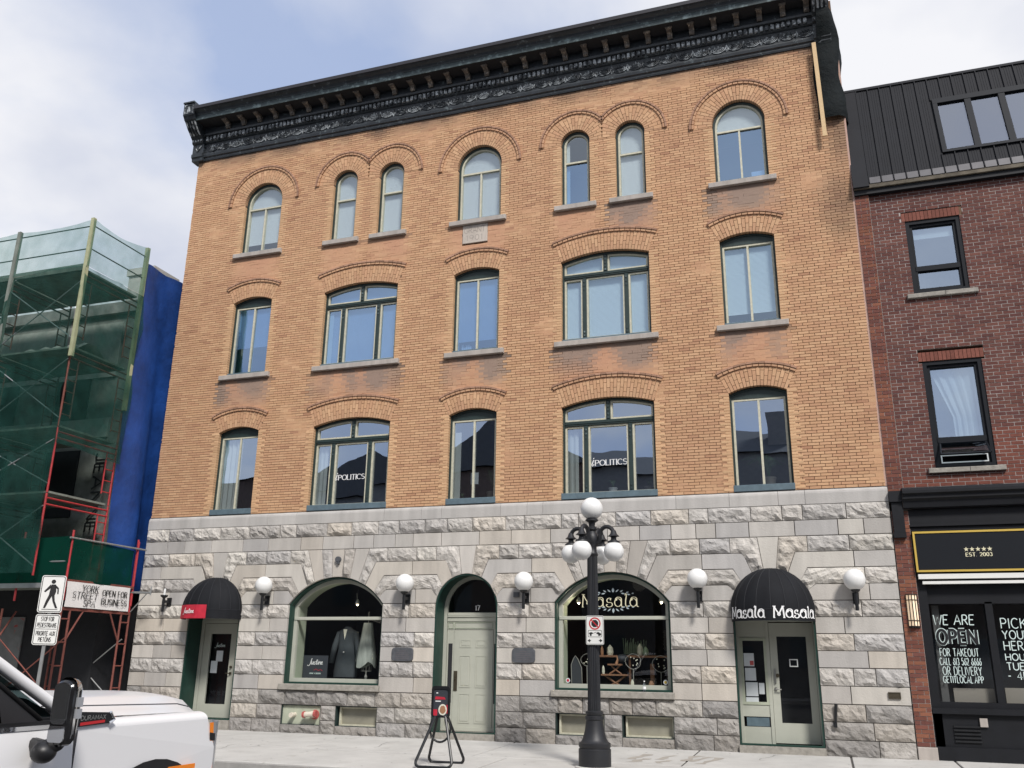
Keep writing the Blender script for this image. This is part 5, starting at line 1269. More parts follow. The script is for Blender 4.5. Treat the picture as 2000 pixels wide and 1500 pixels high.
b = MB(); b.box(-3.42, -3.26, .66, .74, 1.12, 1.16); b.tube([(-3.34, .70, 1.16), (-3.34, .69, 1.24), (-3.34, .70, 1.29)], [.075, .05, .03], 10)
tag(b.build('necklace_bust', 'copper'), 'small copper brown necklace bust on the display floor', 'bust')
b = MB(); b.box(-3.40, -3.32, .95, .99, 1.12, 1.62); tag(b.build('carved_panel', 'driftwood'), 'tall narrow carved wooden panel behind the necklace bust', 'panel')
b = MB()
for i in range(26):
    x = -3.98+.02*i*.9; b.tube([(x, 1.2, 1.80), (x+rnd.uniform(-.02, .02), 1.2, 2.05+rnd.uniform(-.06, .08))], .005, 4)
tag(b.build('hanging_beads', 'crystal_green'), 'rack of thin green bead strings above the dark shelf', 'beads')
b = MB(); b.ball((-3.95, .82, 1.72), .13, 16, 10, .6); tag(b.build('grey_bowl', 'sign_slate'), 'grey rounded bowl behind the crossed branch stand', 'bowl')
b = MB(); b.box(-5.0, -4.66, .66, .76, 1.12, 1.19); tag(b.build('wooden_tray', 'driftwood'), 'low brown wooden tray at the left of the window floor', 'tray')
for x, m, lb in ((-4.94, 'red_banner', 'small round red and white sticker low in the left corner of the gold lettered window'), (-2.98, 'gold', 'small yellow sticker low in the right corner of the gold lettered window')):
    b = MB(); b.lathe([(.045, 0), (.045, .004)], (x, .236, 1.28), 14, axis='y'); o = b.build('sticker', 'pot_white'); tag(o, lb, 'sticker')
    b = MB(); b.lathe([(.028, -.002), (.028, 0)], (x, .236, 1.28), 12, axis='y'); b.build('print', m, o)
t = thing('plastic_bottle', 'small clear plastic bottle standing on the stone sill', 'bottle', (-3.35, -.02, 1.10))
b = MB(); b.lathe([(.03, 0), (.032, .05), (.028, .10), (.032, .13), (.012, .17), (.012, .185)], (-3.35, -.02, 1.10), 12); b.build('body', 'plastic_clear', t)
b = MB(); b.lathe([(.014, 0), (.014, .02)], (-3.35, -.02, 1.285), 10); b.build('cap', 'white_print', t)
b = MB(); b.lathe([(.033, 0), (.033, .05)], (-3.35, -.02, 1.15), 12); b.build('wrapper', 'white_print', t)
# spot lamps in the lunette
def spot(x, label, s):
    t = thing('spot_lamp', label, 'lamp', (x, .5, 2.9)); b = MB(); b.tube([(x, .5, 3.06), (x+.02*s, .5, 2.92)], .006, 5); b.build('stem', 'wire', t)
    b = MB(); b.lathe([(.02, .1), (.045, .05), (.05, 0)], (x+.03*s, .5, 2.82), 12); b.build('shade', 'steel', t)
    b = MB(); b.ball((x+.03*s, .5, 2.815), .03, 10, 8); b.build('bulb', 'lamp_lit', t)
    ld = bpy.data.lights.new('bulb_light', 'POINT'); ld.energy = 4; ld.color = (1, .86, .66); ld.shadow_soft_size = .04; lo2_ = link(bpy.data.objects.new('bulb_light', ld)); lo2_.parent = t; lo2_.location = Vector((x+.03*s, .5, 2.76))-OFF[t.name]
MATS.setdefault('lamp_lit', mat('lamp_lit', (0.9, 0.8, 0.6), 0.5, emit=((1.0, 0.80, 0.5), 3.0)))
spot(-9.95, 'small silver spot lamp hanging above the dark grey coat', 1)
spot(-4.80, 'small silver spot lamp left of the gold lettering', 1); spot(-3.02, 'small silver spot lamp right of the gold lettering', -1)
# seen through the glass from the street: set each back along its line of sight
# potted plants behind the second-floor glass
def plant(x, y, z, pr, ph, pm, h, nl, label, spread=.3, palm=False):
    t = thing('potted_plant', label, 'plant', (x, y, z)); b = MB(); b.lathe([(pr*.72, 0), (pr, ph*.9), (pr*1.06, ph*.9), (pr*1.06, ph)], (x, y, z), 16); b.build('pot', pm, t, smooth=True)
    b = MB()
    for i in range(nl):
        an = 2*math.pi*i/nl+rnd.uniform(-.3, .3); ln = h*rnd.uniform(.6, 1); sp_ = spread*rnd.uniform(.6, 1.1)
        p0 = Vector((x, y, z+ph)); p3 = p0+Vector((math.cos(an)*sp_, math.sin(an)*sp_*.45, ln*(.75 if palm else 1)))
        p1 = p0+Vector((math.cos(an)*sp_*.15, math.sin(an)*.05, ln*.6)); pm_ = p0+Vector((math.cos(an)*sp_*.6, math.sin(an)*sp_*.3, ln*.95))
        pts = [p0, p1, pm_, p3]
        if palm:
            for k in range(1, 8):
                q = pts[1].lerp(pts[2], k/7) if k < 4 else pts[2].lerp(pts[3], (k-3)/4)
                for s in (-1, 1):
                    d = Vector((math.cos(an+s*1.1)*.10, math.sin(an+s*1.1)*.05, -.03)); w_ = Vector((0, 0, .008)); b.add([tuple(q-w_), tuple(q+d), tuple(q+w_)], [(0, 1, 2)])
            b.tube([tuple(p) for p in pts], .005, 4)
        else:
            wv = Vector((-math.sin(an), math.cos(an)*.4, 0))*.012; b.add([tuple(p0), tuple(p1+wv), tuple(pm_+wv), tuple(p3), tuple(pm_-wv), tuple(p1-wv)], [(0, 1, 5), (1, 2, 4, 5), (2, 3, 4)])
    b.build('foliage', 'leafy', t)
zf = 5.02
plant(-3.98, .42, zf, .095, .15, 'pot_white', .20, 22, 'small plant in a white pot behind the right second floor lettering', .14)
plant(-3.22, .50, zf, .10, .16, 'pot_tan', .16, 12, 'leafy plant in a tan pot in the right side pane of the lettered window', .12)
plant(-6.72, .46, zf, .13, .20, 'pot_tan', .55, 20, 'spiky plant in a tan pot in the window above door 17', .28)
plant(-7.40, .40, zf, .05, .07, 'pot_tan', .14, 14, 'tiny plant low in the corner of the window above door 17', .09)
plant(-.78, .48, zf, .14, .22, 'pot_tan', .60, 14, 'feathery palm in a pot in the rightmost second floor window', .48, True)
b = MB(); b.box(-7.13, -6.95, .18, .19, 5.36, 5.62); tag(b.build('window_notice', 'paper'), 'pale paper notice on the glass above door 17', 'notice')
b = MB(); [b.box(-7.5+.05*i, -7.46+.05*i, .3, .45, 8.5, 8.5+rnd.uniform(.14, .22)) for i in range(5)]; tag(b.build('paper_files', 'paper'), 'white paper files on the third floor centre window ledge', 'papers')

# ================================================================== STREET LAMP
LX, LY = -3.60, -3.10; z0 = wz(LY)
t = thing('street_lamp', 'black fluted street lamp with five white globes', 'street lamp', (LX, LY, z0))
b = MB(); b.lathe([(.32, -.02), (.32, .012), (.30, .02)], (LX, LY, z0), 24); b.build('footing', 'concrete', t)
b = MB(); b.lathe([(.258, .01), (.258, .27), (.24, .285), (.255, .31), (.255, .36), (.215, .385), (.19, .43), (.158, .54), (.142, .64), (.135, .70), (.148, .715), (.148, .76), (.125, .775), (.14, .80), (.14, .83), (.105, .85)], (LX, LY, z0), 28); b.build('base', 'lamp_black', t, smooth=True)
b = MB(); b.lathe([(.106, .80), (.086, 3.30)], (LX, LY, z0), 40, flute=.09); b.build('fluted_post', 'lamp_black', t)
b = MB(); b.lathe([(.075, 3.29), (.095, 3.31), (.10, 3.34), (.08, 3.37), (.075, 3.45), (.10, 3.52), (.115, 3.62), (.085, 3.68), (.06, 3.72), (.085, 3.75), (.085, 3.78), (.05, 3.81), (.06, 3.87), (.11, 3.90), (.11, 3.92), (.07, 3.95)], (LX, LY, z0), 20); b.build('capital', 'lamp_black', t, smooth=True)
b = MB(); b.ball((LX, LY, z0+4.11), .193); b.build('globe', 'opal_white', t, smooth='all')
for k in range(4):
    an = R(-12+90*k); ca, sa = math.cos(an), math.sin(an)
    P_ = lambda r, z: (LX+ca*r, LY+sa*r, z0+z)
    pts = [P_(.07, 3.50), P_(.14, 3.55)]+[P_(.275+.125*math.cos(R(180-q)), 3.66+.125*math.sin(R(180-q))) for q in range(0, 181, 20)]
    b = MB(); b.tube(pts, .036, 8); ar = b.build('arm', 'lamp_black', t, smooth=True)
    c_ = P_(.40, 3.54)
    b = MB(); b.lathe([(.105, 0), (.10, .02), (.05, .045), (.045, .085), (.07, .10), (.10, .105), (.06, .14), (.04, .20), (.015, .22)], (c_[0], c_[1], c_[2]-.03), 16); b.build('fitter', 'lamp_black', ar, smooth=True)
    b = MB(); b.ball((c_[0], c_[1], c_[2]-.175), .168); b.build('globe', 'opal_white', t, smooth='all')
# no stopping sign strapped to the post
t = thing('no_stopping_sign', 'white no stopping sign with red ring strapped to the street lamp', 'sign', (LX, LY-.11, z0), None)
def rrect(cx, cz, w_, h, r, n=4):
    p = []
    for (sx, sz, a0) in ((1, -1, -90), (1, 1, 0), (-1, 1, 90), (-1, -1, 180)):
        for i in range(n+1):
            a = R(a0+90*i/n); p.append((cx+sx*(w_/2-r)+r*math.cos(a), cz+sz*(h/2-r)+r*math.sin(a)))
    return p
sx, sz, sy_ = LX+.055, 2.13, LY-.115
b = MB(); b.prism(rrect(sx, sz, .30, .46, .025), sy_, sy_+.004); b.build('plate', 'sign_white', t)
b = MB(); o_ = rrect(sx, sz, .285, .445, .02); b.ring(o_, rrect(sx, sz, .273, .433, .016), sy_-.0015, sy_); b.build('border', 'black_print', t)
b = MB(); p = [(sx+.062*math.cos(R(22.5+45*i)), sz+.105+.062*math.sin(R(22.5+45*i))) for i in range(8)]; b.prism(p, sy_-.0012, sy_)
for s in (-1, 1):
    q = [(sx+s*.125, sz-.165), (sx+s*.085, sz-.135), (sx+s*.085, sz-.195)]; q = q if s < 0 else q[::-1]; q = q if (q[1][0]-q[0][0])*(q[2][1]-q[0][1])-(q[1][1]-q[0][1])*(q[2][0]-q[0][0]) > 0 else q[::-1]; b.prism(q, sy_-.0012, sy_); b.prism(rect(sx+s*.085-.02, sx+s*.085+.02, sz-.172, sz-.158), sy_-.0014, sy_)
o_ = rrect(sx, sz-.055, .23, .11, .015); b.ring(o_, rrect(sx, sz-.055, .218, .098, .012), sy_-.0015, sy_)
b.prism([(sx-.105, sz-.045), (sx-.08, sz-.075), (sx-.02, sz-.05), (sx-.06, sz-.03)], sy_-.0012, sy_); b.prism([(sx+.02, sz-.055), (sx+.10, sz-.085), (sx+.105, sz-.055), (sx+.05, sz-.025)], sy_-.0012, sy_)
b.prism([(sx-.02, sz-.05), (sx+.03, sz-.032), (sx+.028, sz-.026), (sx-.02, sz-.042)], sy_-.0013, sy_)
for dx in (-.07, .07): b.lathe([(.016, -.0016), (.016, 0)], (sx+dx, sy_, sz-.078), 10, axis='y')
b.build('symbol', 'black_print', t)
b = MB(); n = 28; ro, ri = .098, .078; C_ = (sx, sz+.105); o_ = [(C_[0]+ro*math.cos(2*math.pi*i/n), C_[1]+ro*math.sin(2*math.pi*i/n)) for i in range(n)]; i_ = [(C_[0]+ri*math.cos(2*math.pi*i/n), C_[1]+ri*math.sin(2*math.pi*i/n)) for i in range(n)]
b.ring(o_, i_, sy_-.002, sy_); b.prism([(C_[0]-.062, C_[1]+.05), (C_[0]+.05, C_[1]-.062), (C_[0]+.062, C_[1]-.05), (C_[0]-.05, C_[1]+.062)], sy_-.0024, sy_); b.build('red_ring', 'sign_red', t)

# ================================================================== PEDESTRIAN SIGN
PX, PY = -14.86, -3.32; t = thing('pedestrian_sign', 'white walking figure sign on a galvanised post by the scaffold', 'sign', (PX, PY, wz(PY)), world=False, rz=R(32))
b = MB(); b.box(-.03, .03, .0, .05, 0, 3.1); b.build('post', 'galv', t)
def psign(zc_, h, w_=.46):
    b = MB(); b.prism(rrect(0, zc_, w_, h, .05), -.02, -.014); o = b.build('plate', 'sign_white', t)
    b = MB(); b.ring(rrect(0, zc_, w_-.03, h-.03, .04), rrect(0, zc_, w_-.055, h-.055, .03), -.0225, -.02); b.build('border', 'black_print', o); return o
o1 = psign(2.78, .74); o2 = psign(2.08, .60)
b = MB(); z_ = 2.78
b.lathe([(.042, -.003), (.042, 0)], (.0, -.02, z_+.245), 14, axis='y')
for q in ([(-.03, z_+.19), (.05, z_+.19), (.075, z_+.05), (.055, z_-.03), (-.055, z_-.03), (-.045, z_+.08)], [(-.045, z_+.19), (-.02, z_+.13), (-.13, z_+.03), (-.155, z_+.05)][::-1], [(.045, z_+.185), (.115, z_+.12), (.125, z_-.0), (.10, z_+.0), (.09, z_+.10), (.05, z_+.12)][::-1], [(-.055, z_-.03), (.01, z_-.03), (-.04, z_-.15), (-.085, z_-.28), (-.125, z_-.28), (-.09, z_-.13)], [(-.0, z_-.03), (.055, z_-.03), (.075, z_-.14), (.145, z_-.28), (.10, z_-.28), (.035, z_-.15)]):
    q = q if sum(a[0]*c[1]-c[0]*a[1] for a, c in zip(q, q[1:]+q[:1])) > 0 else q[::-1]; b.prism(q, -.0232, -.02)
b.box(-.15, .15, -.0232, -.02, z_-.31, z_-.30); b.build('walking_figure', 'black_print', o1)
def pz(z): return lambda u, v, k: (u, -.0235-.0002*k, z+v)
for i, tx in enumerate(('STOP FOR', 'PEDESTRIANS', 'PRIORITE AUX', 'PIETONS')):
    zz = 2.08+(.165, .045, -.115, -.235)[i]; mb = letters(tx, pz(zz), .082, .010, gap=.24, center=True, fit={0: .24, 1: .35, 2: .35, 3: .23}[i]); mb.build('lettering', 'black_print', o2)
b = MB(); b.box(-.19, .19, -.0225, -.02, 2.08+.006, 2.08+.014); b.add([(.01, -.0235, 2.08-.145), (.035, -.0235, 2.08-.125), (.03, -.0235, 2.08-.118), (.005, -.0235, 2.08-.138)], [(0, 1, 2, 3)]); b.build('rule', 'black_print', o2)

# ================================================================== SANDWICH BOARD
AX, AY = -5.93, -3.88; t = thing('sandwich_board', 'black tubular sandwich sign with food poster on the pavement', 'sign', (AX, AY, wz(AY)), world=False, rz=R(6))
def leg(yb, sgn):
    pts = []; w2 = .29; z_t = .74
    loop = [(-.085, z_t), (-w2+.0, .10)]+[(-w2+.065+.065*math.cos(R(a)), .085+.065*math.sin(R(a))) for a in range(180, 271, 15)]+[(w2-.065+.065*math.cos(R(a)), .085+.065*math.sin(R(a))) for a in range(270, 361, 15)]+[(w2, .10), (.085, z_t)]
    pts = [(x, sgn*(.06+(.38-.06)*(1-z/z_t)), z) for x, z in loop]; b = MB(); b.tube(pts, .023, 8); b.build('leg', 'black_iron', t, smooth=True)
leg(-.2, -1); leg(.2, 1)
b = MB(); b.tube([(.17*math.cos(2*math.pi*k/24), -.055, .56+.20*math.sin(2*math.pi*k/24)) for k in range(25)], .017, 8, caps=False); b.build('hoop', 'black_iron', t, smooth=True)
b = MB(); b.prism(rrect(0, .965, .31, .48, .05), -.065, -.045); b.ring(rrect(0, .965, .31, .48, .05), rrect(0, .95, .245, .415, .04), -.08, -.06); pn = b.build('panel', 'black_iron', t)
b = MB(); b.prism(rrect(0, .95, .245, .415, .03), -.0665, -.064); b.build('poster', 'sign_slate', pn)
b = MB(); n = 24; b.prism([(.035+.07*math.cos(2*math.pi*i/n), .845+.085*math.sin(2*math.pi*i/n)) for i in range(n)], -.0685, -.066); b.build('plate_print', 'shirt', pn)
b = MB(); b.prism([(.035+.05*math.cos(2*math.pi*i/n)*(1+.1*math.sin(5*i)), .845+.062*math.sin(2*math.pi*i/n)*(1+.1*math.sin(4*i))) for i in range(n)], -.0700, -.068); b.build('food_print', 'copper', pn)
b = MB(); b.prism(rect(-.12, -.055, .755, .85), -.0675, -.066); b.prism(rect(.095, .12, .79, .92), -.0675, -.066); b.prism([(-.10, 1.0), (.08, 1.0), (.06, 1.035), (-.09, 1.045)], -.0675, -.066); b.build('red_print', 'red_banner', pn)
b = MB(); b.box(-.09, .0, -.0675, -.066, .965, .98); b.box(-.08, -.05, -.0675, -.066, 1.09, 1.105); b.build('white_lines', 'white_print', pn)
# ================================================================== RED BRICK BUILDING (right)
rb_ = thing('red_brick_building', 'dark red brick building with black mansard roof and black shop front', 'building', (5, 4, .1))
RX0, RX1, RW = 1.655, 6.6, 0.055
RWIN = [(2.27, 3.28, 8.70, 10.31, 0), (2.25, 3.29, 5.18, 7.29, 1), (4.75, 5.78, 8.70, 10.31, 0), (4.75, 5.78, 5.18, 7.29, 0)]
RED = [(0.142, 0.058, 0.046), (0.125, 0.05, 0.041), (0.155, 0.066, 0.051), (0.112, 0.046, 0.04), (0.138, 0.061, 0.05)]
ORG = [(0.20, 0.078, 0.052), (0.175, 0.066, 0.048), (0.225, 0.09, 0.055), (0.15, 0.06, 0.048)]
RP, RL, RJ = 0.071, 0.212, 0.012
rbk = []; back = MB(); z = 4.70; row = 0
while z < 11.06:
    sp_ = [(a, c) for a, c, e, g, _ in RWIN if z+RP > e and z < g]
    sp_ += [(a-.06, c+.06) for a, c, e, g, _ in RWIN if z+RP > g and z < g+.185]
    for a, c in cut([(RX0, RX1)], sp_):
        back.box(a, c, RW+.0045, RW+.3, z, z+RP+.0005)
        st = RX0+(RL/2 if row % 2 else 0)-RL; x = st+RL*math.floor((a-st)/RL)
        while x < c-.01:
            x0, x1 = max(a, x+RJ/2), min(c, x+RL-RJ/2)
            if x1-x0 > .03: rbk.append((x0, x1, z+RJ/2, z+RP-RJ/2))
            x += RL
    z += RP; row += 1
back.build('mortar_bed', 'mortar_grey', rb_)
def red_color(x, z): 
    c = jit(rnd.choice(RED), .12)
    if z < 5.9 and x > 3.3 or z < 5.05: c = lerp(c, (0.22, 0.07, 0.045), .5)
    return c
rfull = sorted([q for q in rbk if abs(q[1]-q[0]-(RL-RJ)) < 1e-4 and q[0] < 4.9], key=lambda q: (q[0]-2.5)**2*.5+(q[2]-5)**2)
rs = set(rfull[:300]); hx, hz = (RL-RJ)/2, (RP-RJ)/2
b = MB(); b.add([(-hx, 0, -hz), (hx, 0, -hz), (hx, 0, hz), (-hx, 0, hz), (-hx, .012, -hz), (hx, .012, -hz), (hx, .012, hz), (-hx, .012, hz)], [(0, 1, 2, 3), (1, 5, 6, 2), (4, 0, 3, 7), (3, 2, 6, 7), (4, 5, 1, 0)]); rme = shared_mesh(b, 'brick', 'redbrick')
mass = MB()
for q in rbk:
    x0, x1, z0_, z1_ = q; y = RW+rnd.uniform(-.003, .002)
    if q in rs: piece('brick', rme, rb_, ((x0+x1)/2, y, (z0_+z1_)/2), red_color((x0+x1)/2, (z0_+z1_)/2)); continue
    mass.add([(x0, y, z0_), (x1, y, z0_), (x1, y, z1_), (x0, y, z1_), (x0, RW+.012, z0_), (x1, RW+.012, z0_), (x1, RW+.012, z1_), (x0, RW+.012, z1_)], [(0, 1, 2, 3), (1, 5, 6, 2), (4, 0, 3, 7), (3, 2, 6, 7), (4, 5, 1, 0)], red_color((x0+x1)/2, (z0_+z1_)/2))
# pilaster beside the tan building, and the brick pier of the shop front
bk2 = MB()
def strip(x0, x1, za, zb, yf, cols, jx=.010):
    z = za; r_ = 0
    while z < zb-.02:
        bs = [x0, x0+.212, x1] if r_ % 2 == 0 else [x0, x0+.10, x1]
        for a, c in zip(bs, bs[1:]):
            if c-a < .03: continue
            y = yf+rnd.uniform(-.004, .003)
            mass.prism(rect(a+jx/2, c-jx/2, z+jx/2, min(zb, z+RP)-jx/2), y, yf+.02, jit(rnd.choice(cols), .15))
        z += RP; r_ += 1
    bk2.box(x0, x1, yf+.008, yf+.3, za, zb)
strip(1.372, 1.645, 4.75, 11.02, -.015, ORG); strip(1.382, 1.68, .31, 4.40, -.0, ORG)
mass.build('brickwork', 'redbrick', rb_, kind='stuff'); bk2.build('pier_core', 'mortar_grey', rb_)
b = MB(); b.prism(rect(1.38, 1.70, .09, .305), -.03, .2, ch=.01); b.build('pier_base', 'sill_stone', rb_)
for wi, (a, c, e, g, op_) in enumerate(RWIN):
    for k in range(int((c-a+.12)/.072)):                                   # soldier course
        x = a-.06+k*.072; b = MB(); b.prism(rect(x+.004, x+.068, g+.004, g+.185), RW-.004, RW+.03); b.c = [(1, 1, 1)]*len(b.f); b.build('soldier_brick', 'redbrick', rb_, color=jit((0.20, .075, .055), .15))
    b = MB(); b.box(a-.06, c+.06, RW+.01, RW+.2, g, g+.185); b.build('soldier_bed', 'mortar', rb_)
    b = MB(); b.ring(rect(a, c, e, g), rect(a, c, e, g, .075), RW+.02, RW+.2); b.ring(rect(a, c, e, g, .075), rect(a, c, e, g, .13), RW+.06, RW+.2, False); wd = b.build('window', 'black_frame', rb_)
    b = MB(); b.prism(rect(a-.13, a+(c-a)/2+.05-.002, e-.095, e-.003), RW-.07, RW+.1, ch=.008); b.prism(rect(a+(c-a)/2+.052, c+.13, e-.095, e-.003), RW-.068, RW+.1, ch=.008); b.build('sill', 'rough_sill', wd)
    tz = e+(.56 if wi % 2 == 0 else .55)
    b = MB(); b.prism(rect(a+.10, c-.10, tz-.05, tz+.05), RW+.05, RW+.2); b.build('transom', 'black_frame', wd)
    pane(wd, rect(a+.12, c-.12, tz+.05, g-.12), RW+.12, 'glass_black')
    if not op_: pane(wd, rect(a+.12, c-.12, e+.12, tz-.05), RW+.12, 'glass_black')
    else:      # hopper sash tilted outwards
        zt_ = tz-.06; zb_ = e+.23; yo = -.10
        fr = [(a+.13, zt_, RW+.06), (c-.13, zt_, RW+.06), (c-.10, zb_, yo), (a+.10, zb_, yo)]
        b = MB()
        for p, q in zip(fr, fr[1:]+fr[:1]): b.tube([(p[0], p[2], p[1]), (q[0], q[2], q[1])], .022, 4)
        b.build('hopper_sash', 'black_frame', wd); b = MB(); b.add([(p[0], p[2], p[1]) for p in fr], [(3, 2, 1, 0)]); b.build('pane', 'glass_black', wd)
        b = MB(); b.ring(rect(a+.12, c-.12, e+.10, e+.26), rect(a+.12, c-.12, e+.10, e+.26, .022), RW+.05, RW+.1); b.build('inner_rail', 'pot_white', wd)
        b = MB(); b.grid([[(a+.13+(c-a-.26)*i/14*(1 if zz > 6.2 else .60)+(0 if zz > 6.2 else .40*(c-a-.26)), RW+.2+.02*math.sin(i*2), zz) for i in range(15)] for zz in (tz, 6.2, g-.12)]); b.build('curtain', 'paper', wd)
    b = MB(); b.box(a, c, RW+.6, RW+.62, e, g); b.build('dark_room', 'room_dark', wd)
    if wi in (0, 2):
        b = MB(); b.box(a+.1, c-.1, RW+.16, RW+.17, g-.36, g-.1); b.build('blind', 'blind', wd)
# mansard
MY0, MZ0, MY1, MZ1 = -.12, 11.20, .55, 13.86
def ms(s, p=0.0): n_ = (-(MZ1-MZ0), (MY1-MY0)); l = math.hypot(*n_); return (MY0+(MY1-MY0)*s+n_[0]/l*p, MZ0+(MZ1-MZ0)*s+n_[1]/l*p)
def sl(mb, x0, x1, s0, s1, p0, p1):
    q = [ms(s0, p1), ms(s1, p1), ms(s0, p0), ms(s1, p0)]
    v = [(x0, q[0][0], q[0][1]), (x1, q[0][0], q[0][1]), (x1, q[1][0], q[1][1]), (x0, q[1][0], q[1][1]), (x0, q[2][0], q[2][1]), (x1, q[2][0], q[2][1]), (x1, q[3][0], q[3][1]), (x0, q[3][0], q[3][1])]
    mb.add(v, [(0, 1, 2, 3), (1, 5, 6, 2), (4, 0, 3, 7), (3, 2, 6, 7), (4, 5, 1, 0)])
b = MB(); sl(b, 1.40, 9, 0, 1, -.15, -.012); b.box(1.40, 9, .80, 9, 13.4, 13.84); roof = b.build('mansard_roof', 'black_frame', rb_)
x = 1.68; k = 0; WX0, WX1, WS0, WS1 = 3.14, 5.36, .19, .76
while x < 6.4:
    segs = [(0.0, 1.0)] if x+.24 < WX0+.06 or x > WX1-.02 else [(0, WS0), (WS1, 1.0)]
    for s0, s1 in segs:
        b = MB(); sl(b, x+.006, x+.234, s0+.0, s1, -.01, .0); sl(b, x-.008, x+.008, s0, s1, -.01, .032)
        for q in (.07, .115, .16): sl(b, x+q, x+q+.012, s0, s1, -.005, .006)
        b.build('standing_seam_panel', 'mansard', roof)
        if s0 == 0: b = MB(); sl(b, x+.012, x+.228, -.005, .055, -.005, .009); b.build('drip_strip', 'mansard_light', roof)
    x += .24; k += 1
b = MB(); sl(b, 1.36, 1.672, -.03, 1.01, -.1, .02); sl(b, 1.34, 9, 1.0, 1.025, -.2, .03); b.build('edge_flashing', 'mansard', roof)
b = MB(); sl(b, WX0, WX0+.09, WS0, WS1, -.1, .05); sl(b, WX0, WX1, WS1-.05, WS1, -.1, .052); sl(b, WX0, WX1, WS0, WS0+.025, -.1, .048)
for x in (3.75, 4.39, 5.03): sl(b, x, x+.12, WS0+.025, WS1-.05, -.1, .044)
dw = b.build('dormer_window', 'black_frame', rb_)
for x0, x1 in ((3.23, 3.75), (3.87, 4.39), (4.51, 5.03)):
    q0, q1 = ms(WS0+.02, .0), ms(WS1-.05, .0); b = MB(); b.add([(x0, q0[0], q0[1]), (x1, q0[0], q0[1]), (x1, q1[0], q1[1]), (x0, q1[0], q1[1])], [(0, 1, 2, 3)]); b.build('pane', 'glass_pale', dw)
    q0, q1 = ms(WS0+.02, -.045), ms(WS1-.05, -.045); b = MB(); b.add([(x0-.05, q0[0], q0[1]), (x1+.05, q0[0], q0[1]), (x1+.05, q1[0], q1[1]), (x0-.05, q1[0], q1[1])], [(0, 1, 2, 3)]); b.build('blind', 'blind', dw)  # pale sheet added behind the dormer glass, imitates the bright cloud reflection
b = MB(); b.box(1.37, 9, -.12, .3, 11.10, 11.19); b.build('eave_board', 'old_wood', roof)
b = MB(); b.box(1.37, 9, -.07, .3, 10.99, 11.098); b.build('eave_trim', 'black_paint', roof)
b = MB(); b.box(1.42, 9, 1.2, 8, .1, 11.1); b.box(1.42, 9, .9, 8, 11.1, 13.4); b.build('building_core', 'brown_bldg', rb_)
# shop front
b = MB(); b.box(RX1, 9, .06, .3, 4.7, 11.06); b.build('plain_wall', 'redbrick', rb_)
sfr = extrude([(.1, 4.82), (-.16, 4.80), (-.22, 4.74), (-.22, 4.69), (-.17, 4.66), (-.17, 4.60), (-.12, 4.56), (-.10, 4.44), (-.04, 4.42)], 1.60, 9).build('shop_cornice', 'black_paint', rb_)
b = MB(); b.box(1.372, 1.60, -.12, .1, 4.56, 4.76); b.box(1.40, 1.595, -.08, .1, 3.93, 4.555); b.box(1.385, 1.60, -.095, .1, 3.90, 3.98); b.build('bracket_block', 'black_paint', sfr)
b = MB(); b.box(1.68, 9, .02, .3, 4.02, 4.42); b.box(1.68, 9, -.02, .02, 4.10, 4.14); b.build('frieze_board', 'black_paint', rb_)
t = thing('shop_sign', 'black sign board with gold border and five stars', 'sign', (3.2, -.06, 3.26))
b = MB(); b.box(1.70, 4.70, -.06, .1, 3.27, 4.0); b.build('board', 'black_frame', t)
b = MB(); b.ring(rect(1.70, 4.70, 3.27, 4.0), rect(1.70, 4.70, 3.27, 4.0, .035), -.072, -.06); b.build('gold_border', 'gold', t)
for k in range(5):
    b = MB(); cx, cz = 2.56+.095*k, 3.66; p = [(cx+(.045 if i % 2 == 0 else .018)*math.sin(math.pi*i/5), cz+(.045 if i % 2 == 0 else .018)*math.cos(math.pi*i/5)) for i in range(10)][::-1]; b.prism(p, -.066, -.06); b.build('star', 'gold_print', t)
letters('EST. 2003', plane_xz(2.545, 3.535, -.063), .062, .009, thick=.015, gap=.22, serif=.08, fit=.42).build('lettering', 'gold_print', t)
b = MB(); b.box(1.72, 4.70, -.05, .1, 3.15, 3.235); b.box(1.78, 4.70, -.03, .06, 3.06, 3.11); tag(b.build('awning_case', 'sign_white'), 'white folded awning case below the black and gold sign', 'awning')
b = MB(); b.box(1.69, 1.84, .06, .3, .3, 4.02); b.box(2.76, 2.88, .12, .3, 1.0, 2.75); b.box(1.84, 9, .12, .3, 2.72, 4.02); b.box(1.84, 9, .10, .3, .92, 1.05); b.box(4.0, 4.12, .12, .3, 1.05, 2.72); b.build('shop_frame', 'black_paint', rb_)
b = MB(); b.box(1.70, 9, .06, .3, .32, .92); b.box(1.69, 9, .0, .3, .09, .32); b.box(1.69, 9, -.01, .3, .86, .95); b.build('stall_riser', 'black_paint', rb_)
b = MB(); [b.box(2.0, 2.42, .035, .06, .40+.06*k, .43+.06*k) for k in range(5)]; b.build('louvre', 'black_iron', rb_)
b = MB(); b.box(2.42, 2.54, .02, .06, .66, .80); b.build('meter_box', 'sill_stone', rb_)
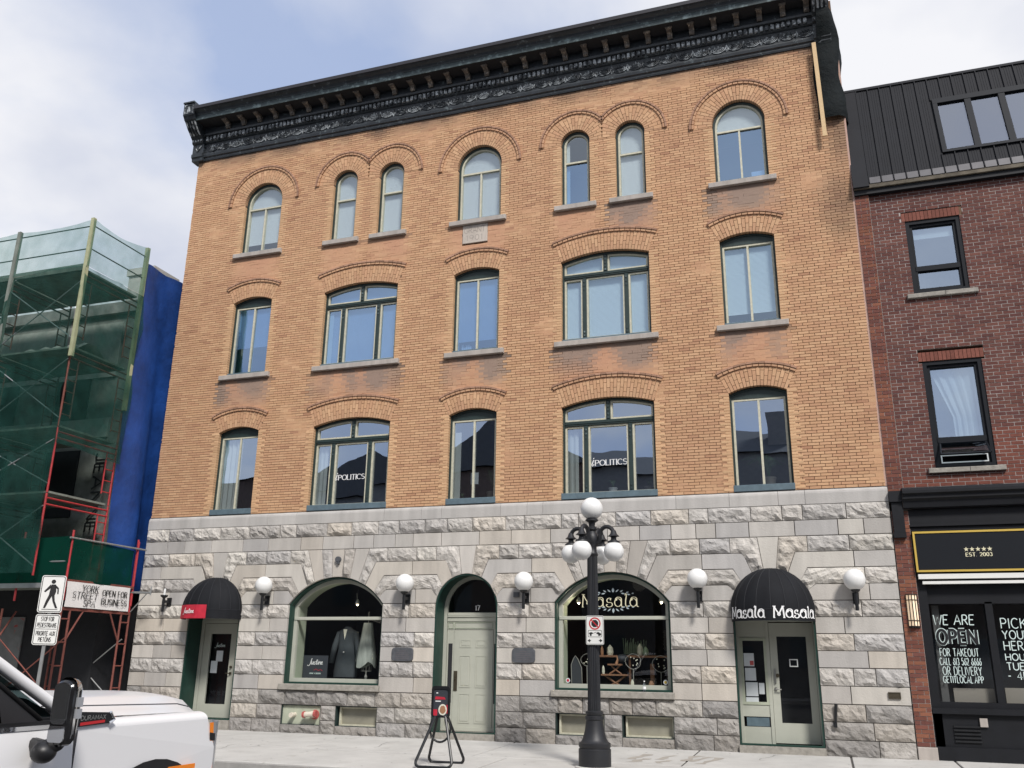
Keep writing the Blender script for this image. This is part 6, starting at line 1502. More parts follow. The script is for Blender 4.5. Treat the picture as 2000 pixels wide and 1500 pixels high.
for x0, x1 in ((1.84, 2.76), (2.88, 4.0), (4.12, 6)):
    b = MB(); b.add([(x0, .22, 1.05), (x1, .22, 1.05), (x1, .22, 2.72), (x0, .22, 2.72)], [(0, 1, 2, 3)]); gl_ = b.build('shop_pane', 'glass_shop', rb_)
    if x0 < 2:
        mp0 = lambda z, x: (lambda u, v, k: (x+u, .215-.0003*k, z+v))
        letters('WE ARE', mp0(2.36, 1.90), .17, .016, gap=.2, fit=.66, slant=.08).build('lettering', 'chalk', gl_)
        for dd in (0.0,):
            letters('OPEN', mp0(2.03, 1.94), .24, .07, gap=.28, fit=.63).build('lettering', 'chalk', gl_)
            letters('OPEN', mp0(2.03, 1.94), .24, .045, gap=.28, fit=.63); 
            q = letters('OPEN', lambda u, v, k: (1.94+u, .205-.0003*k, 2.03+v), .24, .044, gap=.28, fit=.63); q.build('lettering_core', 'letter_dark', gl_)
        for tx, zz, h, ft, xx in (('FOR TAKEOUT', 1.82, .13, .62, 1.95), ('CALL 613 562 6666', 1.67, .12, .66, 1.93), ('OR DELIVERY', 1.50, .14, .62, 1.96), ('GETITLOCAL.APP', 1.37, .11, .64, 1.95)):
            letters(tx, mp0(zz, xx), h, .011, gap=.27, fit=ft).build('lettering', 'chalk', gl_)
    elif x0 < 3:
        for tx, zz, h, ft in (('PICK UP', 2.30, .17, .75), ('YOUR', 2.12, .14, .42), ('HERE', 1.93, .15, .40), ('HOURS', 1.76, .11, .48), ('TUES', 1.60, .12, .36), ('- 4PM', 1.44, .13, .46)):
            letters(tx, mp0(zz, 2.99), h, .015, gap=.25, fit=ft).build('lettering', 'chalk', gl_)
b = MB(); b.add([(1.7, .9, .3), (9, .9, .3), (9, .9, 4), (1.7, .9, 4)], [(0, 1, 2, 3)]); b.build('shop_room', 'room_dark', rb_)
b = MB(); b.box(2.10, 2.75, .30, .36, 1.05, 1.28); b.box(2.92, 3.6, .3, .36, 1.05, 1.3); b.build('counter_board', 'pot_tan', rb_)
b = MB(); b.box(1.90, 2.02, .28, .30, 1.05, 2.7); b.build('curtain_edge', 'room', rb_)
t = thing('amber_wall_lamp', 'lit amber glass wall lamp with black bars on the brick pier', 'lamp', (1.55, 0, 2.3))
b = MB(); n = 10; P = [[(1.475+.17*i/n, -.02-.085*math.sin(math.pi*i/n), z) for i in range(n+1)] for z in (2.33, 2.87)]; b.grid(P); b.build('shade', 'lamp_amber', t, smooth='all')
b = MB()
for z in (2.31, 2.42, 2.78, 2.875): b.tube([(1.47+.18*i/n, -.03-.085*math.sin(math.pi*i/n), z) for i in range(n+1)], .008, 4)
for i in (2, 5, 8): b.tube([(1.475+.17*i/n, -.03-.085*math.sin(math.pi*i/n), z) for z in (2.31, 2.875)], .008, 4)
b.box(1.465, 1.66, -.02, .0, 2.30, 2.885); b.build('cage', 'black_iron', t)

# ================================================================== LEFT BUILDING, SCAFFOLD, TARPAULIN
lb = thing('scaffolded_building', 'grey building under repair hidden behind green scaffold netting', 'building', (-22, 4, .1))
LYF = -.55
b = MB(); b.box(-34, -16.12, LYF, 12, 3.3, 10.25); b.build('wall', 'left_stone', lb)
b = MB(); b.box(-34, -16.12, LYF-.05, 12, .1, 3.3); b.build('ground_floor', 'left_dark', lb)
for (z0_, z1_) in ((8.5, 10.0), (6.9, 7.4)):
    b = MB(); b.box(-34, -16.7, LYF-.06, LYF, z0_, z1_); b.build('pale_band', 'left_pale', lb)
b = MB(); b.box(-34, -16.12, LYF-.12, 12, 10.25, 10.55); b.build('parapet', 'left_stone', lb)
b = MB(); b.box(-16.95, -16.15, -.4, .5, 10.55, 11.45); b.box(-17.0, -16.10, -.45, .55, 11.4, 11.6); b.build('chimney', 'left_pale', lb)
for x in (-18.6, -21, -23.5):
    for z in (7.4, 4.9):
        b = MB(); b.box(x, x+1.1, LYF-.03, LYF, z, z+1.7); b.build('window', 'left_dark', lb)
b = MB(); b.box(-22.0, -18.3, LYF-.08, LYF-.05, .9, 2.5); b.build('shop_poster', 'poster', lb)
b = MB(); b.box(-16.95, -16.55, LYF-.075, LYF, 4.2, 6.5); sb = b.build('sign_panel', 'left_stone', lb)
letters('JEANNE', lambda u, v, k: (-16.86+v, LYF-.12-.001*k, 6.45-u), .30, .05, gap=.22, fit=1.95).build('lettering', 'letter_dark', sb)

sf = thing('scaffold', 'tall pipe scaffold wrapped in green netting over the pavement', 'scaffold', (-17.5, -1.9, .05))
TXR, TYF, TYR = -15.90, -2.85, -1.0
bays = [-15.95, -18.15, -20.35, -22.55, -24.75]
def pipe(p, q, r, nm, m): b = MB(); b.tube([p, q], r, 7); return b.build(nm, m, sf)
lev = [3.25, 5.05, 6.55, 8.45, 10.40]
for x in bays:
    for z0_, z1_ in zip(lev, lev[1:]+[10.9]):
        b = MB()
        for y in (TYF, TYR): b.tube([(x, y, z0_), (x, y, z1_-.02)], .024, 7)
        if z1_ < 10.8:
            for z in (z1_-.12, z1_-.26): b.tube([(x, TYF, z), (x, TYR, z)], .022, 6)
            low_ = z0_ < 6 and x > -16
            for y in ((TYR-.28,) if low_ else (TYF+.28, TYR-.28)): b.tube([(x, y, z0_+.25), (x, y, z1_-.26)], .018, 6)
            for k in range(5):
                zz = z0_+.3+k*.27
                if zz < z1_-.3:
                    (None if low_ else b.tube([(x, TYF, zz), (x, TYF+.28, zz)], .014, 5)); b.tube([(x, TYR, zz), (x, TYR-.28, zz)], .014, 5)
        b.build('frame', 'scaffold_red' if (z0_ < 6 and x > -16) else 'scaffold_rust', sf)
for x0, x1 in zip(bays, bays[1:]):
    for z0_, z1_ in zip(lev, lev[1:]):
        pipe((x0, TYF-.03, z0_+.2), (x1, TYF-.03, z1_-.3), .014, 'brace', 'galv'); pipe((x1, TYF-.045, z0_+.2), (x0, TYF-.045, z1_-.3), .014, 'brace', 'galv')
    for z in lev[1:]:
        for k in range(6):
            y = TYF+.05+k*(TYR-TYF-.1)/6; b = MB(); b.box(x1+.03, x0-.03, y+.005, y+(TYR-TYF-.1)/6-.005, z, z+.045); b.build('plank', 'plank', sf)
    for z in (10.95, 11.55): pipe((x0, TYF, z), (x1, TYF, z), .016, 'guard_rail', 'black_iron')
    b = MB(); b.box(x1, x0, TYF-.02, TYF+.0, 10.40, 10.56); b.build('toe_board', 'plank', sf)
for z in (10.95, 11.55): pipe((TXR, TYF, z), (TXR, TYR, z), .016, 'guard_rail', 'black_iron')
# material stacked on the decks behind the net
b = MB(); P = [[(-16.05-1.9*i/16, TYF+.25+.3*j, 8.50+.28*abs(math.sin(i*.9+j))*(1 if j in (1, 2) else .2)) for i in range(17)] for j in range(4)]; b.grid(P); b.build('sheeting', 'left_pale', sf, smooth='all')
# wooden net posts
for (x, y, za, zb, m) in ((-15.88, TYF-.05, 8.2, 11.72, 'post_wood'), (-15.88, TYR-.02, 7.4, 11.80, 'post_wood'), (-18.15, TYF-.05, 8.2, 11.68, 'plank'), (-20.35, TYF-.05, 8.2, 11.68, 'plank'), (-22.55, TYF-.05, 8.2, 11.68, 'plank')):
    b = MB(); b.box(x-.045, x+.045, y-.045, y+.045, za, zb); b.build('wooden_post', m, sf)
def netpanel(p00, p10, p11, p01, m, nu=30, nv=18, amp=.05, nm='net', sag=0.0):
    b = MB(); P = []; nrm = (Vector(p10)-Vector(p00)).cross(Vector(p01)-Vector(p00)).normalized()
    for j in range(nv+1):
        row_ = []
        for i in range(nu+1):
            u, v = i/nu, j/nv; q = Vector(p00).lerp(Vector(p10), u).lerp(Vector(p01).lerp(Vector(p11), u), v)
            q = q+nrm*amp*(mn.noise(q*0.9)+.6*mn.noise(Vector((q.x*2.2, q.y*2.2, q.z*1.1)))+.35*mn.noise(Vector((q.x*5+q.z*2, q.y*5+q.z*2, q.z*1.5)))); q.z -= sag*math.sin(math.pi*u)*v*v
            row_.append(tuple(q))
        P.append(row_)
    b.grid(P); return b.build(nm, m, sf, smooth='all')
for x0, x1 in zip(bays, bays[1:]):
    netpanel((x1, TYF-.09, 10.45), (x0+.03, TYF-.09, 10.45), (x0+.03, TYF-.07, 11.68), (x1, TYF-.07, 11.66), 'net_top', sag=.07, amp=.03)
    for za, zb in ((3.3, 5.9), (5.9, 8.2), (8.2, 10.45)): netpanel((x1, TYF-.11, za), (x0+.05, TYF-.11, za), (x0+.05, TYF-.11, zb), (x1, TYF-.11, zb), 'net_mid' if za > 8 else 'net_green', amp=.12)
XN = TXR+.10
netpanel((XN, TYF-.1, 10.45), (XN, TYR, 10.45), (XN, TYR, 11.80), (XN, TYF-.1, 11.68), 'net_top', sag=.14, amp=.04)
netpanel((XN, TYF-.1, 8.1), (XN, TYR+.03, 8.1), (XN, TYR+.03, 10.45), (XN, TYF-.1, 10.45), 'net_green', amp=.09)
netpanel((XN, TYF-.1, 6.15), (XN, TYR+.03, 6.05), (XN, TYR+.03, 8.1), (XN, TYF-.1, 8.1), 'net_green', amp=.10)
# pavement canopy
CXR = -15.40; CYF, CYR = -2.47, -.42
posts = [(CXR, CYF), (CXR, CYR), (-16.75, CYF), (-18.9, CYF), (-21.0, CYF)]
for x, y in posts: pipe((x, y, 2.75), (x, y, 4.25), .024, 'guard_post', 'scaffold_red')
pipe((CXR+.03, CYF-.1, 4.08), (CXR+.03, CYR+.25, 4.08), .022, 'guard_rail', 'galv'); pipe((-22, CYF, 3.58), (CXR, CYF, 3.58), .020, 'guard_rail', 'galv')
netpanel((-22, CYF-.03, 3.12), (CXR, CYF-.03, 3.12), (CXR, CYF-.02, 4.12), (-22, CYF-.02, 4.05), 'net_skirt', 30, 6, .05); netpanel((CXR+.02, CYF, 3.16), (CXR+.02, CYR-.12, 3.16), (CXR+.02, CYR-.12, 4.02), (CXR+.02, CYF, 4.12), 'net_skirt', 12, 6, .07)
for k in range(8):
    y = CYF+k*.26; b = MB(); b.box(-24, CXR-.01, y+.005, y+.25, 3.14, 3.19); b.build('deck_plank', 'plank', sf)
b = MB(); b.box(-24, CXR-.02, CYF-.06, CYF-.02, 3.02, 3.12); b.build('deck_beam', 'galv', sf)
b = MB(); b.box(CXR-.03, CXR+.03, CYF, CYR, 3.14, 3.2); b.box(CXR-.03, CXR+.02, CYF, CYR, 2.55, 2.61); b.build('ladder_beam', 'scaffold_rust', sf)
def legframe(x, y0, y1, ztop=2.6, m='scaffold_rust'):
    b = MB()
    for y in (y0, y1): b.tube([(x, y, wz(y)), (x, y, ztop)], .024, 7)
    z = .45
    while z < ztop: b.tube([(x, y0, z), (x, y1, z)], .018, 6); z += .48
    b.build('leg_frame', m, sf)
    b = MB(); [b.box(x-.07, x+.07, y-.07, y+.07, wz(y), wz(y)+.012) for y in (y0, y1)]; b.build('base_plate', 'galv', sf)
for x in (CXR, -17.3, -19.4):
    legframe(x, CYF, CYF+.24); legframe(x, CYR-.26, CYR, m='scaffold_rust')
    b = MB(); b.tube([(x, CYF+.24, 1.95), (x, CYF+.62, 2.56)], .02, 6); b.tube([(x, CYR-.26, 1.95), (x, CYR-.62, 2.56)], .02, 6); b.build('knee_brace', 'scaffold_rust', sf)
pipe((CXR, CYF+.24, .6), (-17.3, CYF+.24, 2.0), .014, 'cross_brace', 'scaffold_rust'); pipe((-17.3, CYF+.24, .6), (CXR, CYF+.24, 2.0), .014, 'cross_brace', 'scaffold_rust')
pipe((CXR, CYR-.13, .6), (-17.3, CYR-.13, 2.0), .014, 'cross_brace', 'galv'); pipe((-17.3, CYR-.13, .6), (CXR, CYR-.13, 2.0), .014, 'cross_brace', 'galv')
pipe((CXR-.5, CYR, 3.08), (-14.86, CYR, 3.05), .026, 'tube', 'galv'); pipe((CXR+.02, CYR, 2.62), (-14.98, CYR, 3.03), .014, 'tube', 'galv'); pipe((-14.87, CYR, 3.0), (-14.87, CYR, 3.2), .016, 'tube', 'galv')
pipe((CXR-.02, CYR, 2.60), (CXR-.02, CYR, 4.3), .022, 'tube', 'scaffold_red')
t = thing('canvas_banner', 'white canvas banner open for business tied to the scaffold side', 'banner', (CXR+.05, -1.5, 2.6))
P = []
for j in range(5):
    P.append([(CXR+.045+.012*math.sin(i*1.1+j), -2.46+1.92*i/24, 2.62+.535*j/4) for i in range(25)])
b = MB(); b.grid(P); b.build('canvas', 'banner', t, smooth='all')
def bn(y, z): return lambda u, v, k: (CXR+.066+.0003*k, y+u, z+v)
for tx, y, z, h, ft, wd in (('YORK', -2.04, 2.97, .135, .47, .013), ('STREET', -2.29, 2.815, .135, .72, .013), ('SPA', -1.95, 2.655, .135, .34, .013)): letters(tx, bn(y, z), h, .011, thick=.021, gap=.20, serif=.09, fit=ft, slant=.12).build('lettering', 'black_print', t)
for tx, y, z, h, ft in (('OPEN FOR', -1.42, 2.92, .125, .76), ('BUSINESS', -1.42, 2.73, .125, .78)): letters(tx, bn(y, z), h, .012, thick=.027, gap=.24, serif=.10, fit=ft).build('lettering', 'black_print', t)
b = MB(); P = []
for j in range(25):
    z = 3.1+(11.42-3.1)*j/24; P.append([(-15.93+.05*mn.noise(Vector((0, y*1.3, z*.35)))+.035*math.sin(y*5+z*.5)+.03*mn.noise(Vector((1, y*4+z*.6, z*.7)))+(.12*(1-(z-3.1)/8) if y < 0 else 0), y, z-(.18 if j == 24 else 0)*0) for y in [-1.02+2.3*i/20 for i in range(21)]])
b.grid(P); tp = b.build('blue_tarpaulin', 'blue_tarp', None, smooth='all'); tag(tp, 'blue tarpaulin hung over the side wall beside the tan building', 'tarpaulin')

# ================================================================== PICKUP TRUCK
GZ = -.13
t = thing('pickup_truck', 'white pickup truck parked nose towards the tan building', 'truck', (-5.23, -11.78, GZ), world=False, rz=R(0.5))
mat('gloss_black', (0.012, 0.012, 0.013), 0.12, spec=0.7)
def mir(f):
    for s in (1, -1): f(s)
H = lambda z: z-GZ
def tb(b, nm, m, sm='all', p=None): 
    return b.build(nm, m, p or t, smooth=sm)
def side(s):
    # front fender with wheel arch, door sill etc.: one skin per side
    n = 16; arch_c, ar = -1.06, .60; zc_ = H(.30)
    low = H(.42)
    pts = [(-.50, H(1.19)), (-.42, H(1.0)), (-.42, low)]
    a0 = math.asin((low-zc_)/ar)
    pts += [(arch_c+ar*math.cos(a0+(math.pi-2*a0)*i/n), zc_+ar*math.sin(a0+(math.pi-2*a0)*i/n)) for i in range(n+1)]
    pts += [(-1.74, low), (-1.74, H(1.19))]
    b = MB(); X_ = 1.02*s
    v = [(X_+s*(.018 if p[1] < H(1.1) else 0), p[0], p[1]) for p in pts]; b.add(v, [tuple(range(len(v)))[::(1 if s > 0 else -1)][::-1]]); tb(b, 'fender', 'truck_white', False)
    # arch flare
    b = MB(); arc_ = [(arch_c+(ar-.02)*math.cos(a0+(math.pi-2*a0)*i/n), zc_+(ar-.02)*math.sin(a0+(math.pi-2*a0)*i/n)) for i in range(n+1)]
    arc2 = [(arch_c+(ar+.075)*math.cos(a0+(math.pi-2*a0)*i/n), zc_+(ar+.075)*math.sin(a0+(math.pi-2*a0)*i/n)) for i in range(n+1)]
    v = [(X_+s*.045, p[0], p[1]) for p in arc_]+[(X_+s*.04, p[0], p[1]) for p in arc2]+[(X_-s*.1, p[0], p[1]) for p in arc_]
    b.add(v, [(i, i+1, n+2+i, n+1+i) for i in range(n)]+[(2*n+2+i, 2*n+3+i, i+1, i) for i in range(n)]); fl_ = tb(b, 'wheel_flare', 'truck_black', False)
    b = MB(); b.box(*sorted((X_+s*.042, X_+s*.052)), -.93, -.66, H(.885), H(.915)); tb(b, 'side_marker', 'amber', False, fl_)
    b = MB(); b.lathe([(.30, -.12), (.40, -.12), (.42, -.08), (.42, .10), (.40, .12), (.30, .12)], (s*.86, arch_c, H(.29)), 28, axis='x'); wl = tb(b, 'wheel', 'tyre', True)
    b = MB(); b.lathe([(.30, -.10), (.28, .08), (.10, .10), (.06, .12)], (s*.88, arch_c, H(.29)), 20, axis='x'); tb(b, 'rim', 'chrome', True, wl)
    b = MB(); b.lathe([(.30, -.12), (.40, -.12), (.42, -.08), (.42, .10), (.40, .12), (.30, .12)], (s*.86, -5.1, H(.29)), 28, axis='x'); wl = tb(b, 'wheel', 'tyre', True)
    b = MB(); b.lathe([(.30, -.10), (.28, .08), (.10, .10), (.06, .12)], (s*.88, -5.1, H(.29)), 20, axis='x'); tb(b, 'rim', 'chrome', True, wl)
    # shoulder between fender side and bonnet
    P = []
    for j in range(7):
        a = math.pi/2*j/6; P.append([(s*(.93+.09*math.cos(a)), y, H(1.188+.052*math.sin(a))) for y in (-.50, -.56, -.7, -1.0, -1.4, -1.74)])
    b = MB(); b.grid(P if s < 0 else [r_[::-1] for r_ in P]); tb(b, 'fender_shoulder', 'truck_white')
    # door skins
    b = MB()
    for (y0, y1) in ((-1.752, -2.78), (-2.792, -3.82)):
        P = [[(s*xw, y, H(z)) for y in (y0, (y0+y1)/2, y1)] for xw, z in ((1.0, .42), (1.035, .62), (1.035, .95), (1.02, 1.12), (.985, 1.215))]
        b.grid(P if s > 0 else [r_[::-1] for r_ in P])
    tb(b, 'door', 'truck_white')
    b = MB(); b.box(*sorted((s*.965, s*.995)), -3.85, -1.80, H(1.205), H(1.228)); tb(b, 'belt_moulding', 'chrome', False)
    b = MB(); b.box(*sorted((s*.955, s*.985)), -3.85, -1.80, H(1.228), H(1.25)); tb(b, 'belt_seal', 'truck_black', False)
    # side glass: slopes in towards the roof
    def gp(y, z): return (s*(.965-.26*(z-1.24)/.66), y, H(z))
    poly = [(-1.98, 1.245), (-2.70, 1.80), (-2.80, 1.84), (-3.78, 1.84), (-3.80, 1.245)]
    b = MB(); b.add([gp(*p) for p in poly], [tuple(range(5)) if s > 0 else tuple(range(4, -1, -1))]); tb(b, 'side_window', 'glass_car', False)
    b = MB(); b.add([tuple(Vector(gp(*p))+Vector((s*.003, 0, 0))) for p in [(-1.98, 1.245), (-1.98, 1.262), (-2.20, 1.43), (-2.20, 1.245)]], [(0, 1, 2, 3)]); b.add([tuple(Vector(gp(*p))+Vector((s*.004, 0, 0))) for p in [(-2.20, 1.245), (-2.20, 1.43), (-2.235, 1.455), (-2.235, 1.245)]], [(0, 1, 2, 3)]); tb(b, 'quarter_panel', 'truck_black', False)
    b = MB(); q = [(-1.66, 1.225), (-1.80, 1.27), (-2.68, 1.84), (-2.80, 1.90), (-3.9, 1.90)]
    b.tube([(gp(*p)[0]*.99, p[0], H(p[1]+.022)) for p in q], [.036, .036, .036, .045, .045], 8); tb(b, 'roof_pillar', 'truck_white')
    b = MB(); b.tube([(gp(*p)[0], p[0], H(p[1])) for p in [(-1.96, 1.25), (-2.70, 1.81), (-3.80, 1.85)]], .018, 5); tb(b, 'window_seal', 'truck_black')
    b = MB(); b.tube([(s*.93, y, H(1.25)) for y in (-3.82,)]+[(s*.72, -3.86, H(1.86))], .06, 6); tb(b, 'rear_pillar', 'truck_white')
    # mirror
    x0, x1 = sorted((s*1.14, s*1.275)); y_ = -2.07; z0_, z1_ = H(1.13), H(1.475)
    b = MB(); hull = rrect((x0+x1)/2, (z0_+z1_)/2, x1-x0, z1_-z0_, .06); b.prism(hull, y_-.02, y_+.045, ch=.012); mo = tb(b, 'mirror_housing', 'gloss_black', True)
    b = MB(); hull2 = rrect((x0+x1)/2, (z0_+z1_)/2+.01, x1-x0+.004, z1_-z0_+.01, .06)
    n2 = len(hull2); v = [(p[0], y_+.012, p[1]) for p in hull2]+[((p[0]-(x0+x1)/2)*.94+(x0+x1)/2, y_+.05, (p[1]-(z0_+z1_)/2)*.96+(z0_+z1_)/2) for p in hull2]+[((p[0]-(x0+x1)/2)*.7+(x0+x1)/2, y_+.075, (p[1]-(z0_+z1_)/2)*.85+(z0_+z1_)/2) for p in hull2]
    b.add(v, [(k*n2+i, k*n2+(i+1) % n2, (k+1)*n2+(i+1) % n2, (k+1)*n2+i)[::-1] for k in (0, 1) for i in range(n2)]+[tuple(range(2*n2, 3*n2))]); tb(b, 'mirror_cap', 'chrome', 'all', mo)
    b = MB(); b.prism(rrect((x0+x1)/2, (z0_+z1_)/2+.05, (x1-x0)*.80, (z1_-z0_)*.62, .03), y_-.026, y_-.018); tb(b, 'mirror_glass', 'mirror', False, mo)
    b = MB(); b.prism(rrect((x0+x1)/2, z0_+.065, (x1-x0)*.80, .085, .02), y_-.027, y_-.018); tb(b, 'wide_glass', 'mirror', False, mo)
    b = MB(); [b.box(*sorted((s*1.262, s*1.29)), y_+.02, y_+.055, z_, z_+.05) for z_ in (z1_-.14, z1_-.20)]; tb(b, 'marker_lamp', 'lens', False, mo)
    b = MB(); b.tube([(s*1.0, y_+.04, H(1.13)), (s*1.10, y_+.02, H(1.11)), (s*1.20, y_+.015, H(1.15))], [.04, .05, .04], 10); b.ball((s*1.13, y_-.01, H(1.10)), .068, 14, 10, .85); tb(b, 'mirror_arm', 'truck_black')
    # vent badge on the fender
    p = [(-1.78, H(1.205)), (-1.50, H(1.215)), (-1.46, H(1.235)), (-1.50, H(1.278)), (-1.78, H(1.292))]
    X2 = s*1.034
    def fp(mb, q, dx): mb.add([(X2+s*dx, a, c) for a, c in q], [tuple(range(len(q))) if s < 0 else tuple(range(len(q)-1, -1, -1))])
    b = MB(); fp(b, p, .0); vb = tb(b, 'fender_vent', 'truck_black', False)
    b = MB(); b.tube([(X2, a, c) for a, c in p[1:4]], .012, 6); tb(b, 'vent_trim', 'chrome', True, vb)
    b = MB(); fp(b, [(-1.74, H(1.213)), (-1.54, H(1.222)), (-1.54, H(1.238)), (-1.74, H(1.230))], .004); tb(b, 'red_strip', 'sign_red', False, vb)
    if s > 0: letters('DURAMAX', lambda u, v, k: (X2+.006, -1.74+u, H(1.243)+v), .024, .005, gap=.2, fit=.20).build('lettering', 'steel', vb)
    # headlamp
    P = []
    for z in (.80, .95, 1.08, 1.165):
        P.append([(s*x, y, H(z)) for x, y in ((1.026, -.47 if z > .9 else -.43), (1.0, -.35), (.93, -.24), (.80, -.16))])
    b = MB(); b.grid(P if s < 0 else [r_[::-1] for r_ in P]); hl = tb(b, 'headlamp', 'lens')
    b = MB(); b.add([(s*(1.034), a, H(c)) for a, c in ((-.49, 1.165), (-.445, 1.165), (-.41, .86), (-.44, .86))], [(0, 1, 2, 3)]); tb(b, 'turn_lamp', 'amber', False, hl)
    b = MB(); b.add([(s*1.037, a, H(c)) for a, c in ((-.485, 1.10), (-.42, 1.09), (-.415, 1.04), (-.475, 1.05))], [(0, 1, 2, 3)]); tb(b, 'lamp_bezel', 'truck_black', False, hl)
    b = MB(); b.box(*sorted((s*.985, s*1.03)), -1.752, -1.74, H(.45), H(1.19)); tb(b, 'door_seam', 'seam', False)
    # bed side
    b = MB(); P = [[(s*xw, y, H(z)) for y in (-3.9, -4.4)] for xw, z in ((1.0, .42), (1.02, .8), (1.0, 1.2))]; b.grid(P if s > 0 else [r_[::-1] for r_ in P]); P = [[(s*xw, y, H(z)) for y in (-4.4, -5.8)] for xw, z in ((1.03, .88), (1.02, 1.0), (1.0, 1.2))]; b.grid(P if s > 0 else [r_[::-1] for r_ in P]); P = [[(s*xw, y, H(z)) for y in (-5.75, -6.3)] for xw, z in ((1.0, .42), (1.02, .8), (1.0, 1.2))]; b.grid(P if s > 0 else [r_[::-1] for r_ in P]); tb(b, 'bed_side', 'truck_white')
mir(side)
# bonnet
P = []
ys = [-.02, -.06, -.14, -.3, -.6, -1.0, -1.4, -1.72]
for y in ys:
    row_ = []
    for i in range(17):
        x = -.94+1.88*i/16; ax_ = abs(x)/.94; edge = -.44*ax_**3
        zz = 1.24+.085*(1-ax_**2.2)+.03*(1 if ax_ < .62 else max(0, 1-(ax_-.62)/.12))
        drop = {-.02: -.13, -.06: -.07, -.14: -.025, -.3: 0.0}.get(y, .0)+(.02*(-y-.3) if y < -.3 else 0)
        row_.append((x, y+edge*max(0, 1+(y+.02)/1.7), H(zz+drop*(1 if ax_ < .97 else .4))))
    P.append(row_)
b = MB(); b.grid(P); bo = tb(b, 'bonnet', 'truck_white')
b = MB(); b.tube([(P[k][14][0]+.005, P[k][14][1], P[k][14][2]+.001) for k in range(2, 8)], .005, 4); tb(b, 'bonnet_seam', 'seam', False, bo)
b = MB(); b.box(-.92, .92, -1.95, -1.70, H(1.20), H(1.26)); tb(b, 'cowl', 'truck_black', False)
# nose, grille, bumper
P = []
for z, f in ((.45, .06), (.62, .02), (.80, 0), (1.0, -.02), (1.14, -.02)): P.append([(x, -.04+f-.44*abs(x/1.0)**3, H(z)) for x in [-1+2*i/16 for i in range(17)]])
b = MB(); b.grid(P); tb(b, 'nose', 'truck_white')
b = MB(); b.box(-.62, .62, -.12, .03, H(.66), H(1.10)); tb(b, 'grille', 'chrome', False)
b = MB(); P = [[(x, .10+f-.46*abs(x/1.02)**3, H(z)) for x in [-1.02+2.04*i/16 for i in range(17)]] for z, f in ((.30, -.1), (.34, 0), (.58, 0), (.62, -.12))]; b.grid(P); tb(b, 'bumper', 'chrome')
# windscreen, roof, cab back, bed floor
b = MB(); b.add([(-.86, -1.75, H(1.25)), (.86, -1.75, H(1.25)), (.70, -2.72, H(1.86)), (-.70, -2.72, H(1.86))], [(0, 1, 2, 3)]); tb(b, 'windscreen', 'glass_car', False)
P = [[(x*.72, y, H(1.90+.04*(1-abs(x)**3)-(.04 if y > -2.75 else 0))) for x in [-1+2*i/10 for i in range(11)]] for y in (-2.68, -2.85, -3.3, -3.9)]; b = MB(); b.grid(P); tb(b, 'roof', 'truck_white')
b = MB(); b.box(-.9, .9, -3.92, -3.86, H(.5), H(1.25)); b.add([(-.88, -3.88, H(1.25)), (.88, -3.88, H(1.25)), (.70, -3.90, H(1.9)), (-.70, -3.90, H(1.9))], [(0, 1, 2, 3)]); tb(b, 'cab_back', 'truck_white', False)
b = MB(); b.box(-.95, .95, -6.3, -.6, H(.40), H(.52)); b.box(-.92, .92, -1.9, -1.78, H(.5), H(1.22)); b.box(-.97, .97, -6.32, -6.25, H(.5), H(1.2)); tb(b, 'chassis', 'truck_black', False)
b = MB(); 
for s in (-1, 1): b.box(s*.42-.25, s*.42+.25, -3.3, -2.75, H(.55), H(.95)); b.box(s*.42-.25, s*.42+.25, -3.42, -3.25, H(.9), H(1.5))
b.box(-.85, .85, -2.15, -1.9, H(1.0), H(1.22)); tb(b, 'seat', 'truck_black', False)
b = MB(); b.tube([(-.42+.19*math.cos(2*math.pi*k/20), -2.35+.06*math.sin(2*math.pi*k/20), H(1.2)+.18*math.sin(2*math.pi*k/20)) for k in range(21)], .015, 6, caps=False); tb(b, 'steering_wheel', 'truck_black')

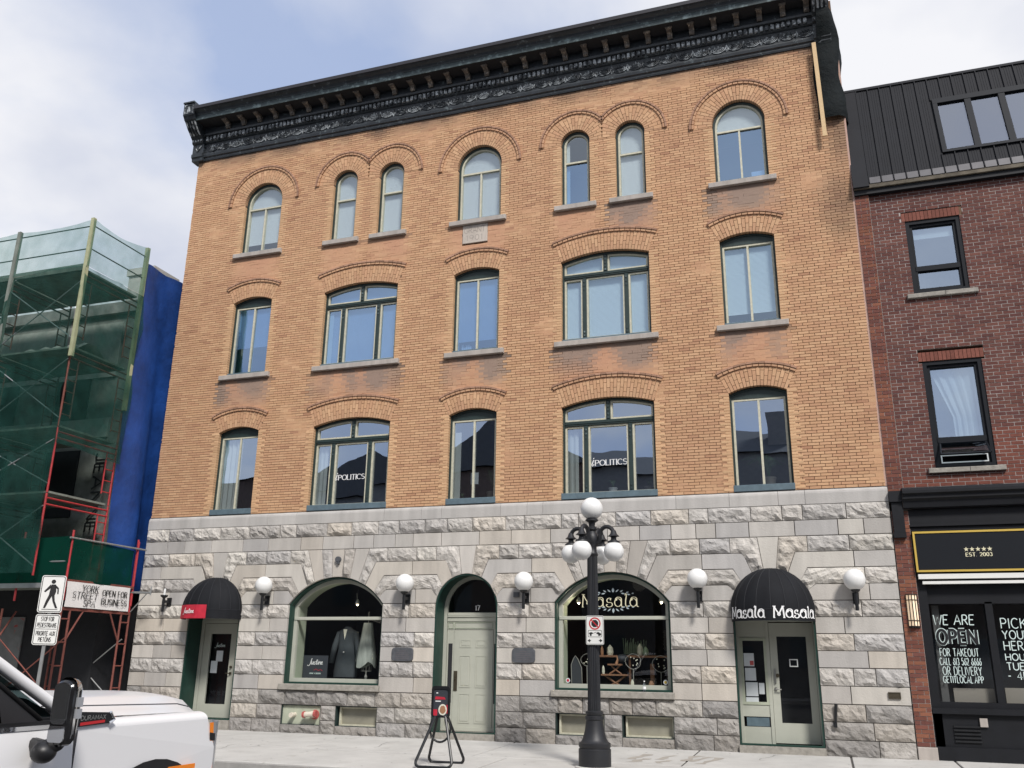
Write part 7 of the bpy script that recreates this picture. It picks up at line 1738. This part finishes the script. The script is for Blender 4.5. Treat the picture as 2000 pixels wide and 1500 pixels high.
# ================================================================== BUILDINGS ACROSS THE STREET (they show only as reflections in the glass)
def opposite(x0, x1, h, ridge, m, label, chim=None, gable_x=False):
    Y0, Y1 = -27.0, -38.0
    t = thing('street_building', label, 'building', ((x0+x1)/2, -32, 0), group=None)
    b = MB(); b.box(x0+.01, x1-.01, Y1, Y0, -.1, h); b.build('wall', m, t)
    b = MB()
    if gable_x:      # gable faces the street
        cx = (x0+x1)/2; v = [(x0-.1, Y0+.3, h+.004), (x1+.1, Y0+.3, h+.004), (cx, Y0+.3, ridge), (x0-.1, Y1, h+.004), (x1+.1, Y1, h+.004), (cx, Y1, ridge)]; b.add(v, [(1, 0, 2), (3, 4, 5), (0, 3, 5, 2), (4, 1, 2, 5)])
    else:
        v = [(x0, Y0+.3, h+.004), (x1, Y0+.3, h+.004), (x1, Y0-3.5, ridge), (x0, Y0-3.5, ridge), (x1, Y1, h+.004), (x0, Y1, h+.004)]; b.add(v, [(1, 0, 3, 2), (2, 3, 5, 4), (0, 5, 3), (1, 2, 4)])
    b.build('roof', 'roof_dark', t)
    for fl in range(int((h-1)//3.2)):
        n = max(1, int((x1-x0)/2.6))
        for k in range(n):
            cx = x0+(k+.5)*(x1-x0)/n; b = MB(); b.box(cx-.55, cx+.55, Y0, Y0+.04, 1.2+fl*3.2, 2.9+fl*3.2); b.build('window', 'bluegrey', t)
    for c in chim or []:
        b = MB(); b.box(c-.6, c+.6, Y0-2.4, Y0-1.2, h-.2, ridge+.55); b.build('chimney', m, t)
opposite(-70, -44, 12.6, 13.4, 'grey_bldg', 'long grey building far down the opposite side of the street')
opposite(-44, -30, 11.4, 12.2, 'brown_bldg', 'brown flat fronted building left along the opposite side of the street', [-36])
opposite(-30, -20, 11.0, 13.4, 'grey_bldg', 'grey gabled building opposite, seen reflected in the left windows', None, True)
opposite(-20, -11, 11.6, 14.6, 'brown_bldg', 'brown steep gabled building opposite, reflected in the middle windows', None, True)
opposite(-11, 3.0, 11.4, 13.3, 'grey_bldg', 'grey building with dark roof and chimney opposite, reflected in the right windows', [-1.2])
opposite(3.0, 16, 11.2, 12.0, 'brown_bldg', 'brown building opposite the red brick shop', [9])
opposite(16, 50, 12.0, 13.0, 'grey_bldg', 'long grey building at the right end of the opposite side')
